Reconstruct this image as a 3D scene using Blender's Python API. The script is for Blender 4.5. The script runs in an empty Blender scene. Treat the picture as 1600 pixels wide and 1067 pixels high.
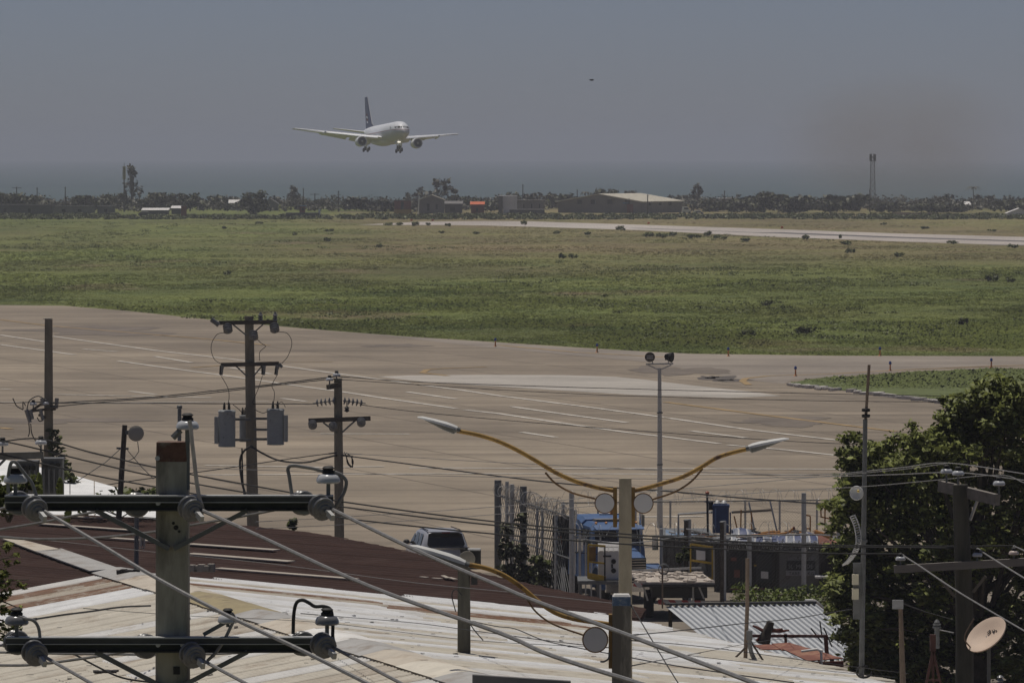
import bpy, bmesh, math, random
import numpy as np
from mathutils import Vector, Matrix
R = math.radians
sc = bpy.context.scene
COL = sc.collection
rng = random.Random(11)

# ------------------------------------------------------------------ camera
FPX = 8889.0      # focal length in photo pixels (200 mm lens on 36 mm, 1600 px wide)
YH = 240.0        # photo row of eye level
CZ = 16.0         # eye height above the apron
cd = bpy.data.cameras.new('camera')
cd.lens = 200; cd.sensor_width = 36; cd.sensor_fit = 'HORIZONTAL'
cd.shift_y = -(533.5 - YH) / 1600.0
cd.clip_start = 1.0; cd.clip_end = 40000
cam = bpy.data.objects.new('camera', cd); COL.objects.link(cam)
cam.location = (0, 0, CZ); cam.rotation_euler = (R(90), 0, 0)
sc.camera = cam

# ------------------------------------------------------------------ sky and sun
SUN_EL, SUN_AZ = 74.0, -28.0          # azimuth from +Y (away from camera), negative = left
w = bpy.data.worlds.new('World'); sc.world = w; w.use_nodes = True
nt = w.node_tree; bg = nt.nodes['Background']
sky = nt.nodes.new('ShaderNodeTexSky'); sky.sky_type = 'NISHITA'
sky.sun_disc = False; sky.sun_elevation = R(SUN_EL); sky.sun_rotation = R(SUN_AZ)
sky.air_density = 0.45; sky.dust_density = 0.5; sky.ozone_density = 3.0; sky.altitude = 0
tint = nt.nodes.new('ShaderNodeMix'); tint.data_type = 'RGBA'; tint.blend_type = 'MULTIPLY'; tint.inputs[0].default_value = 1.0
tint.inputs[7].default_value = (1.10, 1.0, 1.03, 1)
nt.links.new(sky.outputs[0], tint.inputs[6]); nt.links.new(tint.outputs[2], bg.inputs[0]); bg.inputs[1].default_value = 0.060
sd = bpy.data.lights.new('sun', 'SUN'); sd.energy = 4.2; sd.angle = R(0.6); sd.color = (1.0, 0.94, 0.85)
sun = bpy.data.objects.new('sun', sd); COL.objects.link(sun)
_d = Vector((math.sin(R(SUN_AZ)) * math.cos(R(SUN_EL)), math.cos(R(SUN_AZ)) * math.cos(R(SUN_EL)), math.sin(R(SUN_EL))))
sun.rotation_euler = (-_d).to_track_quat('-Z', 'Y').to_euler(); sun.location = (0, 60, 60)
vs = sc.view_settings
vs.view_transform = 'Standard'; vs.look = 'None'; vs.exposure = -0.6; vs.gamma = 1
sc.cycles.use_denoising = True
sc.cycles.max_bounces = 6; sc.cycles.volume_bounces = 1; sc.cycles.transparent_max_bounces = 8

# ------------------------------------------------------------------ helpers
def V(px, py, d):
    """world point seen at photo pixel (px, py) at distance d"""
    return Vector(((px - 800) * d / FPX, d, CZ - (py - YH) * d / FPX))
def G(px, py, z=0.0):
    """world point on the level z seen at a photo pixel"""
    return V(px, py, (CZ - z) * FPX / (py - YH))
def X3(a): return Vector(a)

class MB:
    def __init__(s): s.v = []; s.f = []
    def add(s, vs_, fs):
        o = len(s.v); s.v.extend([tuple(q) for q in vs_]); s.f.extend([tuple(i + o for i in q) for q in fs]); return s
    def box(s, c, sz, M=None):
        c = Vector(c); a, b, e = sz[0] / 2, sz[1] / 2, sz[2] / 2
        pts = [Vector((x, y, z)) for x in (-a, a) for y in (-b, b) for z in (-e, e)]
        if M is not None: pts = [M @ q for q in pts]
        return s.add([c + q for q in pts], [(0, 1, 3, 2), (4, 6, 7, 5), (0, 4, 5, 1), (2, 3, 7, 6), (0, 2, 6, 4), (1, 5, 7, 3)])
    def beam(s, p0, p1, wd, ht, up=(0, 0, 1)):
        p0, p1 = Vector(p0), Vector(p1); d = (p1 - p0).normalized(); up = Vector(up)
        if abs(d.dot(up)) > .98: up = Vector((0, 1, 0))
        r = d.cross(up).normalized(); u = r.cross(d).normalized(); r *= wd / 2; u *= ht / 2
        pts = [p0 - r - u, p0 + r - u, p0 + r + u, p0 - r + u, p1 - r - u, p1 + r - u, p1 + r + u, p1 - r + u]
        return s.add(pts, [(0, 1, 2, 3), (7, 6, 5, 4), (0, 4, 5, 1), (1, 5, 6, 2), (2, 6, 7, 3), (3, 7, 4, 0)])
    def tube(s, pts, r, n=6, caps=True):
        pts = [Vector(q) for q in pts]; m = len(pts)
        rs = list(r) if hasattr(r, '__len__') else [r] * m
        t0 = (pts[1] - pts[0]).normalized()
        u = t0.cross(Vector((0, 0, 1)))
        if u.length < .05: u = t0.cross(Vector((1, 0, 0)))
        u.normalize(); vv = []
        for i in range(m):
            t = (pts[min(i + 1, m - 1)] - pts[max(i - 1, 0)]).normalized()
            u = (u - t * u.dot(t)).normalized(); b = t.cross(u)
            for k in range(n):
                a = 2 * math.pi * k / n
                vv.append(pts[i] + (u * math.cos(a) + b * math.sin(a)) * rs[i])
        ff = [(i * n + k, i * n + (k + 1) % n, (i + 1) * n + (k + 1) % n, (i + 1) * n + k) for i in range(m - 1) for k in range(n)]
        if caps: ff += [tuple(range(n - 1, -1, -1)), tuple((m - 1) * n + k for k in range(n))]
        return s.add(vv, ff)
    def cyl(s, p0, p1, r0, r1=None, n=12): return s.tube([p0, p1], [r0, r0 if r1 is None else r1], n)
    def lathe(s, prof, p0, axis=(0, 0, 1), n=16):
        """prof: list of (radius, distance along axis)"""
        ax = Vector(axis).normalized(); p0 = Vector(p0)
        u = ax.cross(Vector((0, 0, 1)))
        if u.length < .05: u = ax.cross(Vector((1, 0, 0)))
        u.normalize(); b = ax.cross(u); vv = []
        for (r, t) in prof:
            for k in range(n):
                a = 2 * math.pi * k / n
                vv.append(p0 + ax * t + (u * math.cos(a) + b * math.sin(a)) * max(r, 1e-4))
        m = len(prof)
        ff = [(i * n + k, i * n + (k + 1) % n, (i + 1) * n + (k + 1) % n, (i + 1) * n + k) for i in range(m - 1) for k in range(n)]
        ff += [tuple(range(n - 1, -1, -1)), tuple((m - 1) * n + k for k in range(n))]
        return s.add(vv, ff)
    def prism(s, poly, vec):
        a = [Vector(q) for q in poly]; vec = Vector(vec); n = len(a)
        return s.add(a + [q + vec for q in a], [tuple(range(n)), tuple(range(2 * n - 1, n - 1, -1))] + [(k, k + n, (k + 1) % n + n, (k + 1) % n) for k in range(n)])
    def poly(s, pts): return s.add(pts, [tuple(range(len(pts)))])
    def ball(s, c, r, nu=10, nv=7):
        c = Vector(c); rr = r if hasattr(r, '__len__') else (r, r, r); vv = []; 
        for j in range(nv + 1):
            th = math.pi * j / nv
            for k in range(nu):
                ph = 2 * math.pi * k / nu
                vv.append(c + Vector((rr[0] * math.sin(th) * math.cos(ph), rr[1] * math.sin(th) * math.sin(ph), rr[2] * math.cos(th))))
        return s.add(vv, [(j * nu + k, (j + 1) * nu + k, (j + 1) * nu + (k + 1) % nu, j * nu + (k + 1) % nu) for j in range(nv) for k in range(nu)])
    def xf(s, M):
        s.v = [tuple(M @ Vector(q)) for q in s.v]; return s
    def build(s, name, m, parent=None, smooth=40, fix=True, **tags):
        base = Vector((0, 0, 0)); q = parent
        while q is not None: base += q.location; q = q.parent
        loc = Vector((0, 0, 0))
        if parent is None and s.v:
            a = np.array(s.v); loc = Vector(((a[:, 0].min() + a[:, 0].max()) / 2, (a[:, 1].min() + a[:, 1].max()) / 2, a[:, 2].min()))
            base = loc
        me = bpy.data.meshes.new(name)
        me.from_pydata([(x - base[0], y - base[1], z - base[2]) for x, y, z in s.v], [], s.f)
        me.update()
        if fix:
            bm = bmesh.new(); bm.from_mesh(me); bmesh.ops.recalc_face_normals(bm, faces=bm.faces[:]); bm.to_mesh(me); bm.free()
        if smooth:
            me.polygons.foreach_set('use_smooth', [True] * len(me.polygons)); me.set_sharp_from_angle(angle=R(smooth))
        me.materials.append(m)
        o = bpy.data.objects.new(name, me); COL.objects.link(o); o.location = loc
        if parent is not None: o.parent = parent
        return tag(o, **tags)
def tag(o, label=None, cat=None, group=None, kind=None):
    if label: o['label'] = label
    if cat: o['category'] = cat
    if group: o['group'] = group
    if kind: o['kind'] = kind
    return o
def thing(name, label, cat, loc, group=None):
    o = bpy.data.objects.new(name, None); COL.objects.link(o); o.location = Vector(loc); o.empty_display_size = .3
    return tag(o, label, cat, group)
def copy_tree(o, parent=None):
    c = o.copy(); COL.objects.link(c); c.parent = parent
    for ch in list(o.children): copy_tree(ch, c)
    return c
def spline(pts, k=6):
    """smooth curve through points"""
    p = [Vector(q) for q in pts]; out = []
    p = [p[0] * 2 - p[1]] + p + [p[-1] * 2 - p[-2]]
    for i in range(1, len(p) - 2):
        a, b, c, d = p[i - 1], p[i], p[i + 1], p[i + 2]
        for j in range(k):
            t = j / k
            out.append(.5 * (2 * b + (c - a) * t + (2 * a - 5 * b + 4 * c - d) * t * t + (3 * b - a - 3 * c + d) * t ** 3))
    out.append(p[-2]); return out
def pxs(pts, d0, d1=None):
    """photo pixels -> world points, distance running from d0 to d1 along the list"""
    d1 = d0 if d1 is None else d1; L = [0.0]
    for a, b in zip(pts, pts[1:]): L.append(L[-1] + math.hypot(b[0] - a[0], b[1] - a[1]))
    return [V(p[0], p[1], d0 + (d1 - d0) * l / max(L[-1], 1e-6)) for p, l in zip(pts, L)]

# ------------------------------------------------------------------ materials
def nodes_of(m):
    m.use_nodes = True; return m.node_tree.nodes, m.node_tree.links, m.node_tree.nodes['Principled BSDF']
def ramp(n, stops, interp='LINEAR'):
    r = n.new('ShaderNodeValToRGB'); r.color_ramp.interpolation = interp
    while len(r.color_ramp.elements) < len(stops): r.color_ramp.elements.new(.5)
    for e, (p, c) in zip(r.color_ramp.elements, stops):
        e.position = p; e.color = (c[0], c[1], c[2], 1) if hasattr(c, '__len__') else (c, c, c, 1)
    return r
def noise(n, l, vec, scale, detail=4, rough=.6, mapping=None):
    if mapping:
        mp = n.new('ShaderNodeMapping'); mp.inputs['Scale'].default_value = mapping; l.new(vec, mp.inputs[0]); vec = mp.outputs[0]
    t = n.new('ShaderNodeTexNoise'); t.inputs['Scale'].default_value = scale; t.inputs['Detail'].default_value = detail; t.inputs['Roughness'].default_value = rough
    l.new(vec, t.inputs['Vector']); return t.outputs['Fac']
def mix(n, l, fac, a, b, mode='MIX'):
    x = n.new('ShaderNodeMix'); x.data_type = 'RGBA'; x.blend_type = mode
    for key, val in (('Factor', fac), ('A', a), ('B', b)):
        s = [i for i in x.inputs if i.name == key and (i.type == 'RGBA' or key == 'Factor')][0]
        if hasattr(val, 'links'): l.new(val, s)
        elif hasattr(val, '__len__'): s.default_value = (val[0], val[1], val[2], 1)
        else: s.default_value = val
    return [o for o in x.outputs if o.type == 'RGBA'][0]
def mat(name, col, rough=.7, metal=0.0, var=.25, scale=3.0, stretch=None, bump=.0, dirt=None, dirt_amt=.5, dirt_scale=1.5, emit=None, spec=.4):
    m = bpy.data.materials.new(name); n, l, b = nodes_of(m)
    g = n.new('ShaderNodeNewGeometry').outputs['Position']
    f = noise(n, l, g, scale, 5, .65, stretch)
    lo = [c * (1 - var) for c in col]; hi = [min(1, c * (1 + var)) for c in col]
    r = ramp(n, [(.3, lo), (.7, hi)]); l.new(f, r.inputs[0]); c = r.outputs[0]
    if dirt:
        f2 = noise(n, l, g, dirt_scale, 6, .7, stretch)
        r2 = ramp(n, [(.62 - .3 * dirt_amt, 0), (.72 - .22 * dirt_amt, 1)]); l.new(f2, r2.inputs[0])
        c = mix(n, l, r2.outputs[0], c, dirt)
    l.new(c, b.inputs['Base Color'])
    b.inputs['Roughness'].default_value = rough; b.inputs['Metallic'].default_value = metal; b.inputs['Specular IOR Level'].default_value = spec
    if bump:
        bp = n.new('ShaderNodeBump'); bp.inputs['Strength'].default_value = bump; bp.inputs['Distance'].default_value = .02
        l.new(f, bp.inputs['Height']); l.new(bp.outputs[0], b.inputs['Normal'])
    if emit:
        b.inputs['Emission Color'].default_value = (*emit[0], 1); b.inputs['Emission Strength'].default_value = emit[1]
    return m
# ================================================================== ground, sea, apron, runway
def sheet(name, pts, z, m, **tags):
    b = MB(); b.poly([(p[0], p[1], z) for p in pts]); return b.build(name, m, smooth=0, **tags)

# --- field material shared by the ground and by the grass standing on it
def field_colour(n, l):
    g = n.new('ShaderNodeNewGeometry').outputs['Position']
    big = noise(n, l, g, .011, 3, .55, (1, .45, 1)); mid = noise(n, l, g, .05, 4, .6, (1, .6, 1)); fine = noise(n, l, g, .6, 4, .7)
    r1 = ramp(n, [(.3, (.086, .112, .030)), (.5, (.150, .172, .046)), (.7, (.098, .128, .036))]); l.new(mid, r1.inputs[0])
    sx = n.new('ShaderNodeSeparateXYZ'); l.new(g, sx.inputs[0])
    far = n.new('ShaderNodeMapRange'); far.inputs[1].default_value = 660; far.inputs[2].default_value = 960; l.new(sx.outputs[1], far.inputs[0])
    lft = n.new('ShaderNodeMapRange'); lft.inputs[1].default_value = -52; lft.inputs[2].default_value = -22; lft.inputs[3].default_value = .25; l.new(sx.outputs[0], lft.inputs[0])
    fm = n.new('ShaderNodeMath'); fm.operation = 'MULTIPLY'; l.new(far.outputs[0], fm.inputs[0]); l.new(lft.outputs[0], fm.inputs[1])
    # drier, yellower grass towards the runway
    wob = n.new('ShaderNodeMath'); wob.operation = 'MULTIPLY_ADD'; l.new(big, wob.inputs[0]); wob.inputs[1].default_value = 1.7; wob.inputs[2].default_value = -.95
    ad = n.new('ShaderNodeMath'); ad.operation = 'ADD'; ad.use_clamp = True; l.new(wob.outputs[0], ad.inputs[0]); l.new(fm.outputs[0], ad.inputs[1])
    ad2 = n.new('ShaderNodeMath'); ad2.operation = 'MULTIPLY'; ad2.use_clamp = True; l.new(ad.outputs[0], ad2.inputs[0]); ad2.inputs[1].default_value = .95
    rd = ramp(n, [(.35, (.195, .180, .070)), (.55, (.215, .165, .092)), (.7, (.170, .172, .062))]); l.new(mid, rd.inputs[0])
    c = mix(n, l, ad2.outputs[0], r1.outputs[0], rd.outputs[0])
    pt = noise(n, l, g, .022, 4, .62, (1, .5, 1)); rpt = ramp(n, [(.36, .74), (.5, 1.0), (.64, 1.22)]); l.new(pt, rpt.inputs[0]); c = mix(n, l, 1.0, c, rpt.outputs[0], 'MULTIPLY')
    so = noise(n, l, g, .030, 4, .6, (1, .4, 1)); rso = ramp(n, [(.60, 0), (.70, .75)]); l.new(so, rso.inputs[0]); c = mix(n, l, rso.outputs[0], c, (.20, .150, .092))
    rf = ramp(n, [(.25, .78), (.75, 1.22)]); l.new(fine, rf.inputs[0])
    return mix(n, l, 1.0, c, rf.outputs[0], 'MULTIPLY')
def field_mat(name, blades=False):
    m = bpy.data.materials.new(name); n, l, b = nodes_of(m)
    l.new(field_colour(n, l), b.inputs['Base Color']); b.inputs['Roughness'].default_value = .9; b.inputs['Specular IOR Level'].default_value = .15
    if blades:
        tr = n.new('ShaderNodeBsdfTranslucent'); l.new(b.inputs['Base Color'].links[0].from_socket, tr.inputs[0]); ms = n.new('ShaderNodeMixShader'); ms.inputs[0].default_value = .35
        l.new(b.outputs[0], ms.inputs[1]); l.new(tr.outputs[0], ms.inputs[2]); l.new(ms.outputs[0], n['Material Output'].inputs[0])
    return m
M_field = field_mat('field_soil_and_grass'); M_grass = field_mat('field_grass_blades', True)

b = MB(); b.poly([(-2500, -300, 0), (2500, -300, 0), (2500, 1790, 0), (-2500, 1790, 0)])
b.build('ground', M_field, smooth=0, kind='structure', label='flat grassy airfield plain running out to the coast')

# sea
m = bpy.data.materials.new('sea_water'); n, l, bs = nodes_of(m)
g = n.new('ShaderNodeNewGeometry').outputs['Position']
f = noise(n, l, g, .0022, 3, .5, (.35, 1, 1)); r = ramp(n, [(.3, (.050, .085, .095)), (.7, (.068, .108, .112))]); l.new(f, r.inputs[0])
l.new(r.outputs[0], bs.inputs['Base Color']); bs.inputs['Roughness'].default_value = .55; bs.inputs['Specular IOR Level'].default_value = .12
f2 = noise(n, l, g, .12, 4, .6); bp = n.new('ShaderNodeBump'); bp.inputs['Strength'].default_value = .6; bp.inputs['Distance'].default_value = 1.0; l.new(f2, bp.inputs['Height']); l.new(bp.outputs[0], bs.inputs['Normal'])
b = MB(); b.poly([(-7000, 1790, -6), (7000, 1790, -6), (7000, 15500, -6), (-7000, 15500, -6)]); b.build('sea', m, smooth=0, kind='structure', label='grey blue sea beyond the coast up to the horizon')
b = MB(); b.poly([(-2500, 1790, 0), (2500, 1790, 0), (2500, 1830, -6.2), (-2500, 1830, -6.2)]); b.build('beach', M_field, smooth=0, kind='structure', label='low shore bank dropping to the sea')

# --- apron concrete
def concrete(name, c0, c1, c2, warm, stain=1.0):
    m = bpy.data.materials.new(name); n, l, bs = nodes_of(m)
    g = n.new('ShaderNodeNewGeometry').outputs['Position']
    big = noise(n, l, g, .018, 5, .6, (1, .35, 1)); mid = noise(n, l, g, .12, 5, .65, (.5, .6, 1)); fine = noise(n, l, g, 1.4, 4, .7)
    r = ramp(n, [(.33, c0), (.5, c1), (.66, c2)]); l.new(big, r.inputs[0]); c = r.outputs[0]
    rm = ramp(n, [(.3, .76), (.7, 1.2)]); l.new(mid, rm.inputs[0]); c = mix(n, l, 1.0, c, rm.outputs[0], 'MULTIPLY')
    # tyre tracks: long thin streaks along the apron
    st = noise(n, l, g, .5, 3, .5, (.035, .75, 1)); rs = ramp(n, [(.52, 0), (.68, .48 * stain)]); l.new(st, rs.inputs[0]); c = mix(n, l, rs.outputs[0], c, [q * .58 for q in c0])
    sp = noise(n, l, g, .07, 4, .75, (.6, .3, 1)); rp = ramp(n, [(.62, 0), (.74, .5 * stain)]); l.new(sp, rp.inputs[0]); c = mix(n, l, rp.outputs[0], c, warm)
    st2 = noise(n, l, g, .35, 4, .6, (.06, .5, 1)); rs2 = ramp(n, [(.5, .93), (.56, 1.0), (.62, 1.12)]); l.new(st2, rs2.inputs[0]); c = mix(n, l, 1.0, c, rs2.outputs[0], 'MULTIPLY')
    rf = ramp(n, [(.25, .88), (.75, 1.1)]); l.new(fine, rf.inputs[0]); c = mix(n, l, 1.0, c, rf.outputs[0], 'MULTIPLY')
    l.new(c, bs.inputs['Base Color']); bs.inputs['Roughness'].default_value = .85; bs.inputs['Specular IOR Level'].default_value = .25
    return m
M_apron = concrete('apron_concrete', (.205, .170, .130), (.285, .235, .178), (.370, .308, .230), (.33, .255, .17))
M_pale = concrete('pale_new_concrete', (.37, .34, .30), (.44, .405, .36), (.49, .45, .395), (.44, .39, .33), .3)
M_runway = concrete('runway_concrete', (.44, .39, .35), (.50, .45, .41), (.55, .50, .45), (.42, .37, .33), .35)
edge = [(-30, 476), (0, 477), (100, 478), (200, 486), (330, 500), (480, 514), (620, 525), (700, 530), (900, 543), (1000, 549), (1080, 553), (1300, 556), (1640, 557), (1900, 559)]
ap = [G(x, y) for x, y in edge]
ap = [Vector((-160, ap[0].y + 8, 0))] + ap + [Vector((160, ap[-1].y - 4, 0)), Vector((160, 216, 0)), Vector((-160, 216, 0))]
sheet('apron', ap, .02, M_apron, kind='structure', label='wide weathered concrete apron with painted lines')
# new pale concrete patch
pp = [(590, 589), (640, 587), (760, 586), (880, 586.5), (960, 589), (1010, 594), (1060, 600), (1120, 607), (1180, 613), (1220, 619), (1140, 622), (1000, 618), (900, 612), (820, 607), (740, 602), (660, 597)]
sheet('concrete_patch', [G(x, y) for x, y in pp], .03, M_pale, kind='structure', label='pale newer concrete patch across the middle of the apron')
# taxiway surface joining the apron at right (paler)
tp = [(560, 521), (700, 531), (900, 544), (1080, 553.5), (1300, 556.5), (1700, 557.5), (1700, 574), (1560, 571), (1440, 577), (1380, 583), (1240, 594), (1225, 600), (1160, 594), (1110, 584), (1010, 566), (900, 556), (760, 543)]
M_taxi = concrete('taxiway_concrete', (.235, .198, .16), (.285, .245, .205), (.33, .285, .235), (.30, .24, .18), .5)
sheet('taxiway', [G(x, y) for x, y in tp], .03, M_taxi, kind='structure', label='paler taxiway band between the field and the grass island')

# --- painted lines
M_white = mat('line_paint_white', (.54, .50, .44), .85, var=.35, scale=.9)
M_yellow = mat('line_paint_yellow', (.33, .225, .105), .85, var=.35, scale=.5)
def marking(pts, wd, m, what, z=.045):
    w_ = [G(x, y) for x, y in pts]; b = MB(); L, Rr = [], []
    for i, p in enumerate(w_):
        t = (w_[min(i + 1, len(w_) - 1)] - w_[max(i - 1, 0)]); t.z = 0; t.normalize(); nrm = Vector((-t.y, t.x, 0)) * wd / 2
        L.append((p.x + nrm.x, p.y + nrm.y, z)); Rr.append((p.x - nrm.x, p.y - nrm.y, z))
    k = len(w_); b.add(L + Rr, [(i, i + 1, k + i + 1, k + i) for i in range(k - 1)])
    return b.build('painted_line', m, smooth=0, kind='structure', label=what)
WL = [[(82, 526), (245, 548.5), (380, 564), (444, 573), (553, 588), (640, 599.5)], [(652, 601.5), (719, 610), (780, 619), (921, 637), (1039, 653)],
      [(1045, 654), (1169, 672), (1337, 692)], [(0, 539), (67, 548), (117, 555)], [(185, 564.6), (236, 572), (385, 592), (446, 601), (536, 613), (601, 623), (713, 639)],
      [(725, 641), (780, 647), (893, 664), (977, 676), (1033, 682.5), (1124, 694)], [(1138, 696), (1230, 704), (1315, 713)], [(242, 557.5), (299, 567)], [(359, 575), (424, 585)],
      [(636, 613), (713, 624)], [(799, 636), (890, 649), (979, 661)], [(1079, 674), (1166, 685)], [(0, 524), (70, 534.5)], [(440, 623), (478, 628)], [(203, 612), (243, 617)],
      [(815, 676), (868, 684)], [(130, 546), (182, 550)]]
for q in WL: marking(q, .42, M_white, 'thin white parking line painted on the apron')
for q in [[(320, 743), (520, 742), (720, 741), (1000, 741.5), (1281, 743)], [(500, 678.5), (640, 679)], [(640, 732), (800, 732.5), (1000, 733), (1315, 734)], [(0, 629), (200, 630), (420, 628)],
          [(880, 808), (1000, 808.5), (1100, 808)], [(0, 608.5), (16, 609)], [(90, 617), (330, 622)], [(320, 728), (500, 731), (600, 730)]]:
    marking(q, .55, M_white, 'faded white stand line running across the apron')
for q in [[(0, 500), (80, 510), (200, 520), (330, 531), (420, 540)], [(700, 588), (660, 583), (668, 578), (700, 576), (760, 574)], [(1040, 629), (1200, 650), (1400, 675)],
          [(1170, 602), (1160, 596), (1165, 592), (1200, 588), (1300, 585), (1420, 578), (1600, 571)], [(0, 669), (18, 671)], [(780, 540), (900, 551), (1040, 559)], [(300, 575), (420, 566), (520, 566)]]:
    marking(q, .5, M_yellow, 'faded yellow guide line painted on the apron')
# oil stains
M_stain = mat('dark_stain', (.10, .085, .072), .8, var=.4, scale=.6)
M_stain2 = mat('grey_stain', (.165, .136, .108), .85, var=.3, scale=.3)
def blot(c, sx, sy, m, z=.036, seed=0, what='dark stain on the apron'):
    r_ = random.Random(seed); p = G(*c); b = MB(); k = 26; pts = []
    ph = [r_.uniform(0, 6.28) for _ in range(4)]
    for i in range(k):
        a = 2 * math.pi * i / k; q = 1 + .25 * math.sin(2 * a + ph[0]) + .2 * math.sin(3 * a + ph[1]) + .18 * math.sin(5 * a + ph[2]) + .12 * math.sin(9 * a + ph[3])
        pts.append((p.x + sx * q * math.cos(a), p.y + sy * q * math.sin(a), z))
    b.poly(pts); return b.build('ground_stain', m, smooth=0, kind='structure', label=what)
blot((1124, 592), 1.1, 5, M_stain, seed=1); blot((1145, 595), 1.2, 2, M_stain, seed=2); blot((620, 540.5), 2.1, 4, M_stain2, seed=3); blot((1110, 590), .5, 3, M_stain, seed=8)
blot((75, 658), 4.5, 4, M_stain2, seed=4); blot((150, 517), 7, 12, M_stain2, seed=5); blot((1225, 659), 3.0, 5, M_stain2, seed=6); blot((1060, 580), 3, 9, M_stain2, seed=7)

# --- runway
ru = [(560, 351.5), (660, 346.5), (760, 345.6), (830, 346.2), (1000, 351.5), (1200, 358), (1400, 365), (1600, 370.5), (1800, 376), (1800, 392), (1600, 384), (1400, 377.5), (1200, 370), (1000, 360), (830, 354.5), (760, 352.6), (700, 352)]
sheet('runway', [G(x, y) for x, y in ru], .02, M_runway, kind='structure', label='pale concrete runway crossing the far side of the field')
M_rubber = mat('tyre_rubber_marks', (.105, .098, .095), .8, var=.3, scale=.08)
for q, wd in (([(990, 356.6), (1200, 364.5)], 2.2), ([(1200, 363.5), (1400, 371.2), (1600, 377.2), (1800, 383)], 6.5)):
    marking(q, wd, M_rubber, 'dark tyre rubber marks along the runway', .03)
marking([(1545, 383), (1600, 383.3), (1800, 391)], 4, M_rubber, 'dark shoulder along the runway edge', .03)

# --- haze: one even volume round everything, sky outside
m = bpy.data.materials.new('haze_air'); m.use_nodes = True; n = m.node_tree.nodes; n.clear()
o_ = n.new('ShaderNodeOutputMaterial'); pv = n.new('ShaderNodeVolumePrincipled')
pv.inputs['Color'].default_value = (.63, .655, .765, 1); pv.inputs['Density'].default_value = 1.8e-4; pv.inputs['Anisotropy'].default_value = 0.0
m.node_tree.links.new(pv.outputs[0], o_.inputs['Volume'])
b = MB(); b.box((0, 7750, 26), (15000, 16400, 70)); hz = b.build('haze', m, smooth=0, kind='stuff', label='thin grey sea haze over the whole plain')
# ================================================================== vegetation helpers
def leaf_mat(name, dark, light, sat_var=.2, scale=1.2, trans=.25):
    m = bpy.data.materials.new(name); n, l, b = nodes_of(m)
    g = n.new('ShaderNodeNewGeometry'); f = noise(n, l, g.outputs['Position'], scale, 3, .6)
    ri = n.new('ShaderNodeMath'); ri.operation = 'MULTIPLY_ADD'; l.new(g.outputs['Random Per Island'], ri.inputs[0]); ri.inputs[1].default_value = .5; l.new(f, ri.inputs[2])
    r = ramp(n, [(.35, dark), (1.0, light)]); l.new(ri.outputs[0], r.inputs[0])
    l.new(r.outputs[0], b.inputs['Base Color']); b.inputs['Roughness'].default_value = .55; b.inputs['Specular IOR Level'].default_value = .3
    tr = n.new('ShaderNodeBsdfTranslucent'); l.new(r.outputs[0], tr.inputs[0]); ms = n.new('ShaderNodeMixShader'); ms.inputs[0].default_value = trans
    out = n['Material Output']; l.new(b.outputs[0], ms.inputs[1]); l.new(tr.outputs[0], ms.inputs[2]); l.new(ms.outputs[0], out.inputs[0])
    return m
M_far_leaf = leaf_mat('far_foliage', (.042, .048, .024), (.095, .10, .046), scale=.4, trans=.1)
M_far_leaf2 = leaf_mat('far_foliage_greyer', (.06, .06, .045), (.105, .10, .07), scale=.4, trans=.1)
M_far_green = leaf_mat('scrub_green', (.050, .064, .020), (.105, .122, .038), scale=.3, trans=.15)
M_shrub = leaf_mat('shrub_leaf', (.090, .108, .036), (.160, .186, .060), scale=.5, trans=.4)
M_bark = mat('bark', (.075, .062, .048), .9, var=.35, scale=4, bump=.4)
M_bark_far = mat('grey_bark', (.085, .078, .068), .9, var=.2, scale=1)
def np_mesh(name, verts, faces_n, m, parent=None, normals=None, kind=None, loc=(0, 0, 0), **tags):
    """verts (N,3) grouped faces_n per face"""
    verts = np.asarray(verts, dtype=np.float32) - np.asarray(loc, dtype=np.float32); N = len(verts); F = N // faces_n
    me = bpy.data.meshes.new(name); me.vertices.add(N); me.vertices.foreach_set('co', verts.ravel())
    me.loops.add(N); me.loops.foreach_set('vertex_index', np.arange(N, dtype=np.int32))
    me.polygons.add(F); me.polygons.foreach_set('loop_start', np.arange(0, N, faces_n, dtype=np.int32)); me.polygons.foreach_set('loop_total', np.full(F, faces_n, dtype=np.int32))
    me.update(calc_edges=True); me.validate()
    if normals is not None:
        me.polygons.foreach_set('use_smooth', [True] * F); nn = np.asarray(normals, dtype=np.float32); nn /= np.linalg.norm(nn, axis=1, keepdims=True); me.normals_split_custom_set_from_vertices(nn.tolist())
    me.materials.append(m); o = bpy.data.objects.new(name, me); COL.objects.link(o)
    if parent is None: o.location = loc
    else: o.parent = parent
    return tag(o, kind=kind, **tags)
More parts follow.
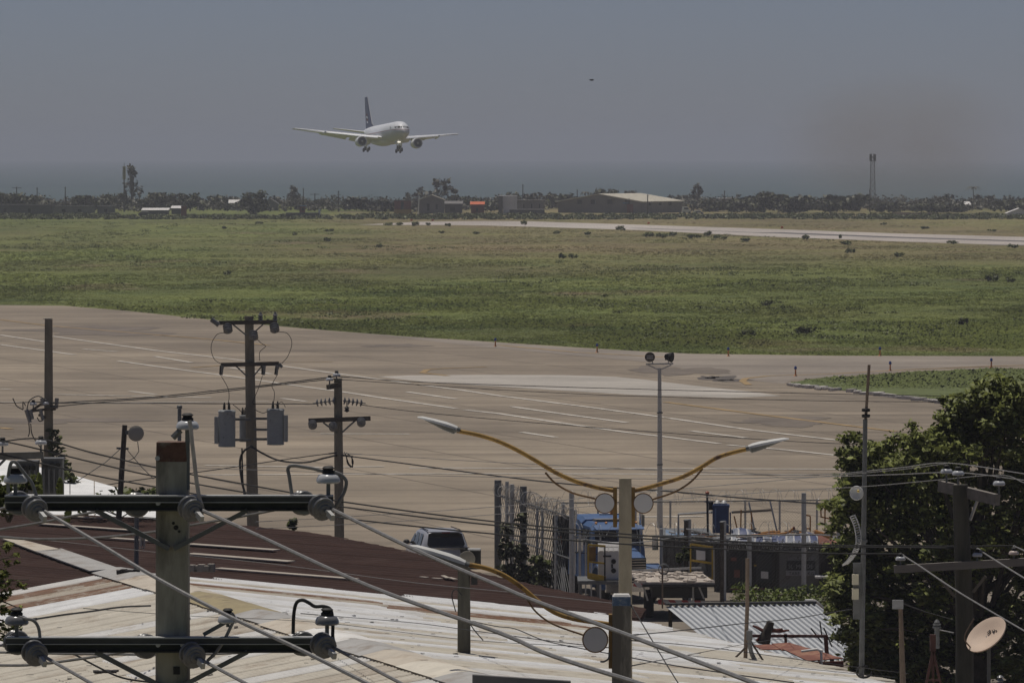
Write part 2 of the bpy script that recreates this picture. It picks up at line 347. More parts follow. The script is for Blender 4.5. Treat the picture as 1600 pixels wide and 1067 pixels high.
def leaves(blobs, per, size, seed, aspect=.55, up=.45, shell=.55):
    """blobs: (cx,cy,cz,rx,ry,rz); returns verts and normals of leaf quads spread through them"""
    g = np.random.default_rng(seed); P = []; N = []
    for (cx, cy, cz, rx, ry, rz) in blobs:
        k = per if not hasattr(per, '__len__') else g.integers(per[0], per[1])
        u = g.normal(size=(k, 3)); u /= np.linalg.norm(u, axis=1, keepdims=True)
        rad = (shell + (1 - shell) * g.random((k, 1))) ** 1.0 * (g.random((k, 1)) ** .25)
        c = np.array([cx, cy, cz]) + u * rad * np.array([rx, ry, rz])
        a = g.normal(size=(k, 3)); a /= np.linalg.norm(a, axis=1, keepdims=True); a[:, 2] *= .6
        bb = np.cross(a, g.normal(size=(k, 3))); bb /= np.linalg.norm(bb, axis=1, keepdims=True)
        s = size * (.6 + .8 * g.random((k, 1)))
        q = np.stack([c - a * s - bb * s * aspect * .3, c - bb * s * aspect, c + a * s, c + bb * s * aspect], axis=1)
        nn = u * (1 - up) + np.array([0, 0, up]) + g.normal(size=(k, 3)) * .25
        P.append(q.reshape(-1, 3)); N.append(np.repeat(nn, 4, axis=0))
    return np.concatenate(P), np.concatenate(N)

# ================================================================== field grass and weeds
EX = np.array([p[0] for p in edge]); EY = np.array([p[1] for p in edge])
rt = [p for p in ru[:9]]; rb = ru[9:][::-1]
def on_field(px, py):
    ok = py < np.interp(px, EX, EY) - .6
    t = np.interp(px, [p[0] for p in rt], [p[1] for p in rt]); bt = np.interp(px, [p[0] for p in rb], [p[1] for p in rb])
    return ok & ~((px > 556) & (py > t - .8) & (py < bt + .5))
g = np.random.default_rng(5)
K = 120000
px = g.uniform(-160, 1760, K); py = 340 + (g.random(K) ** .8) * 220
ok = on_field(px, py); px, py = px[ok], py[ok]
def vnoise(x, y, s, seed):
    r_ = np.random.default_rng(seed); T = r_.random((64, 64)); x = x / s; y = y / s
    i = np.floor(x).astype(int); j = np.floor(y).astype(int); fx = x - i; fy = y - j; fx = fx * fx * (3 - 2 * fx); fy = fy * fy * (3 - 2 * fy)
    A = lambda a, b_: T[a % 64, b_ % 64]
    return (A(i, j) * (1 - fx) + A(i + 1, j) * fx) * (1 - fy) + (A(i, j + 1) * (1 - fx) + A(i + 1, j + 1) * fx) * fy
def field_blades(px, py, hmin, hmax, seed, nb=4):
    g = np.random.default_rng(seed); d = CZ * FPX / (py - YH); x = (px - 800) * d / FPX; y = d; k = len(px)
    tall = vnoise(x, y * .55, 14, 3) * .6 + vnoise(x, y * .55, 5, 4) * .4
    h = hmin + (hmax - hmin) * np.clip((tall - .3) * 2.2, 0, 1) * (.5 + .7 * g.random(k))
    Ps, Ns = [], []
    for j in range(nb):
        bx = x + g.normal(size=k) * .22; by = y + g.normal(size=k) * .5; wd = h * (.30 + .45 * g.random(k)) + .07
        lean = g.normal(size=k) * .5 * h + .35 * h; hh = h * (.6 + .5 * g.random(k))
        q = np.stack([np.stack([bx - wd, by, np.zeros(k)], 1), np.stack([bx + wd, by, np.zeros(k)], 1), np.stack([bx + lean, by + g.normal(size=k) * .2 * h, hh], 1)], 1)
        nn = np.stack([g.normal(size=k) * .3, -.25 + g.normal(size=k) * .3, np.ones(k)], 1)
        Ps.append(q.reshape(-1, 3)); Ns.append(np.repeat(nn, 3, axis=0))
    return np.concatenate(Ps), np.concatenate(Ns)
P_, N_ = field_blades(px, py, .03, .17, 21, 3)
np_mesh('grass', P_, 3, M_grass, normals=N_, kind='stuff', label='long green and straw coloured grass covering the airfield')
# grass island beside the taxiway
isl = [(1228, 601), (1262, 594), (1300, 590), (1345, 589), (1385, 586), (1420, 582), (1480, 580), (1540, 577), (1620, 578), (1760, 582), (1760, 672), (1620, 650), (1485, 629), (1420, 622), (1350, 614), (1290, 608), (1250, 604)]
M_island = mat('island_grass', (.108, .132, .038), .9, var=.35, scale=.7)
sheet('grass_island', [G(x, y) for x, y in isl], .06, M_island, kind='structure', label='grassy island between the taxiway and the apron')
ax = np.array([p[0] for p in isl[:10]]); ay = np.array([p[1] for p in isl[:10]]); bx_ = np.array([p[0] for p in isl[10:]][::-1]); by_ = np.array([p[1] for p in isl[10:]][::-1])
px = g.uniform(1230, 1750, 9000); py = g.uniform(576, 668, 9000)
ok = (py > np.interp(px, ax, ay) + .5) & (py < np.interp(px, np.concatenate([[1228], bx_]), np.concatenate([[601], by_])) - .8); px, py = px[ok], py[ok]
P_, N_ = field_blades(px, py, .05, .22, 22, 5)
np_mesh('island_grass', P_, 3, M_island, normals=N_, kind='stuff', label='knee high grass growing on the taxiway island')
# broken white stone edging of the island
M_stone = mat('white_stone', (.52, .49, .46), .9, var=.3, scale=2)
b = MB(); r_ = random.Random(4); edgepts = [(1236, 603.5), (1262, 606), (1290, 609.5), (1350, 616), (1420, 624), (1485, 631.5), (1560, 641)]
for (a, c) in zip(edgepts, edgepts[1:]):
    for i in range(9):
        if r_.random() < .22: continue
        t = (i + r_.random() * .6) / 9; p = G(a[0] + (c[0] - a[0]) * t, a[1] + (c[1] - a[1]) * t + r_.uniform(-.8, .6))
        b.box((p.x, p.y, .12), (r_.uniform(.2, .5), r_.uniform(.6, 1.8), r_.uniform(.12, .26)), Matrix.Rotation(r_.uniform(-.8, .8), 3, 'Z'))
b.build('stone_edging', M_stone, smooth=0, kind='stuff', label='broken whitewashed stones edging the grass island')

# low shrubs and weed clumps in the field
def shrub(px, py, wm, hm, seed, label, group=None, leafm=None):
    wm *= .85; hm *= .85
    r_ = random.Random(seed); p = G(px, py); t = thing('shrub', label, 'shrub', p, group)
    bl = []
    for i in range(5):
        bl.append((p.x + r_.uniform(-.38, .38) * wm, p.y + r_.uniform(-.4, .4) * wm, hm * r_.uniform(.3, .62), wm * r_.uniform(.2, .34), wm * .3, hm * r_.uniform(.22, .36)))
    v, nn = leaves(bl, 34, .13 + .05 * wm, seed, .6, .6)
    np_mesh('foliage', v, 4, leafm or M_shrub, t, nn, loc=p)
    b = MB()
    for i in range(3): b.tube([p, p + Vector((r_.uniform(-.2, .2) * wm, r_.uniform(-.1, .1), hm * .5))], [.03, .012], 5)
    b.build('stem', M_bark, t)
    return t
SH = [(820, 352, 2.2, 1.9), (970, 362, 2.4, 1.7), (615, 353, 4.2, 1.0), (650, 354, 2.0, 1.6), (670, 353, 1.5, 1.0), (700, 354, 1.8, .9), (1010, 371, 3.4, 1.4), (1035, 373, 3, 1.6), (1050, 370, 2.2, 1.4), (1085, 373, 2.8, 1.2),
      (1105, 370, 1.8, 1.8), (1125, 374, 3.4, 1.2), (1165, 377, 2.2, .9), (1260, 375, 2.0, 1.6), (1315, 373, 1.2, 1.2), (1325, 384, 2.6, 1.3), (1330, 396, 2, 1.1), (1490, 382, 2.4, 1.0), (1552, 440, 2.4, 1.5), (1580, 441, 1.6, 1.0), (1585, 388, 2.4, 1.0),
      (510, 378, 1.7, 1.2), (592, 388, 1.2, 1.2), (515, 362, 2.6, .7), (460, 368, 1.3, .8), (880, 404, 1.6, 1.2), (895, 404, 1.6, 1.1), (1445, 358, 2.4, .8), (1380, 352, 1.8, .8), (1550, 362, 2.0, .7), (870, 366, 1.5, .9), (915, 367, 2.4, .8),
      (405, 350, 2, .7), (350, 358, 1.4, .8), (690, 365, 1.2, .7), (745, 366, 1.8, .7), (1405, 402, 1.6, 1.0), (1505, 508, 1.5, 1.0), (1200, 478, 1.6, .8), (355, 430, 1.3, .8), (1175, 524, 2, .8), (1260, 521, 2.2, .9)]
def shrub_zone(a, c):
    return 'by the left end of the runway' if a < 760 and c < 360 else 'in the dry grass left of the runway' if a < 760 else 'along the near runway edge at centre right' if c < 386 and 990 < a < 1340 else 'in the grass strip beyond the runway' if c < 364 and a > 1340 else 'in the brown grass below the warehouse' if c < 410 and a < 990 else 'low in the meadow above the apron' if c > 470 else 'in the right part of the meadow'
ORD = ['leftmost', 'second from left', 'third from left', 'fourth from left', 'fifth from left', 'sixth from left', 'seventh from left', 'eighth from left', 'ninth from left', 'tenth from left', 'eleventh from left', 'twelfth from left']
SPECIAL = {0: 'upright shrub at the near edge of the runway left of the warehouse', 1: 'round shrub overlapping the near edge of the runway below the warehouse', 2: 'wide low shrub at the left end of the runway', 18: 'larger dark shrub in the grass at the far right of the field'}
zones = {}
for i in sorted(range(len(SH)), key=lambda q: SH[q][0]):
    if i not in SPECIAL: zones.setdefault(shrub_zone(SH[i][0], SH[i][1]), []).append(i)
for i, (a, c, wm, hm) in enumerate(SH):
    z_ = shrub_zone(a, c); lab = SPECIAL.get(i) or ORD[zones[z_].index(i)] + ' of the small shrubs ' + z_
    shrub(a, c, wm, hm, 300 + i, lab, 'small shrubs ' + z_)
# rows of taller weeds that break up the meadow
g = np.random.default_rng(9); bl = []
for (x0, x1, y0, y1, n_) in [(0, 540, 345, 392, 210), (0, 420, 396, 425, 90), (560, 760, 386, 398, 30), (800, 1600, 408, 430, 120), (780, 1600, 430, 448, 90), (900, 1600, 470, 490, 90), (0, 1000, 440, 476, 130), (1000, 1600, 500, 530, 90), (1020, 1420, 366, 380, 60), (200, 900, 490, 512, 60)]:
    for i in range(n_):
        x, y = g.uniform(x0, x1), g.uniform(y0, y1)
        if not on_field(np.array([x]), np.array([y]))[0]: continue
        p = G(x, y); s = g.uniform(.5, 1.0)
        if vnoise(np.array([p.x]), np.array([p.y * .35]), 16, 7)[0] < (.38 if x0 == 0 and y0 == 345 else .52): continue
        bl.append((p.x, p.y, .12 * s, 1.6 * s * g.uniform(.7, 2.2), 3.6 * s, .22 * s))
v, nn = leaves(bl, 34, .15, 77, .5, .95)
np_mesh('weeds', v, 4, M_shrub, normals=nn, kind='stuff', label='patches of taller dark green weeds across the airfield meadow')
# ================================================================== far side: trees, houses, masts
def far_tree(px, top, d, wpx, label, seed, kind=0, base=None, group=None):
    r_ = random.Random(seed); s = d / FPX; H = CZ - (top - YH) * s; W = wpx * s * 1.3; p = Vector(((px - 800) * s, d, 0))
    t = thing('tree', label, 'tree', p, group)
    b = MB(); b.tube([p, p + Vector((.1, 0, H * .4)), p + Vector((r_.uniform(-.2, .2), 0, H * .75))], [.03 * H + .05, .022 * H + .03, .02], 6)
    bl = []; lim = MB()
    nb = {0: 19, 1: 18, 2: 16}[kind]
    for i in range(nb):
        if kind == 0:      # broad dense crown
            a = r_.uniform(0, 6.28); q = r_.random() ** .5; z = r_.uniform(.16, .82)
            c = (p.x + math.cos(a) * q * W * .38, p.y + math.sin(a) * q * W * .3, H * z); rr = W * r_.uniform(.15, .25)
            bl.append((*c, rr, rr, min(rr, H * .2)))
        elif kind == 1:    # tall wispy
            z = r_.uniform(.3, .96); q = (1.05 - z) * .55
            c = (p.x + r_.uniform(-1, 1) * W * q, p.y + r_.uniform(-1, 1) * W * q, H * z); rr = W * r_.uniform(.07, .13)
            bl.append((*c, rr, rr, rr * 1.6))
        else:              # open, branching
            a = r_.uniform(0, 6.28); z = r_.uniform(.5, .95); q = r_.random()
            c = (p.x + math.cos(a) * q * W * .45, p.y + math.sin(a) * q * W * .4, H * z); rr = W * r_.uniform(.08, .14)
            bl.append((*c, rr, rr, rr * .8))
        lim.tube([p + Vector((0, 0, H * .3)), (Vector(c) + p + Vector((0, 0, H * .5))) / 2, c], [.012 * H, .01 * H, .006 * H], 4)
    b.build('trunk', M_bark_far, t); lim.build('limbs', M_bark_far, t)
    v, nn = leaves(bl, {0: 62, 1: 26, 2: 30}[kind], .036 * W + .10, seed, .7, .5, .35)
    np_mesh('crown', v, 4, M_far_leaf if kind == 0 else M_far_leaf2, t, nn, loc=p)
    return t
FT = [(14, 299, 1545, 78, 0, 'broad dark tree at the left edge of the skyline'), (128, 304, 1560, 44, 0, 'low dark tree between the two left skyline poles and the mast'), (165, 306, 1580, 40, 0, 'low dark tree just left of the tall antenna mast'),
      (206, 256, 1640, 36, 1, 'tall wispy half bare tree beside the left antenna mast'), (182, 300, 1640, 34, 0, 'hazy low tree at the foot of the left antenna mast'), (226, 310, 1560, 30, 0, 'low dark tree right of the tall wispy tree'),
      (256, 298, 1570, 46, 0, 'rounded tree behind the long pale roofs at left'), (297, 300, 1570, 44, 0, 'dark tree behind the small red kiosk'), (336, 304, 1660, 40, 0, 'hazy grey tree left of the dense dark tree'), (366, 311, 1690, 44, 2, 'far hazy tree just left of the dense dark tree'),
      (397, 296, 1500, 42, 0, 'dense dark round tree standing alone on the field edge at left'), (423, 307, 1640, 30, 2, 'small hazy tree right of the dense dark tree'), (458, 291, 1700, 28, 1, 'faint tall bare tree above the small watch hut'), (500, 314, 1660, 30, 2, 'small hazy tree right of the watch hut'),
      (557, 309, 1590, 34, 0, 'low tree left of the red and yellow kiosk'), (590, 312, 1570, 56, 0, 'wide scrubby tree beside the red and yellow kiosk'), (683, 281, 1600, 52, 2, 'open branching tree rising behind the grey gabled house'), (648, 301, 1640, 34, 2, 'hazy tree between the kiosk and the grey house'),
      (728, 304, 1640, 46, 0, 'hazy rounded tree right of the grey gabled house'), (761, 312, 1560, 34, 0, 'dark round tree beside the orange roofed house'), (803, 299, 1640, 22, 0, 'tree top showing over the white block'), (838, 303, 1660, 44, 2, 'hazy tree behind the long low grey building'),
      (884, 301, 1640, 46, 0, 'dark rounded tree behind the left gable of the warehouse'), (942, 293, 1650, 40, 0, 'flat topped dark tree rising behind the warehouse ridge'), (986, 298, 1680, 32, 2, 'thin tree top over the middle of the warehouse roof'), (1090, 289, 1680, 30, 1, 'tall narrow tree right of the warehouse'),
      (1060, 306, 1700, 34, 2, 'faint hazy tree at the right end of the warehouse'), (1122, 312, 1560, 50, 0, 'low dark tree right of the warehouse yard'), (1166, 306, 1550, 56, 0, 'dark spreading tree left of the largest skyline clump'), (1194, 298, 1540, 50, 0, 'tallest dark tree of the clump right of the warehouse'),
      (1243, 303, 1530, 64, 0, 'large leafy dark tree in the middle of the right hand clump'), (1322, 303, 1560, 66, 0, 'wide rounded tree just left of the lattice mast'), (1290, 312, 1540, 40, 0, 'low dark tree between the big clump and the lattice mast'), (1388, 316, 1550, 44, 0, 'low dark tree just right of the lattice mast'),
      (1422, 316, 1590, 44, 0, 'low tree behind the pale pink wall'), (1452, 318, 1540, 50, 0, 'dark tree right of the pale pink wall'), (1490, 320, 1550, 44, 0, 'low tree below the lone palm'), (1545, 309, 1640, 44, 2, 'hazy tree right of the lone palm'), (1585, 312, 1560, 50, 0, 'dark tree over the white roofed house at the right edge'), (1478, 305, 1700, 36, 2, 'faint hazy tree left of the lone palm'),
      (66, 312, 1640, 60, 0, 'low hazy tree between the left skyline poles'), (690, 312, 1700, 40, 0, 'far tree low behind the grey gabled house')]
for i, (x, y, d, w_, k, lab) in enumerate(FT): far_tree(x, y, d, w_, lab, 500 + i, k)
# palms
def palm(px, top, d, label, seed, R_=2.2):
    s = d / FPX; H = CZ - (top - YH) * s - .6; p = Vector(((px - 800) * s, d, 0)); r_ = random.Random(seed)
    t = thing('palm_tree', label, 'palm', p); MB().tube([p, p + Vector((.25, 0, H * .5)), p + Vector((.1, 0, H))], [.2, .14, .12], 7).build('trunk', M_bark_far, t)
    for i in range(11):
        a = 2 * math.pi * i / 11 + r_.uniform(-.2, .2); L = R_ * r_.uniform(.8, 1.1); b = MB(); top_ = p + Vector((.1, 0, H)); pts = []
        for j in range(6):
            u = j / 5; pts.append(top_ + Vector((math.cos(a) * L * u, math.sin(a) * L * u, .9 * math.sin(u * 2.2) - 1.3 * u * u)))
        lf = [q + Vector((-math.sin(a), math.cos(a), 0)) * .26 * math.sin(.3 + 2.7 * k / 5) - Vector((0, 0, .1)) for k, q in enumerate(pts)]
        rf = [q - Vector((-math.sin(a), math.cos(a), 0)) * .26 * math.sin(.3 + 2.7 * k / 5) - Vector((0, 0, .1)) for k, q in enumerate(pts)]
        b.add(lf + pts + rf, [(k, k + 1, 7 + k, 6 + k) for k in range(5)] + [(6 + k, 7 + k, 13 + k, 12 + k) for k in range(5)]); b.build('frond', M_far_leaf2, t)
palm(1520, 291, 1660, 'lone hazy palm standing above the trees at right', 5, 2.6); palm(914, 299, 1640, 'small palm behind the left slope of the warehouse roof', 6, 1.6)
# hazy wood and scrub behind / in front
g = np.random.default_rng(31); bl = []
for i in range(1100):
    d = g.uniform(1545, 1760); x = g.uniform(-175, 175); h = g.uniform(1.6, 4.2) * (.8 if d < 1590 else 1); bl.append((x, d, h * .5, g.uniform(1.4, 3.4), 1.5, h * .5))
v, nn = leaves(bl, 40, .42, 32, .7, .5, .3); np_mesh('woodland', v, 4, M_far_leaf2, normals=nn, kind='stuff', label='hazy low coastal woodland behind the houses')
bl = []
for i in range(2000):
    d = g.uniform(1375, 1482); x = g.uniform(-150, 150)
    if 1452 < d and -102 < x < -40: continue
    h = g.uniform(.3, .95); bl.append((x, d, h * .45, g.uniform(.8, 2.2), 1.2, h * .5))
v, nn = leaves(bl, 40, .26, 33, .7, .6, .3); np_mesh('scrub', v, 4, M_far_green, normals=nn, kind='stuff', label='low green scrub along the far edge of the airfield')
v = None

M_grey_wall = mat('grey_block_wall', (.18, .172, .168), .9, var=.15, scale=.6); M_dark_wall = mat('dark_grey_wall', (.10, .098, .096), .9, var=.2, scale=.5)
M_glass_d = mat('dark_window', (.025, .026, .028), .2, var=.1); M_tin_pale = mat('pale_tin_roof', (.56, .52, .42), .6, var=.08, scale=.3, stretch=(3, .2, 1))
M_white_wall = mat('white_wall', (.74, .74, .75), .85, var=.1, scale=.5); M_red = mat('dull_red_paint', (.16, .045, .032), .8, var=.25, scale=1); M_yel = mat('mustard_paint', (.28, .17, .035), .8, var=.2)
M_orange = mat('orange_roof', (.62, .15, .06), .8, var=.15); M_whiteroof = mat('white_roof', (.75, .73, .70), .7, var=.1); M_blue_tarp = mat('blue_roof', (.09, .18, .32), .7, var=.1); M_pink = mat('pink_wall', (.36, .28, .25), .9, var=.15, scale=.4)
M_steel = mat('galvanised_steel', (.36, .36, .36), .5, .6, var=.15, scale=6); M_mast = mat('hazy_mast_steel', (.16, .15, .14), .7, .2, var=.2)
def far_house(name, label, px0, px1, top, d, dep, wallm, roofm, roof='flat', rise=1.0, wins=(), base=0.0, over=.25, cat='house'):
    s = d / FPX; x0, x1 = (px0 - 800) * s, (px1 - 800) * s; H = CZ - (top - YH) * s; t = thing(name, label, cat, ((x0 + x1) / 2, d, base))
    Hw = H - (rise if roof != 'flat' else .15)
    b = MB(); b.box(((x0 + x1) / 2, d + dep / 2, (base + Hw) / 2), (x1 - x0, dep, Hw - base)); wl = b.build('wall', wallm, t, smooth=0)
    b = MB(); o = over
    if roof == 'flat': b.box(((x0 + x1) / 2, d + dep / 2, Hw + .1), (x1 - x0 + 2 * o, dep + 2 * o, .16))
    elif roof == 'gable':   # ridge parallel to the picture
        ym = d + dep / 2
        b.prism([(x0 - o, d - o, Hw), (x0 - o, ym, H), (x0 - o, d + dep + o, Hw), (x0 - o, d + dep + o, Hw + .12), (x0 - o, ym, H + .12), (x0 - o, d - o, Hw + .12)], (x1 - x0 + 2 * o, 0, 0))
    elif roof == 'front':   # gable towards the viewer
        xm = (x0 + x1) / 2
        b.prism([(x0 - o, d - o, Hw), (xm, d - o, H), (x1 + o, d - o, Hw), (x1 + o, d - o, Hw + .12), (xm, d - o, H + .12), (x0 - o, d - o, Hw + .12)], (0, dep + 2 * o, 0))
        MB().prism([(x0, d, Hw), (x1, d, Hw), (xm, d, H - .05)], (0, dep, 0)).build('gable', wallm, t, smooth=0)
    elif roof == 'shed': b.prism([(x0 - o, d - o, Hw), (x0 - o, d + dep + o, H), (x0 - o, d + dep + o, H + .1), (x0 - o, d - o, Hw + .1)], (x1 - x0 + 2 * o, 0, 0))
    b.build('roof', roofm, t, smooth=0)
    for (a, c, zb, zt) in wins:
        fr = MB(); xa, xb = x0 + (x1 - x0) * a, x0 + (x1 - x0) * c; za, zc = base + (Hw - base) * zb, base + (Hw - base) * zt
        for q in ((xa, za, xb, za), (xa, zc, xb, zc), (xa, za, xa, zc), (xb, za, xb, zc)): fr.beam((q[0], d - .03, q[1]), (q[2], d - .03, q[3]), .1, .1)
        wn = fr.build('window', wallm, t, smooth=0); MB().box(((xa + xb) / 2, d - .01, (za + zc) / 2), (xb - xa, .06, zc - za)).build('pane', M_glass_d, wn, smooth=0)
    return t
far_house('wall_building', 'long low grey wall and sheds at the left edge of the field', -20, 82, 320, 1475, 5, M_dark_wall, M_dark_wall, wins=((.25, .3, .2, .7), (.62, .67, .2, .7)), cat='building')
far_house('grey_building', 'low grey blockwork building left of the antenna mast', 84, 146, 322, 1490, 6, M_grey_wall, M_dark_wall, wins=((.2, .3, .3, .7), (.6, .7, .3, .7)), cat='building')
far_house('grey_building', 'low grey building at the foot of the antenna mast', 152, 178, 322, 1495, 5, M_grey_wall, M_grey_wall, wins=((.4, .6, .2, .7),), cat='building')
far_house('shed', 'long open shed with a pale bright roof left of the red kiosk', 222, 262, 326, 1490, 6, M_dark_wall, M_whiteroof, 'shed', .5, cat='shed')
far_house('shed', 'low shed with a bright white roof just left of the red kiosk', 268, 284, 322.5, 1500, 5, M_dark_wall, M_whiteroof, 'shed', .6, cat='shed')
far_house('kiosk', 'small dull red kiosk on the field edge at left', 283, 291, 321, 1440, 1.6, M_red, M_dark_wall, over=.15, cat='kiosk')
far_house('house', 'pale roofed house showing between trees left of the dense tree', 358, 374, 313, 1600, 5, M_white_wall, M_whiteroof, 'gable', .9)
far_house('house', 'hazy grey hipped house right of the dense dark tree', 411, 434, 311, 1590, 6, M_grey_wall, M_grey_wall, 'front', 1.5)
far_house('kiosk', 'red and yellow kiosk with a dark doorway', 616, 642, 313, 1475, 3, M_red, M_dark_wall, wins=((.4, .58, .35, .95),), over=.1, cat='kiosk')
b = MB(); q0 = V(615.5, 326, 1474.8); b.box((V(629, 0, 1474.6).x, 1474.6, .75), (27 * 1475 / FPX, .3, 1.5)); b.build('painted_board', M_yel, smooth=0, label='mustard yellow board along the base of the red kiosk', cat='board')
far_house('house', 'grey unfinished house with a front gable behind the white post', 655, 694, 305, 1520, 7, M_grey_wall, M_tin_pale, 'front', 1.4, wins=((.3, .42, .2, .75), (.65, .75, .3, .7)))
far_house('house', 'low dark grey annex right of the gabled house', 695, 722, 315, 1530, 6, M_dark_wall, M_grey_wall, 'shed', .7, wins=((.3, .6, .2, .7),))
far_house('house', 'small dull red house with an orange roof', 736, 756, 316, 1490, 5, M_red, M_orange, 'gable', .7, wins=((.4, .55, .3, .7),))
far_house('white_block', 'plain white block building with a dark left side', 786, 808, 306, 1510, 6, M_white_wall, M_white_wall, over=.05, cat='building')
far_house('dark_annex', 'dark narrow tower against the left of the white block', 779, 785.5, 306, 1509, 5, M_dark_wall, M_white_wall, over=.05, cat='building')
far_house('grey_building', 'long low grey building right of the white block', 809, 850, 313, 1530, 7, M_grey_wall, M_grey_wall, wins=((.2, .26, .4, .75), (.5, .56, .4, .75), (.8, .86, .4, .75)), cat='building')
far_house('wall', 'low white capped wall in front of the long grey building', 796, 851, 327, 1480, .3, M_dark_wall, M_whiteroof, over=.05, cat='wall')
far_house('wall', 'pale pink wall among trees right of the lattice mast', 1394, 1424, 332, 1470, .4, M_pink, M_pink, over=.03, cat='wall')
far_house('wall', 'shorter pink wall with broken top right of the mast', 1425, 1456, 333, 1470, .4, M_pink, M_pink, over=.03, cat='wall')
far_house('house', 'white roofed house cut by the right edge', 1574, 1612, 326, 1455, 5, M_white_wall, M_whiteroof, 'front', 1.3, wins=((.15, .24, .1, .6), (.4, .5, .1, .6), (.68, .76, .1, .6)))
far_house('house', 'pale roof showing between trees left of the lone palm', 1505, 1516, 316, 1600, 4, M_grey_wall, M_whiteroof, 'shed', .8)
far_house('house', 'pale roof in the trees left of the lattice mast', 1331, 1344, 316, 1580, 4, M_grey_wall, M_whiteroof, 'shed', .8)
far_house('house', 'long pale flat roof above the trees right of the warehouse', 1122, 1143, 310, 1640, 6, M_grey_wall, M_whiteroof, over=.2)
# parked white vehicle-like bodies beside the warehouse and at left
for (x0, x1, tp, d, lab) in ((1066, 1080, 323, 1500, 'white van parked at the right end of the warehouse'), (1084, 1100, 329.5, 1490, 'low white car parked right of the warehouse')):
    s = d / FPX; xa, xb = (x0 - 800) * s, (x1 - 800) * s; H = CZ - (tp - YH) * s; t = thing('parked_van', lab, 'vehicle', ((xa + xb) / 2, d, 0))
    MB().prism([(xa, d, .35), (xb, d, .35), (xb, d, H * .55), (xb - .5, d, H * .62), (xb - .9, d, H), (xa + .1, d, H), (xa, d, H * .6)], (0, 1.7, 0)).build('body', M_whiteroof, t, smooth=0)
    MB().box(((xa + xb) / 2 - .1, d - .01, H * .75), ((xb - xa) * .5, .05, H * .22)).build('window', M_glass_d, t, smooth=0)
    for k in (.2, .8): MB().cyl((xa + (xb - xa) * k, d - .05, .32), (xa + (xb - xa) * k, d + .2, .32), .32, n=10).build('wheel', M_glass_d, t)
d = 1440; s = d / FPX; xa, xb = (216 - 800) * s, (235 - 800) * s; t = thing('parked_car', 'pale roofed car parked on the field edge left of the red kiosk', 'car', ((xa + xb) / 2, d, 0))
MB().prism([(xa, d, .3), (xb, d, .3), (xb, d, .8), (xb - .4, d, .9), (xb - .8, d, 1.25), (xa + .7, d, 1.25), (xa, d, .85)], (0, 1.6, 0)).build('body', M_dark_wall, t, smooth=0)
MB().box(((xa + xb) / 2, d + .8, 1.29), ((xb - xa) * .6, 1.5, .09)).build('roof', M_whiteroof, t, smooth=0)
for k in (.2, .8): MB().cyl((xa + (xb - xa) * k, d - .05, .3), (xa + (xb - xa) * k, d + .2, .3), .3, n=10).build('wheel', M_glass_d, t)
# watch hut on its dark platform
d = 1430; s = d / FPX; t = thing('watch_hut', 'small brick hut with a blue roof on a dark platform', 'hut', ((472 - 800) * s, d, 0))
MB().box(((472.5 - 800) * s, d + 2, .55), (52 * s, 4, 1.1)).build('platform', M_dark_wall, t, smooth=0)
MB().box(((472 - 800) * s, d + 1.5, 1.9), (8.5 * s, 1.4, 1.6)).build('wall', M_red, t, smooth=0)
MB().box(((473.5 - 800) * s, d + 1.4, 2.82), (11 * s, 1.9, .2)).build('roof', M_blue_tarp, t, smooth=0)
MB().box(((473 - 800) * s, d + .79, 2.0), (.5, .06, .7)).build('window', M_glass_d, t, smooth=0)
b = MB(); b.box(((498.5 - 800) * s, d + 2, 1.0), (.55, .5, 2.0)); b.build('white_post', M_white_wall, smooth=0, label='short pale concrete post at the right end of the hut platform', cat='post')

# warehouse
A = Vector(((872 - 800) * 1535 / FPX, 1535, 0)); B = Vector(((1003 - 800) * 1522 / FPX, 1522, 0)); ab = (B - A); w_ = ab.length; u = ab.normalized(); nv = Vector((-u.y, u.x, 0))
L = (1065 - 1003) * 1540 / FPX / max(nv.x, .4) if nv.x > .3 else 24.0
nv = Vector((.45, .89, 0)).normalized(); L = 25.0
He, Hr = 16 - (315.5 - 240) * 1530 / FPX, 16 - (304 - 240) * 1535 / FPX
t = thing('warehouse', 'long grey warehouse with a pale low gabled roof', 'warehouse', (A + B) / 2)
b = MB(); mid = (A + B) / 2; z = Vector((0, 0, 1)); b.prism([A, B, B + z * He, mid + z * (Hr - .05), A + z * He], nv * L); b.build('wall', M_grey_wall, t, smooth=0)
b = MB(); o = u * .6; f = -nv * .8
b.prism([A - o + z * (He - .1) + f, mid + z * Hr + f, B + o + z * (He - .1) + f, B + o + z * (He + .15) + f, mid + z * (Hr + .25) + f, A - o + z * (He + .15) + f], nv * (L + 1.6)); b.build('roof', M_tin_pale, t, smooth=0)
for k, (a, zt, zb) in enumerate(((.42, 3.6, 2.3), (.26, 3.6, 2.3), (.62, 3.7, 2.4), (.83, 3.9, 2.3))):
    c = A + ab * a + nv * -.03
    wn = MB().beam(c - u * .75 + z * (zb + zt) / 2, c + u * .75 + z * (zb + zt) / 2, .1, zt - zb).build('window', M_dark_wall, t, smooth=0); MB().beam(c - u * .62 - nv * .05 + z * (zb + zt) / 2, c + u * .62 - nv * .05 + z * (zb + zt) / 2, .06, zt - zb - .25).build('pane', M_glass_d, wn, smooth=0)
c = A + ab * .86 - nv * .04; MB().beam(c - u * .9 + z * 1.2, c + u * .9 + z * 1.2, .12, 2.4).build('door', M_red, t, smooth=0)
c = A + ab * .82 - nv * .06; MB().beam(c - u * 1.2 + z * 2.75, c + u * .6 + z * 2.75, .1, .35).build('blue_panel', M_blue_tarp, t, smooth=0)
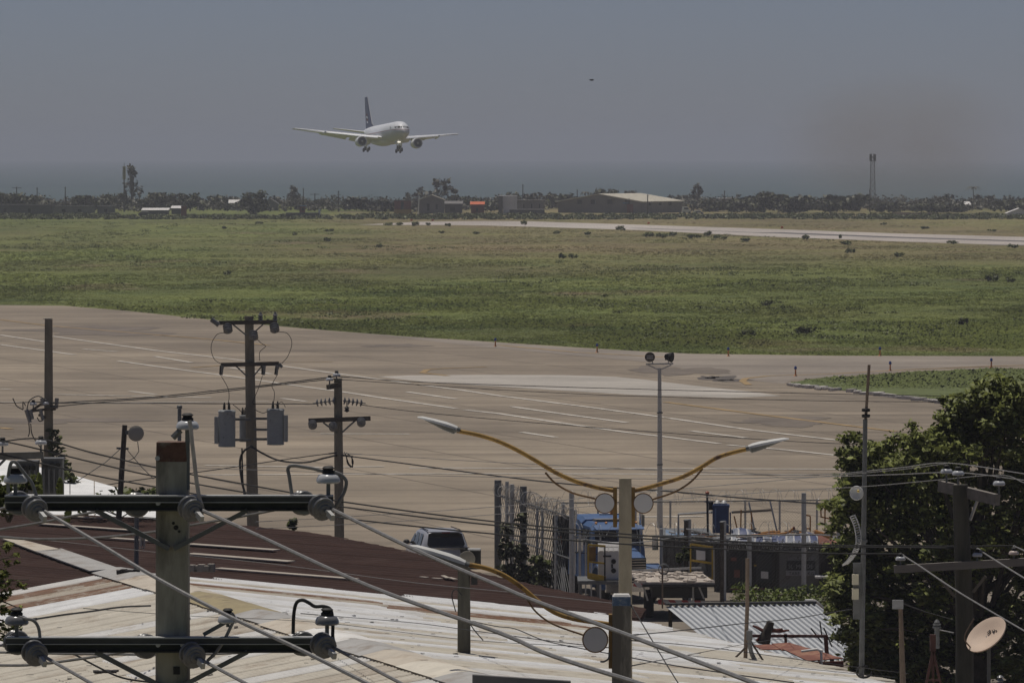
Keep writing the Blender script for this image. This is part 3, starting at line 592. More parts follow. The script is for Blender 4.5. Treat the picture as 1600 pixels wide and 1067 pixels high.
for k in (.2, .45, .7):
    c = B + nv * L * k + u * .03; MB().beam(c - nv * .7 + z * 2.6, c + nv * .7 + z * 2.6, .1, 1.1).build('window', M_glass_d, t, smooth=0)
b = MB(); b.prism([B + nv * 2 + u * .05 + z * (He - .4), B + nv * (L - 2) + u * 4.2 + z * (He - 1.3), B + nv * (L - 2) + u * 4.2 + z * (He - 1.15), B + nv * 2 + u * .05 + z * (He - .2)], nv * .02 + z * .01)
# lattice mast at right and antenna mast at left
def lattice(px, top, d, wpx, label, head):
    s = d / FPX; H = CZ - (top - YH) * s; p = Vector(((px - 800) * s, d, 0)); w0, w1 = wpx * s * .5, wpx * s * .3
    t = thing('lattice_mast', label, 'mast', p)
    co = lambda i, k: p + Vector(((w0 + (w1 - w0) * k) * (-1 if i in (0, 3) else 1), (w0 + (w1 - w0) * k) * (-1 if i < 2 else 1), H * k))
    for i in range(4): MB().tube([co(i, 0), co(i, 1)], .055, 5).build('leg', M_mast, t)
    b = MB(); N = 10
    for j in range(N):
        for i in range(4):
            b.tube([co(i, j / N), co((i + 1) % 4, (j + 1) / N)], .045, 4); b.tube([co((i + 1) % 4, j / N), co(i, (j + 1) / N)], .045, 4); b.tube([co(i, j / N), co((i + 1) % 4, j / N)], .045, 4)
    b.build('bracing', M_mast, t)
    if head:
        for k, (dx, dz) in enumerate(((-.75, -.1), (.75, -.1), (-.35, .0), (.35, .0))):
            MB().box(p + Vector((dx, -.4 + .2 * k, H - .7 + dz)), (.34, .3, 1.9)).build('antenna_panel', M_mast, t, smooth=0)
        MB().box(p + Vector((0, 0, H - 1.7)), (2.0, 1.6, .12)).build('platform', M_mast, t, smooth=0)
    return t
lattice(1363.5, 242, 1580, 9, 'tall hazy lattice mast with antenna panels rising above the trees', True)
s = 1560 / FPX; p = Vector(((194 - 800) * s, 1560, 0)); H = CZ - (258 - YH) * s; t = thing('antenna_mast', 'slim antenna mast beside the tall wispy tree', 'mast', p)
MB().tube([p, p + Vector((0, 0, H - 4))], [.22, .16], 8).build('pole', M_mast, t)
for k, dx in enumerate((-.28, .28, .0)): MB().box(p + Vector((dx, -.1 + .2 * k, H - 2.2)), (.3, .25, 3.6)).build('antenna_panel', M_tin_pale, t, smooth=0)
MB().tube([p + Vector((0, 0, H - 4)), p + Vector((0, 0, H + .6))], .06, 5).build('spike', M_mast, t)
# skyline poles
M_pole_far = mat('far_pole_wood', (.085, .078, .068), .9, var=.2)
for (x, tp, d, arm, lab) in ((26, 292, 1560, 1, 'thin skyline utility pole with crossarm at far left'), (58, 293, 1560, 0, 'thin bare skyline pole second from the left'), (102, 292, 1550, 0, 'dark skyline pole left of the antenna mast'), (474, 294, 1560, 0, 'skyline pole just above the watch hut'), (492, 302, 1570, 1, 'crossarmed skyline pole right of the watch hut'), (529, 298, 1560, 0, 'dark skyline pole between the hut and the red kiosk'),
                           (817, 288, 1600, 0, 'tall thin skyline pole right of the white block'), (902, 296, 1650, 0, 'thin pole behind the warehouse left slope'), (1012, 304, 1510, 0, 'short thick pole in front of the warehouse roof'), (1132, 298, 1620, 0, 'thin hazy pole right of the warehouse'), (1359, 296, 1560, 0, 'thin dark pole just left of the lattice mast'), (1084, 317, 1500, 0, 'short pole at the right corner of the warehouse')):
    s = d / FPX; p = Vector(((x - 800) * s, d, 0)); H = CZ - (tp - YH) * s; t = thing('skyline_pole', lab, 'pole', p)
    MB().tube([p, p + Vector((0, 0, H))], [.2, .13], 6).build('shaft', M_pole_far, t)
    MB().box(p + Vector((0, 0, H - .35)), (2.6 if arm else .5, .15, .14)).build('crossarm', M_pole_far, t, smooth=0)
s = 1465 / FPX; p = Vector(((653 - 800) * s, 1465, 0)); t = thing('white_lamp_post', 'white leaning post in front of the grey gabled house', 'post', p); MB().tube([p, p + Vector((.35, 0, CZ - (306 - YH) * s))], [.17, .12], 7).build('shaft', M_whiteroof, t); MB().box(p + Vector((.45, 0, CZ - (304 - YH) * s)), (.9, .3, .12)).build('head', M_whiteroof, t, smooth=0)
# orange runway marker boards
M_mark = mat('orange_marker', (.75, .16, .06), .7, var=.1)
for (x, y, lab) in ((1013.5, 350.5, 'small orange runway marker board below the warehouse'), (643, 346, 'small orange marker at the left end of the runway'), (1222, 357.5, 'small orange marker on the far runway edge left of the mast'), (676, 346, 'second small orange marker near the left runway end')):
    p = G(x, y); t = thing('runway_marker', lab, 'marker', p); MB().box(p + Vector((0, 0, .28)), (.55, .2, .4)).build('board', M_mark, t, smooth=0); MB().cyl(p, p + Vector((0, 0, .1)), .08, n=6).build('foot', M_steel, t)
# taxiway edge lights
M_cone = mat('orange_light_base', (.55, .20, .05), .7, var=.2); M_bluel = mat('blue_lens', (.03, .06, .25), .2, var=.1)
for i, (x, y, lab) in enumerate(((774, 542, 'taxiway edge light at the left of the field edge'), (933, 551, 'taxiway edge light left of the floodlight pole'), (1138, 557, 'taxiway edge light right of the floodlight pole'), (1375, 556.5, 'taxiway edge light at the field edge above the grass island'), (1243, 588, 'taxiway edge light near the tip of the grass island'), (1391, 580, 'taxiway edge light behind the grass island'), (1549, 575, 'taxiway edge light at the right of the grass island'))):
    p = G(x, y); t = thing('taxiway_light', lab, 'taxiway light', p); MB().lathe([(.16, 0), (.13, .05), (.06, .12), (.05, .5)], p, n=8).build('base', M_cone, t); MB().lathe([(.07, .5), (.1, .52), (.1, .66), (.04, .74)], p, n=8).build('lens', M_bluel, t)
# ================================================================== landing airliner
M_jet = bpy.data.materials.new('airliner_paint'); n, l, bs = nodes_of(M_jet)
tc = n.new('ShaderNodeTexCoord'); sx = n.new('ShaderNodeSeparateXYZ'); l.new(tc.outputs['Object'], sx.inputs[0])
rj = ramp(n, [(0, (.60, .61, .63)), (.515, (.60, .61, .63)), (.52, (.26, .07, .07)), (.545, (.26, .07, .07)), (.55, (.84, .86, .90)), (1, (.84, .86, .90))], 'CONSTANT')
mr = n.new('ShaderNodeMapRange'); mr.inputs[1].default_value = -3; mr.inputs[2].default_value = 3; l.new(sx.outputs[2], mr.inputs[0]); l.new(mr.outputs[0], rj.inputs[0])
l.new(rj.outputs[0], bs.inputs['Base Color']); bs.inputs['Roughness'].default_value = .4
M_jetw = mat('airliner_white', (.84, .86, .90), .4, var=.06, scale=.3); M_jetg = mat('airliner_wing_grey', (.78, .79, .81), .45, var=.08, scale=.3); M_fin = mat('airliner_fin_blue', (.028, .042, .11), .4, var=.1, scale=.4)
M_black = mat('black_rubber', (.018, .018, .018), .8, var=.2); M_metal = mat('bare_metal', (.45, .45, .45), .35, .8, var=.1); M_light = mat('landing_light', (1, .95, .85), .3, var=0, emit=((1, .93, .8), 2.0))
def jet():
    t = thing('airliner', 'white twin engine airliner with a dark blue tail landing with wheels down', 'airplane', (0, 0, 0))
    # local axes: x forward (nose at x=24), y to the pilot's left, z up; fuselage centre line z=0
    st = [(24.2, -.55, .05, .05), (23.8, -.5, .75, .7), (23.0, -.4, 1.35, 1.3), (21.6, -.2, 2.0, 2.0), (19.5, 0, 2.45, 2.55), (17, 0, 2.52, 2.7), (5, 0, 2.52, 2.7), (-5, 0, 2.52, 2.7), (-9, .05, 2.5, 2.65), (-14, .45, 2.15, 2.2), (-19, 1.0, 1.35, 1.45), (-22.5, 1.4, .6, .75), (-24.2, 1.6, .15, .25)]
    b = MB(); N = 24; vv = []
    for (x, zc, ry, rz) in st:
        for k in range(N): a = 2 * math.pi * k / N; vv.append((x, ry * math.cos(a), zc + rz * math.sin(a)))
    m_ = len(st); b.add(vv, [(i * N + k, i * N + (k + 1) % N, (i + 1) * N + (k + 1) % N, (i + 1) * N + k) for i in range(m_ - 1) for k in range(N)] + [tuple(range(N)), tuple((m_ - 1) * N + k for k in range(N))])
    b.build('fuselage', M_jet, t, smooth=60)
    MB().ball((1, 0, -2.2), (8.5, 2.3, 1.15), 16, 8).build('belly_fairing', M_jetg, t)
    def surf(name, m, secs, parent=t):
        """secs: (leading edge point, trailing edge point, thickness)"""
        b = MB(); vv = []
        for (le, te, th, up) in secs:
            le, te, up = Vector(le), Vector(te), Vector(up)
            for (u, h) in ((0, 0), (.04, .55), (.25, 1), (.6, .75), (1, .05), (1, -.05), (.6, -.45), (.25, -.7), (.04, -.5)):
                vv.append(le + (te - le) * u + up * (h * th / 2))
        k = 9; b.add(vv, [(i * k + j, i * k + (j + 1) % k, (i + 1) * k + (j + 1) % k, (i + 1) * k + j) for i in range(len(secs) - 1) for j in range(k)] + [tuple(range(k)), tuple((len(secs) - 1) * k + j for j in range(k))])
        return b.build(name, m, parent, smooth=50)
    Z = (0, 0, 1)
    for s in (1, -1):
        wng = surf('wing', M_jetg, [((8.2, s * 1.5, -1.35), (-3.6, s * 1.5, -1.9), 1.35, Z), ((2.6, s * 9.0, -.55), (-4.6, s * 9.0, -1.0), .75, Z), ((-8.3, s * 23.5, 1.25), (-10.6, s * 23.8, 1.1), .25, Z)])
        surf('flap', M_jetg, [((-3.2, s * 2.6, -1.85), (-5.7, s * 2.6, -2.75), .28, Z), ((-4.3, s * 8.6, -1.05), (-6.2, s * 8.6, -1.7), .22, Z)], wng)
        surf('flap', M_jetg, [((-4.5, s * 9.4, -.95), (-6.3, s * 9.4, -1.55), .2, Z), ((-7.3, s * 16.5, .15), (-8.6, s * 16.5, -.2), .15, Z)], wng)
        surf('slat', M_jetw, [((7.2, s * 3.4, -1.5), (5.6, s * 3.4, -.85), .3, Z), ((2.9, s * 9.2, -.85), (1.8, s * 9.2, -.2), .3, Z), ((-8.1, s * 23.2, .95), (-8.9, s * 23.2, 1.35), .2, Z)], wng)
        for yy in (4.2, 12.6, 16.2): MB().tube([(-1.5, s * yy, -2.0 + yy * .13), (-5.2, s * yy, -2.5 + yy * .13), (-6.8, s * yy, -2.55 + yy * .13)], [.28, .3, .05], 8).build('flap_fairing', M_jetg, wng)
        surf('tailplane', M_jetg, [((-15.6, s * 1.0, 1.3), (-21.2, s * 1.0, 1.2), .6, Z), ((-20.9, s * 9.2, 2.3), (-23.4, s * 9.2, 2.25), .2, Z)])
        nb = MB(); nb.lathe([(1.12, 0), (1.34, .12), (1.42, .6), (1.42, 2.2), (1.2, 3.8), (.82, 5.2), (.45, 5.9), (.05, 6.4)], (7.6, s * 7.9, -2.55), (-1, 0, -.03), 22); nac = nb.build('engine', M_jetw, t, smooth=50)
        MB().lathe([(1.13, -.02), (1.3, -.06), (1.36, .10), (1.14, .14)], (7.6, s * 7.9, -2.55), (-1, 0, -.03), 22).build('intake_lip', M_metal, nac)
        MB().lathe([(1.08, -.035), (1.08, .0)], (7.6, s * 7.9, -2.55), (-1, 0, -.03), 22).build('fan', M_black, nac)
        MB().lathe([(.02, -.3), (.2, -.15), (.3, -.04)], (7.6, s * 7.9, -2.55), (-1, 0, -.03), 12).build('spinner', M_metal, nac)
        MB().prism([(5.5, s * 7.8, -1.3), (-.5, s * 7.8, -.7), (-.5, s * 7.8, -1.6), (2.5, s * 7.8, -1.9)], (0, s * .25, 0)).build('pylon', M_jetg, t, smooth=0)
        # main gear, four wheels on a tilted bogie
        g_ = MB().tube([(-.6, s * 4.65, -1.7), (-.8, s * 4.65, -4.3)], [.2, .16], 8).build('main_gear', M_jetg, t)
        MB().tube([(-.7, s * 3.2, -2.0), (-.75, s * 4.6, -3.4)], .1, 6).build('brace', M_jetg, g_)
        MB().box((-.6, s * 5.15, -2.9), (1.6, .07, 1.4)).build('gear_door', M_jetw, g_, smooth=0)
        MB().tube([(.05, s * 4.65, -4.15), (-1.7, s * 4.65, -4.5)], .12, 6).build('bogie', M_jetg, g_)
        for (wx, wz) in ((.05, -4.15), (-1.7, -4.5)):
            for wy in (-.57, .57): MB().lathe([(.3, -.2), (.5, -.21), (.57, -.12), (.57, .12), (.5, .21), (.3, .2)], (wx, s * 4.65 + wy, wz), (0, 1, 0), 16).build('wheel', M_black, g_)
        MB().ball((4.6, s * 2.75, -1.15), (.12, .26, .2), 10, 6).build('landing_lamp', M_light, t) if s < 0 else None
    g_ = MB().tube([(17.4, 0, -2.3), (17.6, 0, -4.5)], [.16, .12], 8).build('nose_gear', M_jetg, t)
    for wy in (-.33, .33): MB().lathe([(.25, -.17), (.42, -.18), (.47, -.1), (.47, .1), (.42, .18), (.25, .17)], (17.6, wy, -4.45), (0, 1, 0), 16).build('wheel', M_black, g_)
    for wy in (-.3, .3): MB().box((17.0, wy * 2.2, -2.9), (1.5, .06, .9)).build('gear_door', M_jetw, g_, smooth=0)
    for wy in (-.24, .24): MB().ball((17.85, wy, -3.0), (.1, .21, .21), 10, 6).build('landing_lamp', M_light, g_)
    # fin
    Y = (0, 1, 0)
    fin = surf('fin', M_fin, [((-11.5, 0, 2.5), (-21.3, 0, 2.4), .7, Y), ((-14.2, 0, 3.6), (-21.6, 0, 3.4), .6, Y), ((-20.4, 0, 11.4), (-23.6, 0, 11.4), .3, Y)])
    MB().tube([(-11.6, 0, 2.62), (-14.1, 0, 3.66), (-20.35, 0, 11.4)], .11, 6).build('leading_edge', M_metal, fin)
    for s in (1, -1):
        for k, zz in enumerate((4.2, 4.9, 5.6, 6.3)): MB().box((-18.6 - .35 * k, s * .27, zz), (1.5, .05, .42), Matrix.Rotation(.25, 3, 'Y')).build('fin_lettering', M_red if k % 2 else M_jetw, fin, smooth=0)
    # flight deck panes
    def skin(y, z_):
        for i in range(len(st) - 1):
            for q in range(20):
                u = q / 20; x, zc, ry, rz = [st[i][k] + (st[i + 1][k] - st[i][k]) * u for k in range(4)]
                if (y / ry) ** 2 + ((z_ - zc) / rz) ** 2 <= 1: return Vector((x + .05, y * 1.015, z_ + .05))
        return Vector((18, y, z_))
    for s in (1, -1):
        for (y0, y1, z0, z1) in ((.06, .78, .62, 1.14), (.9, 1.48, .58, 1.12), (1.58, 1.98, .52, 1.04)):
            MB().prism([skin(s * y0, z0), skin(s * y1, z0), skin(s * y1, z1 - .06), skin(s * y0, z1)], (-.12, 0, -.05)).build('windshield_pane', M_black, t, smooth=0)
    for s in (1, -1): MB().box((17.6, s * 2.42, .25), (.95, .12, 1.8)).build('door', M_jetg, t, smooth=0)
    return t
jt = jet()
JD = 1575.0
h_ = R(15.0)
nose_dir = Vector((math.sin(h_), -math.cos(h_), 0))
# rotate so that local +x (nose) points towards the camera and to the right, nose slightly up, image-left wing slightly high
ang = math.atan2(nose_dir.y, nose_dir.x)
jt.rotation_mode = 'XYZ'
jt.rotation_euler = (Matrix.Rotation(ang, 4, 'Z') @ Matrix.Rotation(R(-2.5), 4, 'Y') @ Matrix.Rotation(R(-1.8), 4, 'X')).to_euler()
pn = V(632.5, 206.5, JD - 23); jt.location = pn - nose_dir * 24.2 + Vector((0, 0, -24.2 * math.sin(R(2.5)) + .55))
# small dark bird
b = MB(); p = V(924.5, 125.5, 420); t = thing('bird', 'small dark bird gliding alone in the sky', 'bird', p)
MB().ball(p, (.17, .06, .055), 10, 6).build('body', M_black, t)
for s in (-1, 1): MB().prism([p + Vector((-.05, 0, .03)), p + Vector((.06, 0, .03)), p + Vector((.02 + s * .1, -.28 * s, .05)), p + Vector((-.04 + s * .1, -.3 * s, .05))], (0, 0, .015)).build('wing', M_black, t, smooth=0)
MB().prism([p + Vector((-.14, -.03, 0)), p + Vector((-.14, .03, 0)), p + Vector((-.25, .05, .02)), p + Vector((-.25, -.05, .02))], (0, 0, .012)).build('tail', M_black, t, smooth=0)
# ================================================================== utility poles
M_conc = mat('pole_concrete', (.36, .335, .275), .9, var=.28, scale=7, stretch=(1, 1, .2), bump=.5, dirt=(.17, .155, .125), dirt_amt=.5, dirt_scale=3.0)
M_conc2 = mat('pole_concrete_warm', (.37, .325, .24), .9, var=.2, scale=4, stretch=(1, 1, .3), bump=.3)
M_conc_far = mat('pole_concrete_far', (.215, .19, .145), .9, var=.25, scale=3, stretch=(1, 1, .3))
M_wood = mat('pole_wood', (.17, .148, .118), .9, var=.35, scale=9, stretch=(1, 1, .12), bump=.5)
M_wood_g = mat('dark_pole_wood', (.085, .08, .062), .9, var=.35, scale=9, stretch=(1, 1, .12), bump=.5)
M_wood_d = mat('crossarm_wood', (.085, .07, .055), .9, var=.35, scale=8, stretch=(.15, 1, 1), bump=.4)
M_wood_l = mat('grey_crossarm_wood', (.21, .19, .17), .9, var=.25, scale=8, stretch=(.15, 1, 1), bump=.4)
M_rustcap = mat('rust_red_primer', (.12, .062, .044), .9, var=.4, scale=10, dirt=(.20, .165, .13), dirt_amt=.5, dirt_scale=6)
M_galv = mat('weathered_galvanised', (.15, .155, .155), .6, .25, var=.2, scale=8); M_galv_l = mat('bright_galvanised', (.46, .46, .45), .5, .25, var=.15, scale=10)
M_porc = mat('white_porcelain', (.50, .51, .53), .25, var=.08, scale=10); M_porcg = mat('grey_glazed_insulator', (.17, .17, .175), .22, var=.15, scale=12, spec=.6); M_porcp = mat('pinkish_porcelain', (.60, .50, .45), .3, var=.1)
M_trafo = mat('transformer_grey_paint', (.31, .325, .325), .55, .05, var=.1, scale=3, dirt=(.14, .13, .12), dirt_amt=.12, dirt_scale=2); M_cable = mat('aluminium_cable', (.23, .225, .22), .6, .2, var=.25, scale=14); M_bcable = mat('black_cable', (.028, .028, .028), .7, var=.2); M_cable_w = mat('pale_jumper', (.55, .50, .45), .7, var=.2, scale=12)
M_arm_shade = mat('shaded_steel_channel', (.060, .062, .058), .8, 0, var=.25, scale=6)  # steel darkened to stand for the shade inside the crossarm channel
M_darktank = mat('dark_tank_grey', (.15, .155, .16), .6, .1, var=.15, scale=3, dirt=(.09, .085, .08), dirt_amt=.3)
M_tape = mat('black_tape', (.02, .02, .02), .7, var=.2)
Zv = Vector((0, 0, 1))
def pin(parent, p, s=1.0, m=None, pinlen=.11, capm=None):
    """pin insulator: porcelain bell on a steel pin, dark tied top"""
    m = m or M_porc; p = Vector(p)
    o = MB().lathe([(.02 * s, pinlen), (.08 * s, pinlen), (.094 * s, pinlen + .012 * s), (.092 * s, pinlen + .035 * s), (.078 * s, pinlen + .062 * s), (.045 * s, pinlen + .075 * s)], p, Zv, 16).build('insulator', m, parent, smooth=50)
    MB().cyl(p - Zv * .02, p + Zv * (pinlen + .02), .016 * s, n=8).build('pin', M_galv, o)
    MB().lathe([(.045 * s, pinlen + .07 * s), (.05 * s, pinlen + .09 * s), (.036 * s, pinlen + .105 * s), (.05 * s, pinlen + .12 * s), (.03 * s, pinlen + .135 * s)], p, Zv, 12).build('tie', capm or M_tape, o)
    return o
def discs(parent, p, ax, s=1.0, n=2, gap=.07, clamp=True):
    """strain string of disc insulators starting at p and pointing along ax"""
    ax = Vector(ax).normalized(); p = Vector(p)
    root = MB().tube([p, p + ax * (.03 + gap * n * s + .05)], .014 * s, 6).build('strain_string', M_galv, parent)
    for i in range(n):
        q = p + ax * (.03 + gap * i * s)
        MB().lathe([(.03 * s, 0), (.085 * s, .0), (.094 * s, .012 * s), (.088 * s, .026 * s), (.07 * s, .028 * s), (.064 * s, .036 * s), (.046 * s, .036 * s), (.04 * s, .05 * s), (.02 * s, .052 * s)], q, ax, 20).build('disc', M_porcg, root, smooth=35)
    if clamp:
        e = p + ax * (.05 + gap * n * s)
        MB().beam(e, e + ax * .09 * s + Zv * -.01, .03 * s, .045 * s).build('clamp', M_galv_l, root, smooth=0)
    return root

# ---- A: foreground concrete pole with two steel crossarms (about 44 m away)
D = 44.5; s0 = D / FPX; A0 = V(270, 690, D); base = Vector((A0.x, A0.y, 0))
tA = thing('utility_pole', 'large foreground concrete pole with two steel crossarms and a rusty red top', 'utility pole', base)
hw = 25 * s0
def octo(cx, cy, z0, z1, w0, w1, ch=.16):
    vv = []
    for z, w_ in ((z0, w0), (z1, w1)):
        c = w_ * ch
        vv += [(cx - w_ + c, cy - w_, z), (cx + w_ - c, cy - w_, z), (cx + w_, cy - w_ + c, z), (cx + w_, cy + w_ - c, z), (cx + w_ - c, cy + w_, z), (cx - w_ + c, cy + w_, z), (cx - w_, cy + w_ - c, z), (cx - w_, cy - w_ + c, z)]
    b = MB(); b.add(vv, [(k, (k + 1) % 8, 8 + (k + 1) % 8, 8 + k) for k in range(8)] + [tuple(range(7, -1, -1)), tuple(range(8, 16))]); return b
ztop = A0.z; zcap = V(0, 720, D).z
octo(base.x, D, 0, zcap, hw * 1.25, hw, .14).build('shaft', M_conc, tA, smooth=0)
octo(base.x, D, zcap, ztop, hw * 1.002, hw * .97, .14).build('painted_top', M_rustcap, tA, smooth=0)
def carm(py, x0, x1, nm='crossarm'):
    """steel channel: top flange, web set back, lower lip"""
    zt = V(0, py, D).z; xa, xb = V(x0, 0, D).x, V(x1, 0, D).x; yf = D - hw - .075
    b = MB(); b.box(((xa + xb) / 2, yf - .01, zt - .004), (xb - xa, .13, .010)); b.box(((xa + xb) / 2, yf - .069, zt - .052), (xb - xa, .010, .006)); b.box(((xa + xb) / 2, yf - .045, zt - .052), (xb - xa, .05, .006))
    o = b.build(nm, M_galv_l, tA, smooth=0)  # flange and lip in brighter steel, standing for their lit edges
    b = MB(); b.box(((xa + xb) / 2, yf + .045, zt - .066), (xb - xa, .012, .112)); b.box(((xa + xb) / 2, yf + .01, zt - .118), (xb - xa, .07, .010)); b.box(((xa + xb) / 2, yf - .066, zt - .03), (xb - xa, .008, .040)); b.build('web', M_arm_shade, o, smooth=0)  # channel interior coloured dark: its shade is in the material
    for k in (250, 288):
        q = V(k, 0, D); MB().cyl((q.x, yf - .06, zt - .06), (q.x, D - hw, zt - .06), .018, n=8).build('bolt', M_galv_l, o)
    return zt, yf, o
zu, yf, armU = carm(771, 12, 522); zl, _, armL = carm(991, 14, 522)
for zt, k in ((zu, 0), (zl, 1)):
    for sx_ in (-1, 1):
        px_ = 270 + sx_ * 118; q = V(px_, 0, D); MB().beam((q.x, yf + .02, zt - .12), (base.x + sx_ * .02, D - hw - .03, zt - .42), .05, .035).build('brace', M_galv, tA, smooth=0)
for (x, y, r_) in ((275, 824, .022), (271, 817, .014), (280, 830, .012)): MB().lathe([(r_, 0), (r_ * .8, .012)], V(x, y, D - hw + .004), (0, -1, 0), 9).build('drill_hole', M_tape, tA)
MB().box(V(276, 1047, D - hw - .004), (.05, .02, .06)).build('drill_hole', M_tape, tA, smooth=0)
# strain discs towards the camera side (conductors leave to lower right)
rightd = Vector((.42, -.86, -.26)).normalized()
front = [(48, 789), (292, 789), (495, 787), (48, 1014), (294, 1017), (498, 1002)]
for (x, y) in front: discs(tA, V(x, y, D - .32), rightd, 1.02, 2, .085)
back = [(32, 786), (218, 789), (478, 786), (30, 1004), (232, 1010), (478, 1006)]
leftd = Vector((-.35, .92, -.02)).normalized()
for (x, y) in back: discs(tA, V(x, y, D + .12), leftd, 1.05, 2, .07)
# pin insulators on the arms
for (x, y) in ((24, 770), (513, 770), (26, 991), (511, 991)): pin(tA, V(x, y, D - .2), 1.0, M_porc if y < 900 else M_porcg, .075)
q = V(355, 985, D - .2); MB().beam(V(318, 991, D - .2), V(352, 972, D - .2), .03, .03).build('bracket', M_galv, tA, smooth=0); pin(tA, V(356, 975, D - .2), .85, M_porc, .01)
# steel post with top insulator beside the head
b = MB(); q0, q1 = V(293, 765, D - .1), V(293, 672, D - .1); b.beam(q0, q1, .035, .035); b.build('steel_post', M_galv, tA, smooth=0)
pin(tA, V(293, 674, D - .1), .95, M_porc, .015)
MB().tube(pxs([(282, 672), (270, 684)], D - .12), .028, 6).build('tape_end', M_galv, tA)
MB().cyl(V(246, 716, D - .15), V(246, 716, D - .05), .02, n=8).build('bolt', M_galv_l, tA)
# jumpers
def jumper(pts, d, r, m=M_cable, nm='jumper'):
    return MB().tube(spline(pxs(pts, d), 5), r, 8).build(nm, m, tA)
jumper([(296, 657), (298, 668), (300, 690), (303, 715), (307, 750), (311, 775), (316, 793)], D - .3, .016, M_cable_w)
jumper([(456, 772), (452, 745), (450, 732), (457, 727), (472, 729), (490, 732), (505, 736), (520, 737), (533, 742), (541, 752), (538, 768), (529, 785), (522, 795)], D - .2, .014)
jumper([(458, 990), (459, 960), (463, 942), (472, 937), (482, 941), (492, 947), (506, 947), (517, 953), (520, 975), (520, 995), (524, 1010)], D - .2, .014, M_bcable)
jumper([(13, 770), (13, 745), (17, 724), (24, 722), (33, 733), (42, 744), (50, 755), (56, 772), (64, 797)], D - .25, .014)
jumper([(28, 963), (38, 966), (52, 969), (60, 980), (63, 1000), (66, 1022)], D - .25, .013)
jumper([(362, 957), (366, 966), (360, 980), (350, 1000), (338, 1018), (324, 1032)], D - .25, .013)
# ---- B: pole 390 with three transformers
def rnd_pole(tt, px0, top, pxb, d, r0, r1, m, py_b=None):
    s = d / FPX; p0 = Vector(((pxb - 800) * s, d, 0)); p1 = V(px0, top, d); MB().tube([p0, p1], [r0, r1], 12).build('shaft', m, tt); return p0, p1
def arm(tt, x0, y0, x1, y1, d, h, m=M_wood_d, dep=.11):
    return MB().beam(V(x0, y0, d), V(x1, y1, d), dep, h).build('crossarm', m, tt, smooth=0)
def trafo(tt, x0, x1, y0, y1, d, radiator=None):
    s = d / FPX; c = V((x0 + x1) / 2, y1, d); r = (x1 - x0) / 2 * s; h = (y1 - y0) * s
    o = MB().lathe([(r * .9, 0), (r, .02), (r, .05), (r * .985, .06), (r * .985, h * .93), (r * 1.05, h * .935), (r * 1.05, h * .955), (r * .9, h * .99), (r * .3, h)], c, Zv, 20).build('transformer', M_trafo, tt, smooth=40)
    for dx in (-.3, .25):
        q = c + Vector((r * dx, 0, h)); MB().lathe([(.05, -.02), (.06, .05), (.035, .07), (.065, .1), (.035, .13), (.06, .16), (.03, .2), (.02, .27)], q, Zv, 10).build('bushing', M_tape, o)
    if radiator:
        xx = c.x + radiator * (r + .07)
        for j in range(3): MB().box((xx, d - .16 + .16 * j, c.z + h * .45), (.13, .05, h * .72)).build('radiator_fin', M_trafo, o, smooth=0)
    for z_ in (.25, .75): MB().box((c.x, d + r * .6, c.z + h * z_), (r * 1.4, r * 1.1, .06)).build('band', M_galv, o, smooth=0)
    return o
D2 = 211.0; s2 = D2 / FPX
tB = thing('utility_pole', 'utility pole on the apron edge carrying three grey transformers under two crossarms', 'utility pole', (V(397, 0, D2).x, D2, 0))
rnd_pole(tB, 389, 494, 397, D2, .24, .165, M_conc_far)
a1 = arm(tB, 342, 504.5, 433, 503, D2 - .25, .15); a2 = arm(tB, 345, 570, 436, 568, D2 - .25, .15)
for (x, y, x2, y2) in ((364, 507, 385, 524), (411, 507, 394, 522), (369, 572, 386, 588), (409, 572, 396, 588)): MB().beam(V(x, y, D2 - .2), V(x2, y2, D2 - .2), .06, .05).build('brace', M_galv, tB, smooth=0)
for (x, y) in ((355, 509), (395, 520), (428, 508)): discs(tB, V(x, y - 1, D2 - .35), (.15, -.6, -.75), 1.9, 3, .055, False)
for (x, y0, y1) in ((407, 502, 489), (430, 502, 487)): MB().lathe([(.07, 0), (.1, .04), (.06, .08), (.1, .13), (.06, .17), (.1, .22), (.05, .28), (.04, .34)], V(x, y0, D2 - .25), Zv, 10).build('post_insulator', M_porcg, tB)
MB().tube(pxs([(330, 499), (337, 504), (342, 508)], D2 - .3), .09, 8).build('fuse', M_galv, tB)
for (x, dx) in ((347, -1), (412, 0), (434, -2)):
    o = MB().tube(pxs([(x, 571), (x + dx, 578), (x + dx, 586)], D2 - .35), [.09, .07, .05], 8).build('cutout_fuse', M_porcg, tB); MB().cyl(V(x - 2.5, 572, D2 - .4), V(x + dx - 2.5, 585, D2 - .4), .03, n=6).build('fuse_tube', M_tape, o)
MB().tube(pxs([(436, 568), (441, 574)], D2 - .3), .06, 6).build('clamp', M_galv, tB)
trafo(tB, 341, 368, 640, 698, D2 - .75, -1); trafo(tB, 374, 389, 648, 690, D2 + .35); trafo(tB, 417, 444, 638, 695, D2 - .7, 1)
for (xa, xb, y) in ((366, 392, 655), (366, 392, 687), (397, 418, 654), (397, 418, 671), (397, 418, 686)): MB().beam(V(xa, y, D2 - .45), V(xb, y, D2 - .3), .08, .09).build('bracket', M_galv, tB, smooth=0)
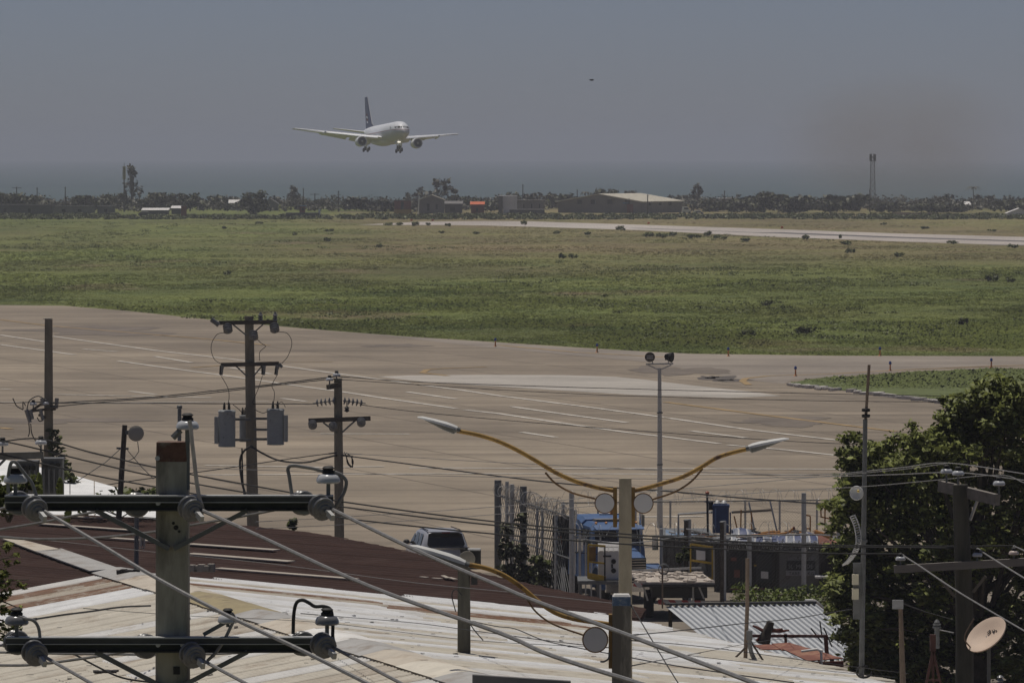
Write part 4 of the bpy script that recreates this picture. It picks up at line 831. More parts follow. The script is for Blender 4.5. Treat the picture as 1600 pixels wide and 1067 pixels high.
for pts, r in (([(358, 520), (340, 522), (330, 540), (334, 560), (346, 569)], .012), ([(346, 588), (356, 606), (358, 620), (356, 632)], .012), ([(398, 526), (408, 536), (415, 541), (406, 550), (406, 564)], .012), ([(410, 587), (404, 606), (394, 630)], .012), ([(432, 518), (449, 521), (456, 536), (450, 556), (440, 568)], .012), ([(433, 586), (425, 602), (429, 614), (427, 632)], .012), ([(364, 632), (374, 640), (380, 648)], .014), ([(398, 640), (410, 645), (418, 643)], .014), ([(446, 636), (440, 628), (430, 634)], .012), ([(378, 700), (380, 760), (386, 800)], .03), ([(392, 697), (380, 706), (375, 722), (378, 752), (384, 775)], .045)):
    MB().tube(spline(pxs(pts, D2 - .5), 5), r, 5).build('drop_wire', M_bcable, tB)
# ---- C: pole 530
D3 = 206.0; tC = thing('utility_pole', 'shorter utility pole with one wide crossarm right of the transformer pole', 'utility pole', (V(533, 0, D3).x, D3, 0))
rnd_pole(tC, 528, 591, 531, D3, .19, .145, M_conc_far)
arm(tC, 482, 657, 579, 653.5, D3 - .22, .16); MB().beam(V(512, 605, D3 - .5), V(530, 601, D3 - .1), .14, .17).build('top_arm', M_wood_d, tC, smooth=0)
for (x, y, x2, y2) in ((505, 660, 526, 676), (555, 657, 535, 675)): MB().beam(V(x, y, D3 - .2), V(x2, y2, D3 - .16), .06, .06).build('brace', M_galv, tC, smooth=0)
for (x, y) in ((488, 660), (564, 656), (520, 663)): discs(tC, V(x, y, D3 - .3), (.1, -.8, -.5), 1.7, 3, .05, False)
for (x, y) in ((515, 600), (526, 593)): pin(tC, V(x, y, D3 - .3), 1.5, M_porc, .12)
for (x0, y0, sg) in ((524, 626, -1), (536, 626, 1)):
    discs(tC, V(x0, y0, D3 - .1), (sg * 1, 0, -.12), 1.5, 5, .10, False)
MB().lathe([(.02, 0), (.10, .05), (.06, .12), (.10, .16), (.03, .22)], V(542, 644, D3 - .3), Zv, 10).build('hanging_insulator', M_tape, tC); MB().tube(pxs([(542, 640), (542, 627)], D3 - .3), .02, 5).build('hanger', M_galv, tC)
for k in range(3): MB().tube(spline(pxs([(538, 706), (541, 713), (543 + k, 724), (549 + k, 729), (552 - k, 722), (549, 714), (541, 707)], D3 - .25), 5), .018, 5).build('cable_coil', M_bcable, tC)
# ---- D: left bare pole with fuse cluster
D4 = 228.0; tD = thing('utility_pole', 'tall square concrete pole at the left with a cluster of fuses halfway down', 'utility pole', (V(75, 0, D4).x, D4, 0))
p1 = V(73.5, 498, D4); octo(V(76, 0, D4).x, D4, 0, p1.z, .20, .145, .1).build('shaft', M_conc_far, tD, smooth=0)
MB().box(V(73.5, 497.6, D4), (.3, .3, .03)).build('cap', M_tin_pale, tD, smooth=0)
for (x, y, x2, y2, r) in ((41, 640, 47, 660, .09), (47, 640, 51, 655, .08), (63, 640, 67, 656, .08), (89, 622, 88, 638, .085), (66, 622, 67, 634, .09)): MB().tube(pxs([(x, y), (x2, y2)], D4 - .4), [r, r * .8], 8).build('fuse', M_porcg, tD)
for (x, y) in ((52, 637), (71, 636)): pin(tD, V(x, y, D4 - .35), 1.6, M_porc, .1)
for (x, y, x2, y2) in ((44, 643, 88, 637), (50, 641, 66, 630), (60, 648, 72, 652)): MB().beam(V(x, y, D4 - .3), V(x2, y2, D4 - .25), .1, .1).build('bracket', M_wood_d, tD, smooth=0)
MB().box(V(83, 637, D4 - .2), (.2, .2, .2)).build('junction_box', M_tape, tD, smooth=0)
for pts in ([(20, 622), (26, 634), (36, 640)], [(42, 640), (46, 626), (58, 619), (68, 622)], [(58, 652), (62, 658), (68, 656)], [(45, 660), (46, 675), (44, 682)], [(48, 662), (50, 678), (58, 692), (64, 700)], [(36, 640), (36, 628), (40, 634)]): MB().tube(spline(pxs(pts, D4 - .4), 5), .022, 5).build('jumper', M_bcable, tD)
# creeper on that pole
p = V(88, 704, D4 - .4); v, nn = leaves([(p.x + dx, p.y, p.z + dz, .38, .3, .5) for dx, dz in ((0, 0), (.2, -.5), (-.1, .5), (.35, -.9), (0, -1.2), (.1, -1.8), (.15, -2.6))], 70, .13, 8, .6, .6)
cr = thing('creeper', 'leafy creeper growing up the left bare pole', 'plant', (p.x, D4, 0)); np_mesh('foliage', v, 4, M_shrub, cr, nn, loc=(p.x, D4, 0)); MB().tube([(p.x, D4 - .3, 0), (p.x, D4 - .35, p.z)], [.04, .02], 5).build('stem', M_bark, cr)
# ---- E: left near crossarm with double transformer bank
D5 = 112.0; tE = thing('utility_pole', 'pole cut by the left edge with a steel crossarm and two grey transformer tanks', 'utility pole', (V(-22, 0, D5).x, D5, 0))
octo(V(-22, 0, D5).x, D5, 0, V(0, 640, D5).z, .2, .15, .1).build('shaft', M_conc, tE, smooth=0)
a = V(-60, 709, D5 - .25); c = V(68, 706, D5 - .25); b = MB(); b.beam(a, c, .09, .012); b.beam(a - Zv * .07 + Vector((0, .04, 0)), c - Zv * .07 + Vector((0, .04, 0)), .012, .13); b.build('crossarm', M_galv, tE, smooth=0)
MB().beam(V(12, 713, D5 - .2), V(-14, 740, D5 - .2), .06, .05).build('brace', M_galv, tE, smooth=0)
for (x, y) in ((4, 706), (64, 704)): pin(tE, V(x, y, D5 - .25), 1.25, M_porc, .12)
for (xa, xb, yt, yb, lab) in ((28, 60, 722, 771, 0), (66, 99, 718, 775, 1)):
    c = V((xa + xb) / 2, yb, D5 + .3); wd = (xb - xa) * D5 / FPX; h = (yb - yt) * D5 / FPX
    b = MB(); b.box(c + Zv * h / 2, (wd, .42, h)); o = b.build('transformer_tank', M_darktank, tE, smooth=0)
    for k in range(4): MB().box(c + Vector((-wd / 2 + wd * (k + .5) / 4, -.25, h * .42)), (.035, .1, h * .7)).build('radiator_fin', M_darktank, o, smooth=0)
    MB().box(c + Vector((0, 0, h + .015)), (wd * 1.05, .46, .05)).build('lid', M_darktank, o, smooth=0)
    for k in range(3): MB().cyl(c + Vector((-wd * .3 + wd * .3 * k, -.2, h - .09)), c + Vector((-wd * .3 + wd * .3 * k, -.3, h - .09)), .05, n=10).build('port', M_tape, o)
# ---- F: small antenna pole with round dish
D6 = 168.0; p0, p1 = V(183, 850, D6), V(195, 664, D6); tF = thing('antenna_pole', 'thin leaning dark pole with a small round cream dish behind the foreground crossarm', 'antenna pole', p0)
MB().tube([p0, p1], [.09, .075], 8).build('pole', M_wood_d, tF); M_cream = mat('cream_plastic', (.46, .42, .33), .6, var=.08)
dd = MB().lathe([(.05, -.1), (.2, -.08), (.235, -.02), (.235, .02), (.16, .05), (.02, .06)], V(212.5, 677, D6 - .2), (0, -1, .05), 24).build('dish', M_cream, tF, smooth=30); MB().beam(V(196, 675, D6 - .1), V(207, 677, D6 - .1), .08, .12).build('mount', M_galv, dd, smooth=0)
MB().beam(V(182, 700, D6), V(201, 701, D6), .06, .06).build('spreader', M_galv, tF, smooth=0)
for pts in ([(187, 702), (165, 722), (120, 752)], [(199, 703), (220, 728), (240, 748)], [(190, 702), (186, 740), (185, 770)], [(215, 690), (217, 705), (210, 715), (200, 720)]): MB().tube(pxs(pts, D6 + .1), .012, 4).build('guy_wire', M_galv, tF)
# ---- thin pipe and second pipe on the brown roof
for (x, y0, y1, d, r, lab) in ((280, 636, 800, 176, .06, 'thin grey pipe rising behind the rusty topped pole'), (213, 795, 892, 150, .06, 'grey steel pipe standing on the brown roof')):
    p = V(x, y1, d); t = thing('pipe', lab, 'pipe', p); MB().tube([p, V(x + .5, y0, d)], r, 8).build('tube', M_galv, t); MB().lathe([(r, 0), (r * 1.4, .02), (r * 1.4, .1), (r, .12)], V(x + .5, y0 + 3, d), Zv, 8).build('cap', M_galv, t)
# ---- G: pole at 725 with junction box and round disc
D7 = 116.0; tG = thing('utility_pole', 'dark weathered pole below a street lamp with a black box at its head', 'utility pole', (V(725, 0, D7).x, D7, 0))
octo(V(725, 0, D7).x, D7, 0, V(0, 886, D7).z, .16, .125, .2).build('shaft', M_wood_g, tG, smooth=0)
q = V(743, 873, D7 - .1); MB().box(q, (.22, .25, .40)).build('black_box', M_tape, tG, smooth=0); MB().box(V(741, 858, D7 - .1), (.26, .3, .03)).build('box_top_shine', M_galv_l, tG, smooth=0)  # bright plate on the black box stands for the reflection on its top
MB().lathe([(.14, -.03), (.165, -.01), (.165, .02), (.15, .03), (.01, .032)], V(730, 873, D7 - .28), (0.05, -1, 0), 20).build('round_disc', mat('dusty_disc', (.24, .22, .18), .6, var=.15), tG)
MB().beam(V(733, 886, D7 - .1), V(745, 886, D7 - .1), .06, .08).build('bracket', M_galv, tG, smooth=0); MB().box(V(741, 905, D7 - .1), (.13, .15, .2)).build('lower_box', M_tape, tG, smooth=0)
for pts in ([(722, 930), (712, 920), (706, 930), (712, 955)], [(735, 975), (742, 985), (755, 1000)]): MB().tube(spline(pxs(pts, D7 - .2), 4), .012, 5).build('loose_wire', M_bcable, tG)
# ---- H/I: street lamps
M_yarm = mat('yellow_lamp_arm', (.36, .215, .05), .7, var=.2, scale=6, dirt=(.09, .045, .025), dirt_amt=.38, dirt_scale=3.5); M_yplate = mat('ochre_bracket_plate', (.20, .12, .035), .8, var=.3, scale=5)
M_lampw = mat('lamp_head_white', (.62, .62, .60), .5, var=.08, scale=4); M_lampu = mat('lamp_head_grey', (.13, .135, .13), .5, var=.15); M_discw = mat('white_disc', (.62, .61, .60), .6, var=.05, scale=3); M_rim = mat('rusty_rim', (.17, .10, .045), .8, var=.3)
def lamp_head(tt, p, q, wd):
    """cobra head from neck p to tip q"""
    p, q = Vector(p), Vector(q); ax = (q - p); L = ax.length; ax.normalize(); side = ax.cross(Zv).normalized(); up = side.cross(ax)
    b = MB(); vv = []; st = [(0, .28, .0, .10), (.12, .45, -.02, .13), (.3, .5, -.02, .14), (.6, .5, .0, .12), (.88, .44, .0, .085), (1, .2, 0, .03)]
    for (u, ww, lo, hi) in st:
        c = p + ax * L * u
        for (a, h) in ((-1, 0), (-.9, .55), (-.45, .95), (0, 1), (.45, .95), (.9, .55), (1, 0)): vv.append(c + side * wd * ww * a + up * hi * h * L * .75)
    k = 7; b.add(vv, [(i * k + j, i * k + j + 1, (i + 1) * k + j + 1, (i + 1) * k + j) for i in range(5) for j in range(6)] + [(i * k, (i + 1) * k, (i + 1) * k + 6, i * k + 6) for i in range(5)] + [tuple(range(7)), tuple(range(35, 42))])
    hd = b.build('lamp_head', M_lampw, tt, smooth=40)
    b = MB(); vv = []
    for (u, ww, dp) in ((-.02, .24, .05), (.05, .42, .16), (.3, .44, .13), (.6, .44, .06), (.8, .3, .01)):
        c = p + ax * L * u - up * .004
        for (a, h) in ((-1, 0), (-.8, -.8), (0, -1), (.8, -.8), (1, 0)): vv.append(c + side * wd * ww * a + up * dp * h * L * .8)
    k = 5; b.add(vv, [(i * k + j, i * k + j + 1, (i + 1) * k + j + 1, (i + 1) * k + j) for i in range(4) for j in range(4)] + [(i * k, (i + 1) * k, (i + 1) * k + 4, i * k + 4) for i in range(4)] + [tuple(range(5)), tuple(range(20, 25))])
    b.build('lens_housing', M_lampu, hd, smooth=30)
    MB().cyl(p - ax * .06, p + ax * .02, .055, n=10).build('neck', M_lampu, hd)
def round_disc(tt, c, r, d):
    o = MB().lathe([(r * .9, -.04), (r, -.03), (r, .03), (r * .95, .035)], V(c[0], c[1], d), (0, -1, .02), 28).build('round_disc', M_rim, tt, smooth=30)
    MB().lathe([(r * .9, .03), (r * .9, .042), (r * .3, .044)], V(c[0], c[1], d), (0, -1, .02), 28).build('face', M_discw, o)
    return o
M_lampp = M_conc2
D8 = 110.0; s8 = D8 / FPX; tH = thing('street_lamp', 'twin street lamp with long yellow arms spreading left and right from a concrete pole', 'street lamp', (V(976, 0, D8).x, D8, 0))
octo(V(977, 0, D8).x, D8, 0, V(0, 747, D8).z, .155, .118, .1).build('shaft', M_lampp, tH, smooth=0)
for x in (961, 989): MB().box(V(x, 792, D8), (.075, .2, 62 * s8)).build('bracket_plate', M_yplate, tH, smooth=0)
AL = [(963, 767), (935, 762), (900, 752), (868, 738), (838, 720), (806, 702), (775, 688), (745, 679), (714, 673)]
AR = [(988, 767), (1010, 762), (1035, 755), (1066, 745), (1095, 730), (1120, 715), (1148, 706), (1170, 701)]
MB().tube(spline(pxs(AL, D8), 5), .043, 10).build('lamp_arm', M_yarm, tH); MB().tube(spline(pxs(AR, D8), 5), .043, 10).build('lamp_arm', M_yarm, tH)
MB().tube(spline(pxs([(852, 738), (868, 755), (895, 770), (930, 779)], D8), 5), .02, 7).build('stay_rod', M_rim, tH); MB().tube(spline(pxs([(1098, 732), (1080, 752), (1055, 768), (1020, 780)], D8), 5), .02, 7).build('stay_rod', M_rim, tH)
lamp_head(tH, V(714, 671, D8), V(652, 652, D8), .3); lamp_head(tH, V(1170, 700, D8), V(1233, 686, D8), .3)
round_disc(tH, (945, 786), .20, D8 - .1); round_disc(tH, (1005, 786), .20, D8 - .1)
MB().tube(pxs([(1005, 804), (1005, 822)], D8 - .05), .03, 6).build('stub', M_galv, tH)
D9 = 79.0; s9 = D9 / FPX; tI = thing('street_lamp', 'nearer street lamp with one yellow arm and a blue painted pole top', 'street lamp', (V(971, 0, D9).x, D9, 0))
octo(V(971, 0, D9).x, D9, 0, V(0, 945, D9).z, .16, .128, .1).build('shaft', M_conc, tI, smooth=0)
octo(V(971, 0, D9).x, D9, V(0, 945, D9).z, V(0, 931, D9).z, .1285, .126, .12).build('blue_band', mat('faded_blue_paint', (.13, .20, .30), .8, var=.3, scale=9, dirt=(.4, .4, .38), dirt_amt=.3, dirt_scale=9), tI, smooth=0)
octo(V(971, 0, D9).x, D9, V(0, 931, D9).z, V(0, 927.5, D9).z, .124, .105, .16).build('white_top', mat('white_pole_top', (.66, .65, .62), .8, var=.1), tI, smooth=0)
MB().box(V(955, 1001, D9), (.07, .2, 84 * s9)).build('bracket_plate', M_yplate, tI, smooth=0)
MB().tube(spline(pxs([(953, 975), (925, 971), (895, 966), (868, 957), (842, 940), (815, 917), (790, 900), (765, 889), (740, 883), (722, 881)], D9), 5), .034, 10).build('lamp_arm', M_yarm, tI)
MB().tube(spline(pxs([(823, 935), (838, 956), (865, 975), (912, 992)], D9), 5), .013, 7).build('stay_rod', M_rim, tI)
lamp_head(tI, V(726, 882, D9), V(640, 853, D9), .24)
round_disc(tI, (930, 999), .182, D9 - .1)
MB().tube(spline(pxs([(952, 1018), (951, 1028), (944, 1033), (938, 1033)], D9 - .1), 4), .014, 6).build('hook', M_galv, tI)
# ---- J: floodlight mast on the apron
D10 = 243.0; s10 = D10 / FPX; tJ = thing('floodlight_mast', 'slim grey floodlight mast on the apron with two round black lamps', 'floodlight', (V(1031, 0, D10).x, D10, 0))
MB().tube([(V(1031, 0, D10).x, D10, 0), V(1031, 735, D10), V(1030.5, 575, D10)], [.13, .11, .075], 12).build('mast', M_galv_l, tJ)
MB().beam(V(1009, 569, D10), V(1052, 568, D10), .09, .07).build('head_bar', M_galv_l, tJ, smooth=0)
for (x, y, x2, y2) in ((1012, 570, 1030, 578), (1049, 570, 1031, 578)): MB().beam(V(x, y, D10), V(x2, y2, D10), .05, .05).build('strut', M_galv_l, tJ, smooth=0)
o = MB().lathe([(.05, .3), (.14, .22), (.2, .05), (.22, -.04), (.2, -.06)], V(1015.5, 557.5, D10 - .2), (0.05, 1, .25), 18).build('floodlight', M_black, tJ); MB().lathe([(.19, -.07), (.19, -.065)], V(1015.5, 557.5, D10 - .2), (0.05, 1, .25), 18).build('glass', mat('flood_glass', (.06, .06, .065), .15, var=.2), o)
for (dy, hh) in ((-.05, .04), (.03, .03)): MB().box(V(1015.5, 557.5, D10 - .29) + Zv * dy, (.26, .02, hh)).build('glint_bar', M_galv_l, o, smooth=0)
o = MB().lathe([(.06, .28), (.13, .2), (.2, .02), (.22, -.06), (.2, -.08)], V(1048, 558, D10), (-.85, .4, .12), 18).build('floodlight', M_black, tJ); MB().box(V(1041.5, 558, D10 - .05), (.14, .16, .24)).build('ballast', M_black, o, smooth=0)
for x in (1019, 1044): MB().beam(V(x, 563, D10), V(x + 1, 569, D10), .04, .05).build('yoke', M_galv_l, tJ, smooth=0)
for y in (646, 727): MB().lathe([(.10, 0), (.13, .01), (.13, .06), (.10, .07)], V(1031, y, D10), Zv, 12).build('collar', M_galv, tJ)
# ---- K: right-hand wooden pole
D11 = 100.0; s11 = D11 / FPX; tK = thing('utility_pole', 'dark wooden pole in front of the big tree with two timber crossarms', 'utility pole', (V(1507, 0, D11).x, D11, 0))
MB().tube([(V(1508, 0, D11).x, D11, 0), V(1507, 950, D11), V(1500, 757, D11)], [.19, .155, .135], 14).build('shaft', M_wood_g, tK)
MB().beam(V(1469, 759, D11 + .6), V(1559, 781, D11 - .7), .11, 17 * s11).build('crossarm', M_wood_l, tK, smooth=0)
MB().beam(V(1397, 889, D11 - .25), V(1612, 877, D11 - .25), .10, 12 * s11).build('crossarm', M_wood_l, tK, smooth=0)
for (x, y, dd_) in ((1479, 752, .3), (1497, 755, -.1), (1561, 771, -.7)): pin(tK, V(x, y, D11 + dd_), 1.15, M_porc, .14)
for (x, y, m_) in ((1407, 885, M_porc), (1527, 879, M_porc), (1584, 876, M_porcp)): pin(tK, V(x, y, D11 - .25), .95, m_, .11)
MB().beam(V(1531, 772, D11 - .35), V(1516, 812, D11 - .1), .03, .05).build('brace', M_galv_l, tK, smooth=0); MB().beam(V(1470, 905, D11 - .2), V(1492, 932, D11 - .15), .03, .05).build('brace', M_wood, tK, smooth=0); MB().beam(V(1540, 900, D11 - .2), V(1520, 925, D11 - .15), .03, .05).build('brace', M_wood, tK, smooth=0)
# ================================================================== neighbourhood roofs
M_yard = mat('dusty_yard', (.20, .17, .135), .95, var=.3, scale=.3)
b = MB(); b.poly([(-160, 20, .03), (160, 20, .03), (160, 217, .03), (-160, 217, .03)]); b.build('yard', M_yard, smooth=0, kind='structure', label='dusty ground between the houses and the apron')
def ray(px, py, P0, N):
    C = Vector((0, 0, CZ)); d = Vector(((px - 800) / FPX, 1, -(py - YH) / FPX)); t = (P0 - C).dot(N) / d.dot(N); return C + d * t
def tin(name, col, rust=None, amt=.3, var=.12, streak=(1, 1, 1), rscale=.9):
    return mat(name, col, .6, 0, var=var, scale=1.6, dirt=rust, dirt_amt=amt, dirt_scale=rscale, spec=.3)
M_tw = tin('white_painted_tin', (.76, .745, .71), (.55, .50, .43), .2); M_tc = tin('cream_tin', (.68, .63, .53), (.50, .43, .34), .3); M_tb = tin('beige_weathered_tin', (.56, .50, .41), (.36, .28, .2), .3)
M_tr = tin('rusted_tin', (.235, .125, .07), (.46, .40, .33), .45, .35, rscale=1.4); M_tg = tin('grey_tin', (.42, .41, .39), (.30, .26, .22), .3); M_ty = tin('ochre_tin', (.36, .30, .17), (.25, .2, .13), .3); M_tfresh = tin('fresh_white_tin', (.86, .86, .85), (.70, .68, .64), .15)
M_brown = mat('brown_painted_roof', (.046, .026, .021), .9, spec=.08, var=.14, scale=1.2, dirt=(.056, .034, .028), dirt_amt=.4, dirt_scale=.5); M_brown2 = mat('brown_painted_roof_darker', (.042, .024, .0195), .9, spec=.08, var=.14, scale=1.2)
M_wallp = mat('plaster_wall', (.34, .31, .27), .9, var=.2, scale=.8); M_hole = mat('dark_hole', (.03, .027, .025), .9, var=.3)
def sheet_strip(name, m, o0, u, v, L0, L1, wd, parent, ribs=4, h=.028, lift=0.0, nrm=None, tilt=0.0):
    """one corrugated sheet: origin o0, length direction u from L0 to L1, width direction v"""
    u, v = Vector(u), Vector(v); n = nrm or u.cross(v).normalized()
    if n.z < 0: n = -n
    prof = []
    for k in range(ribs):
        a = wd / ribs
        prof += [(k * a, 0), (k * a + a * .55, 0), (k * a + a * .68, h), (k * a + a * .87, h)]
    prof.append((wd, 0)); top = []; K = len(prof)
    for L in (L0, L1): top += [o0 + u * L + v * q + n * (z + lift + tilt * q / wd) for q, z in prof]
    b = MB(); b.add(top + [q - n * .006 for q in top], [(i, i + 1, K + i + 1, K + i) for i in range(K - 1)] + [(2 * K + i, 3 * K + i, 3 * K + i + 1, 2 * K + i + 1) for i in range(K - 1)] + [(0, K, 3 * K, 2 * K), (K - 1, 3 * K - 1, 4 * K - 1, 2 * K - 1)] + [(i, 2 * K + i, 2 * K + i + 1, i + 1) for i in range(K - 1)] + [(K + i, K + i + 1, 3 * K + i + 1, 3 * K + i) for i in range(K - 1)])
    return b.build(name, m, parent, smooth=0, fix=False)
# --- large white gabled roof
R0 = G(185, 895, 6.0); rd = Vector((.2955, -.955, 0)).normalized(); ed = Vector((.955, .2955, 0)).normalized()
tW = thing('house', 'big low house with a patched white corrugated roof filling the bottom foreground', 'house', (R0 + rd * 14).xy.to_3d())
uR = (ed - Zv * .116).normalized(); uL = (-ed - Zv * .16).normalized(); r_ = random.Random(3)
def pick(side, k, seg):
    if side > 0:
        if k in (3, 4) and seg == 0: return M_tr if k == 3 else M_tb
        if k == 4 and seg == 1 or k == 5 and seg in (1,): return M_tr
        if k == 1 and seg < 2: return M_tc
        if k < 3: return M_tfresh
        if 5 <= k <= 12 and seg == 0: return M_tfresh if k % 3 else M_tw
        return r_.choice([M_tw, M_tw, M_tc, M_tfresh, M_tc])
    if k in (1, 2, 3) and seg == 0 or k == 3 and seg == 1: return M_tr if k != 2 else M_tb
    if k in (4, 5) : return M_tfresh
    return r_.choice([M_tc, M_tc, M_tw, M_tb, M_tc])
for k in range(-3, 34):
    w0 = max(0, -(k + .5) * 5.1); end = 13.2 + r_.uniform(-.25, .25) + (0.35 if k % 3 == 0 else 0); cuts = [w0, 5.2 + r_.uniform(-.5, .5), 10.0 + r_.uniform(-.5, .5), end]
    if w0 >= 5: cuts = [w0, max(w0 + .5, 10), end]
    if w0 >= 10: cuts = [w0, end]
    for sgi, (a, c) in enumerate(zip(cuts, cuts[1:])): sheet_strip('roof_sheet', pick(1, k, sgi), R0 + rd * (k + .03), uR, rd, a - (.12 if sgi else 0), c, .99, tW, lift=.012 * (len(cuts) - sgi), tilt=.020, h=.032)
for k in range(0, 34):
    cuts = [0, 4.6 + r_.uniform(-.6, .6), 9.5]
    for sgi, (a, c) in enumerate(zip(cuts, cuts[1:])): sheet_strip('roof_sheet', pick(-1, k, sgi), R0 + rd * (k + .03), uL, rd, a - (.12 if sgi else 0), c, .99, tW, lift=.012 * (len(cuts) - sgi), tilt=.020, h=.032)
capm = [M_tg, M_tb, M_tb, M_ty, M_ty, M_tg, M_tb, M_tw, M_tg, M_tb, M_tc, M_tg]
for i in range(13):
    a = R0 + rd * (i * 2.6 - .1) + Zv * .115; L = 2.75; wd = .42 + .12 * r_.random(); b = MB(); n2 = 4
    pts = []
    for q in (0, L): pts += [a + rd * q + uL * wd * 1.3, a + rd * q + uL * .08 + Zv * .03, a + rd * q + uR * .08 + Zv * .03, a + rd * q + uR * wd * 1.3]
    b.add(pts, [(0, 1, 5, 4), (1, 2, 6, 5), (2, 3, 7, 6)]); b.build('ridge_cap', capm[i % len(capm)], tW, smooth=0)
b = MB(); c0 = R0 + rd * .4; Lr = 33.0
for (e0, e1, z0, z1) in ((-9.2, 13.6, 0, 4.4),):
    b.prism([c0 + ed * e0 - Zv * 6, c0 + ed * e1 - Zv * 6, c0 + ed * e1 - Zv * (6 - 4.45), c0 - Zv * .12, c0 + ed * e0 - Zv * (6 - 4.4)], rd * Lr)
b.build('wall', M_wallp, tW, smooth=0)
# nail heads and small holes on the near sheets
b = MB()
for i in range(230):
    k = r_.uniform(8, 24); w_ = r_.uniform(.4, 13) ; sd_ = uR if r_.random() < .6 else uL; w_ = w_ if sd_ is uR else w_ * .6; q = R0 + rd * k + sd_ * w_ + Zv * .10
    s_ = r_.uniform(.02, .07); b.add([q + rd * s_ * .8 - ed * s_, q + rd * s_ + ed * s_ * .6, q - rd * s_ * .7 + ed * s_, q - rd * s_ - ed * s_ * .5], [(0, 1, 2, 3)])
b.build('nail_and_hole_marks', M_hole, tW, smooth=0, kind='stuff')
# dark parapet in front at the bottom
q0, q1 = V(738, 1056, 104), V(892, 1066, 104); b = MB(); b.prism([q0 + Zv * .02, q1 + Zv * .02, q1 - Zv * 1.2, q0 - Zv * 1.2], (0, .2, 0)); t = b.build('parapet', M_dark_wall, smooth=0, label='dark parapet edge at the bottom in front of the white roof', cat='parapet')
# --- brown roof behind
P0 = Vector((0, 140, 4.55)); Nn = Vector((0, -.018, 1)).normalized()
outl = [(-60, 801), (15, 801), (245, 809), (380, 820), (453, 826), (560, 845), (647, 863), (740, 893), (850, 917), (955, 938), (1010, 950), (1000, 968), (700, 950), (380, 928), (150, 920), (-60, 930)]
pl = [ray(x, y, P0, Nn) for x, y in outl]
tBr = thing('house', 'long house with a dark brown painted tin roof behind the white roof', 'house', (-6, 155, 0))
a0, a1 = ray(150, 842, P0, Nn), ray(430, 862, P0, Nn); su = (a1 - a0).normalized(); sv = Nn.cross(su).normalized()
if sv.y < 0: sv = -sv
c0 = pl[0]; uv = [((q - c0).dot(su), (q - c0).dot(sv)) for q in pl]
def span(v):
    xs = []
    for (u0, v0), (u1, v1) in zip(uv, uv[1:] + uv[:1]):
        if (v0 - v) * (v1 - v) < 0: xs.append(u0 + (u1 - u0) * (v - v0) / (v1 - v0))
    return (min(xs), max(xs)) if len(xs) >= 2 else None
vmin, vmax = min(q[1] for q in uv), max(q[1] for q in uv); v = vmin + .02; k = 0
while v < vmax - .05:
    v2 = min(v + 1.0, vmax - .03); s1, s2 = span(v + .01), span(v2 - .01)
    if s1 and s2:
        b = MB(); K = 5; vv = []; rows = [(0, 0), (.05, .018), (.12, .018), (.17, 0), (.5, 0), (.55, .016), (.62, .016), (.67, 0), (1.0, 0)]
        for (f, h) in rows:
            x0 = s1[0] + (s2[0] - s1[0]) * f; x1 = s1[1] + (s2[1] - s1[1]) * f; z_ = h + .005 * (k % 2)
            vv += [c0 + su * x0 + sv * (v + (v2 - v) * f) + Nn * z_, c0 + su * x1 + sv * (v + (v2 - v) * f) + Nn * z_]
        b.add(vv, [(2 * i, 2 * i + 1, 2 * i + 3, 2 * i + 2) for i in range(len(rows) - 1)]); b.build('roof_sheet', M_brown if k % 3 else M_brown2, tBr, smooth=0)
    v = v2; k += 1
b = MB(); b.prism([q - Nn * .03 for q in pl], -Nn * .12); b.build('roof_deck', M_brown2, tBr, smooth=0)
b = MB(); ins = [q + (Vector((-6, 155, q.z)) - q) * .06 for q in pl]; b.prism([Vector((q.x, q.y, 0)) for q in ins], Zv * 4.2); b.build('wall', M_wallp, tBr, smooth=0)
M_pale_strip = mat('translucent_pale_strip', (.42, .37, .31), .7, var=.15)
for (x0, y0, x1, y1, wd) in ((60, 821, 213, 832, .28), (150, 842, 292, 852, .3), (296, 853, 432, 862.5, .34), (296, 868, 455, 880.5, .36), (340, 891, 556, 908, .30), (20, 805, 160, 812.5, .2)):
    a, c = ray(x0, y0, P0, Nn) + Nn * .06, ray(x1, y1, P0, Nn) + Nn * .06; MB().beam(a, c, wd, .03, Nn).build('pale_lap_strip', M_pale_strip, tBr, smooth=0)
b = MB()
for (x0, y0, x1, y1) in ((657, 905, 668, 906), (676, 907, 690, 908), (692, 903, 700, 907), (702, 906, 712, 909)): b.beam(ray(x0, y0, P0, Nn) + Nn * .07, ray(x1, y1, P0, Nn) + Nn * .07, .12, .02, Nn)
b.build('flaked_paint', M_pale_strip, tBr, smooth=0, kind='stuff')
# grey patch sheets running to the white ridge, tan flashing
for pts, m_ in (([(55, 866), (96, 862), (186, 893), (140, 897)], M_tg), ([(0, 845), (22, 845), (98, 864), (60, 868)], M_tb)):
    q = [ray(x, y, P0, Nn) + Nn * .10 for x, y in pts]; MB().prism(q, -Nn * .03).build('patch_sheet', m_, tBr, smooth=0)
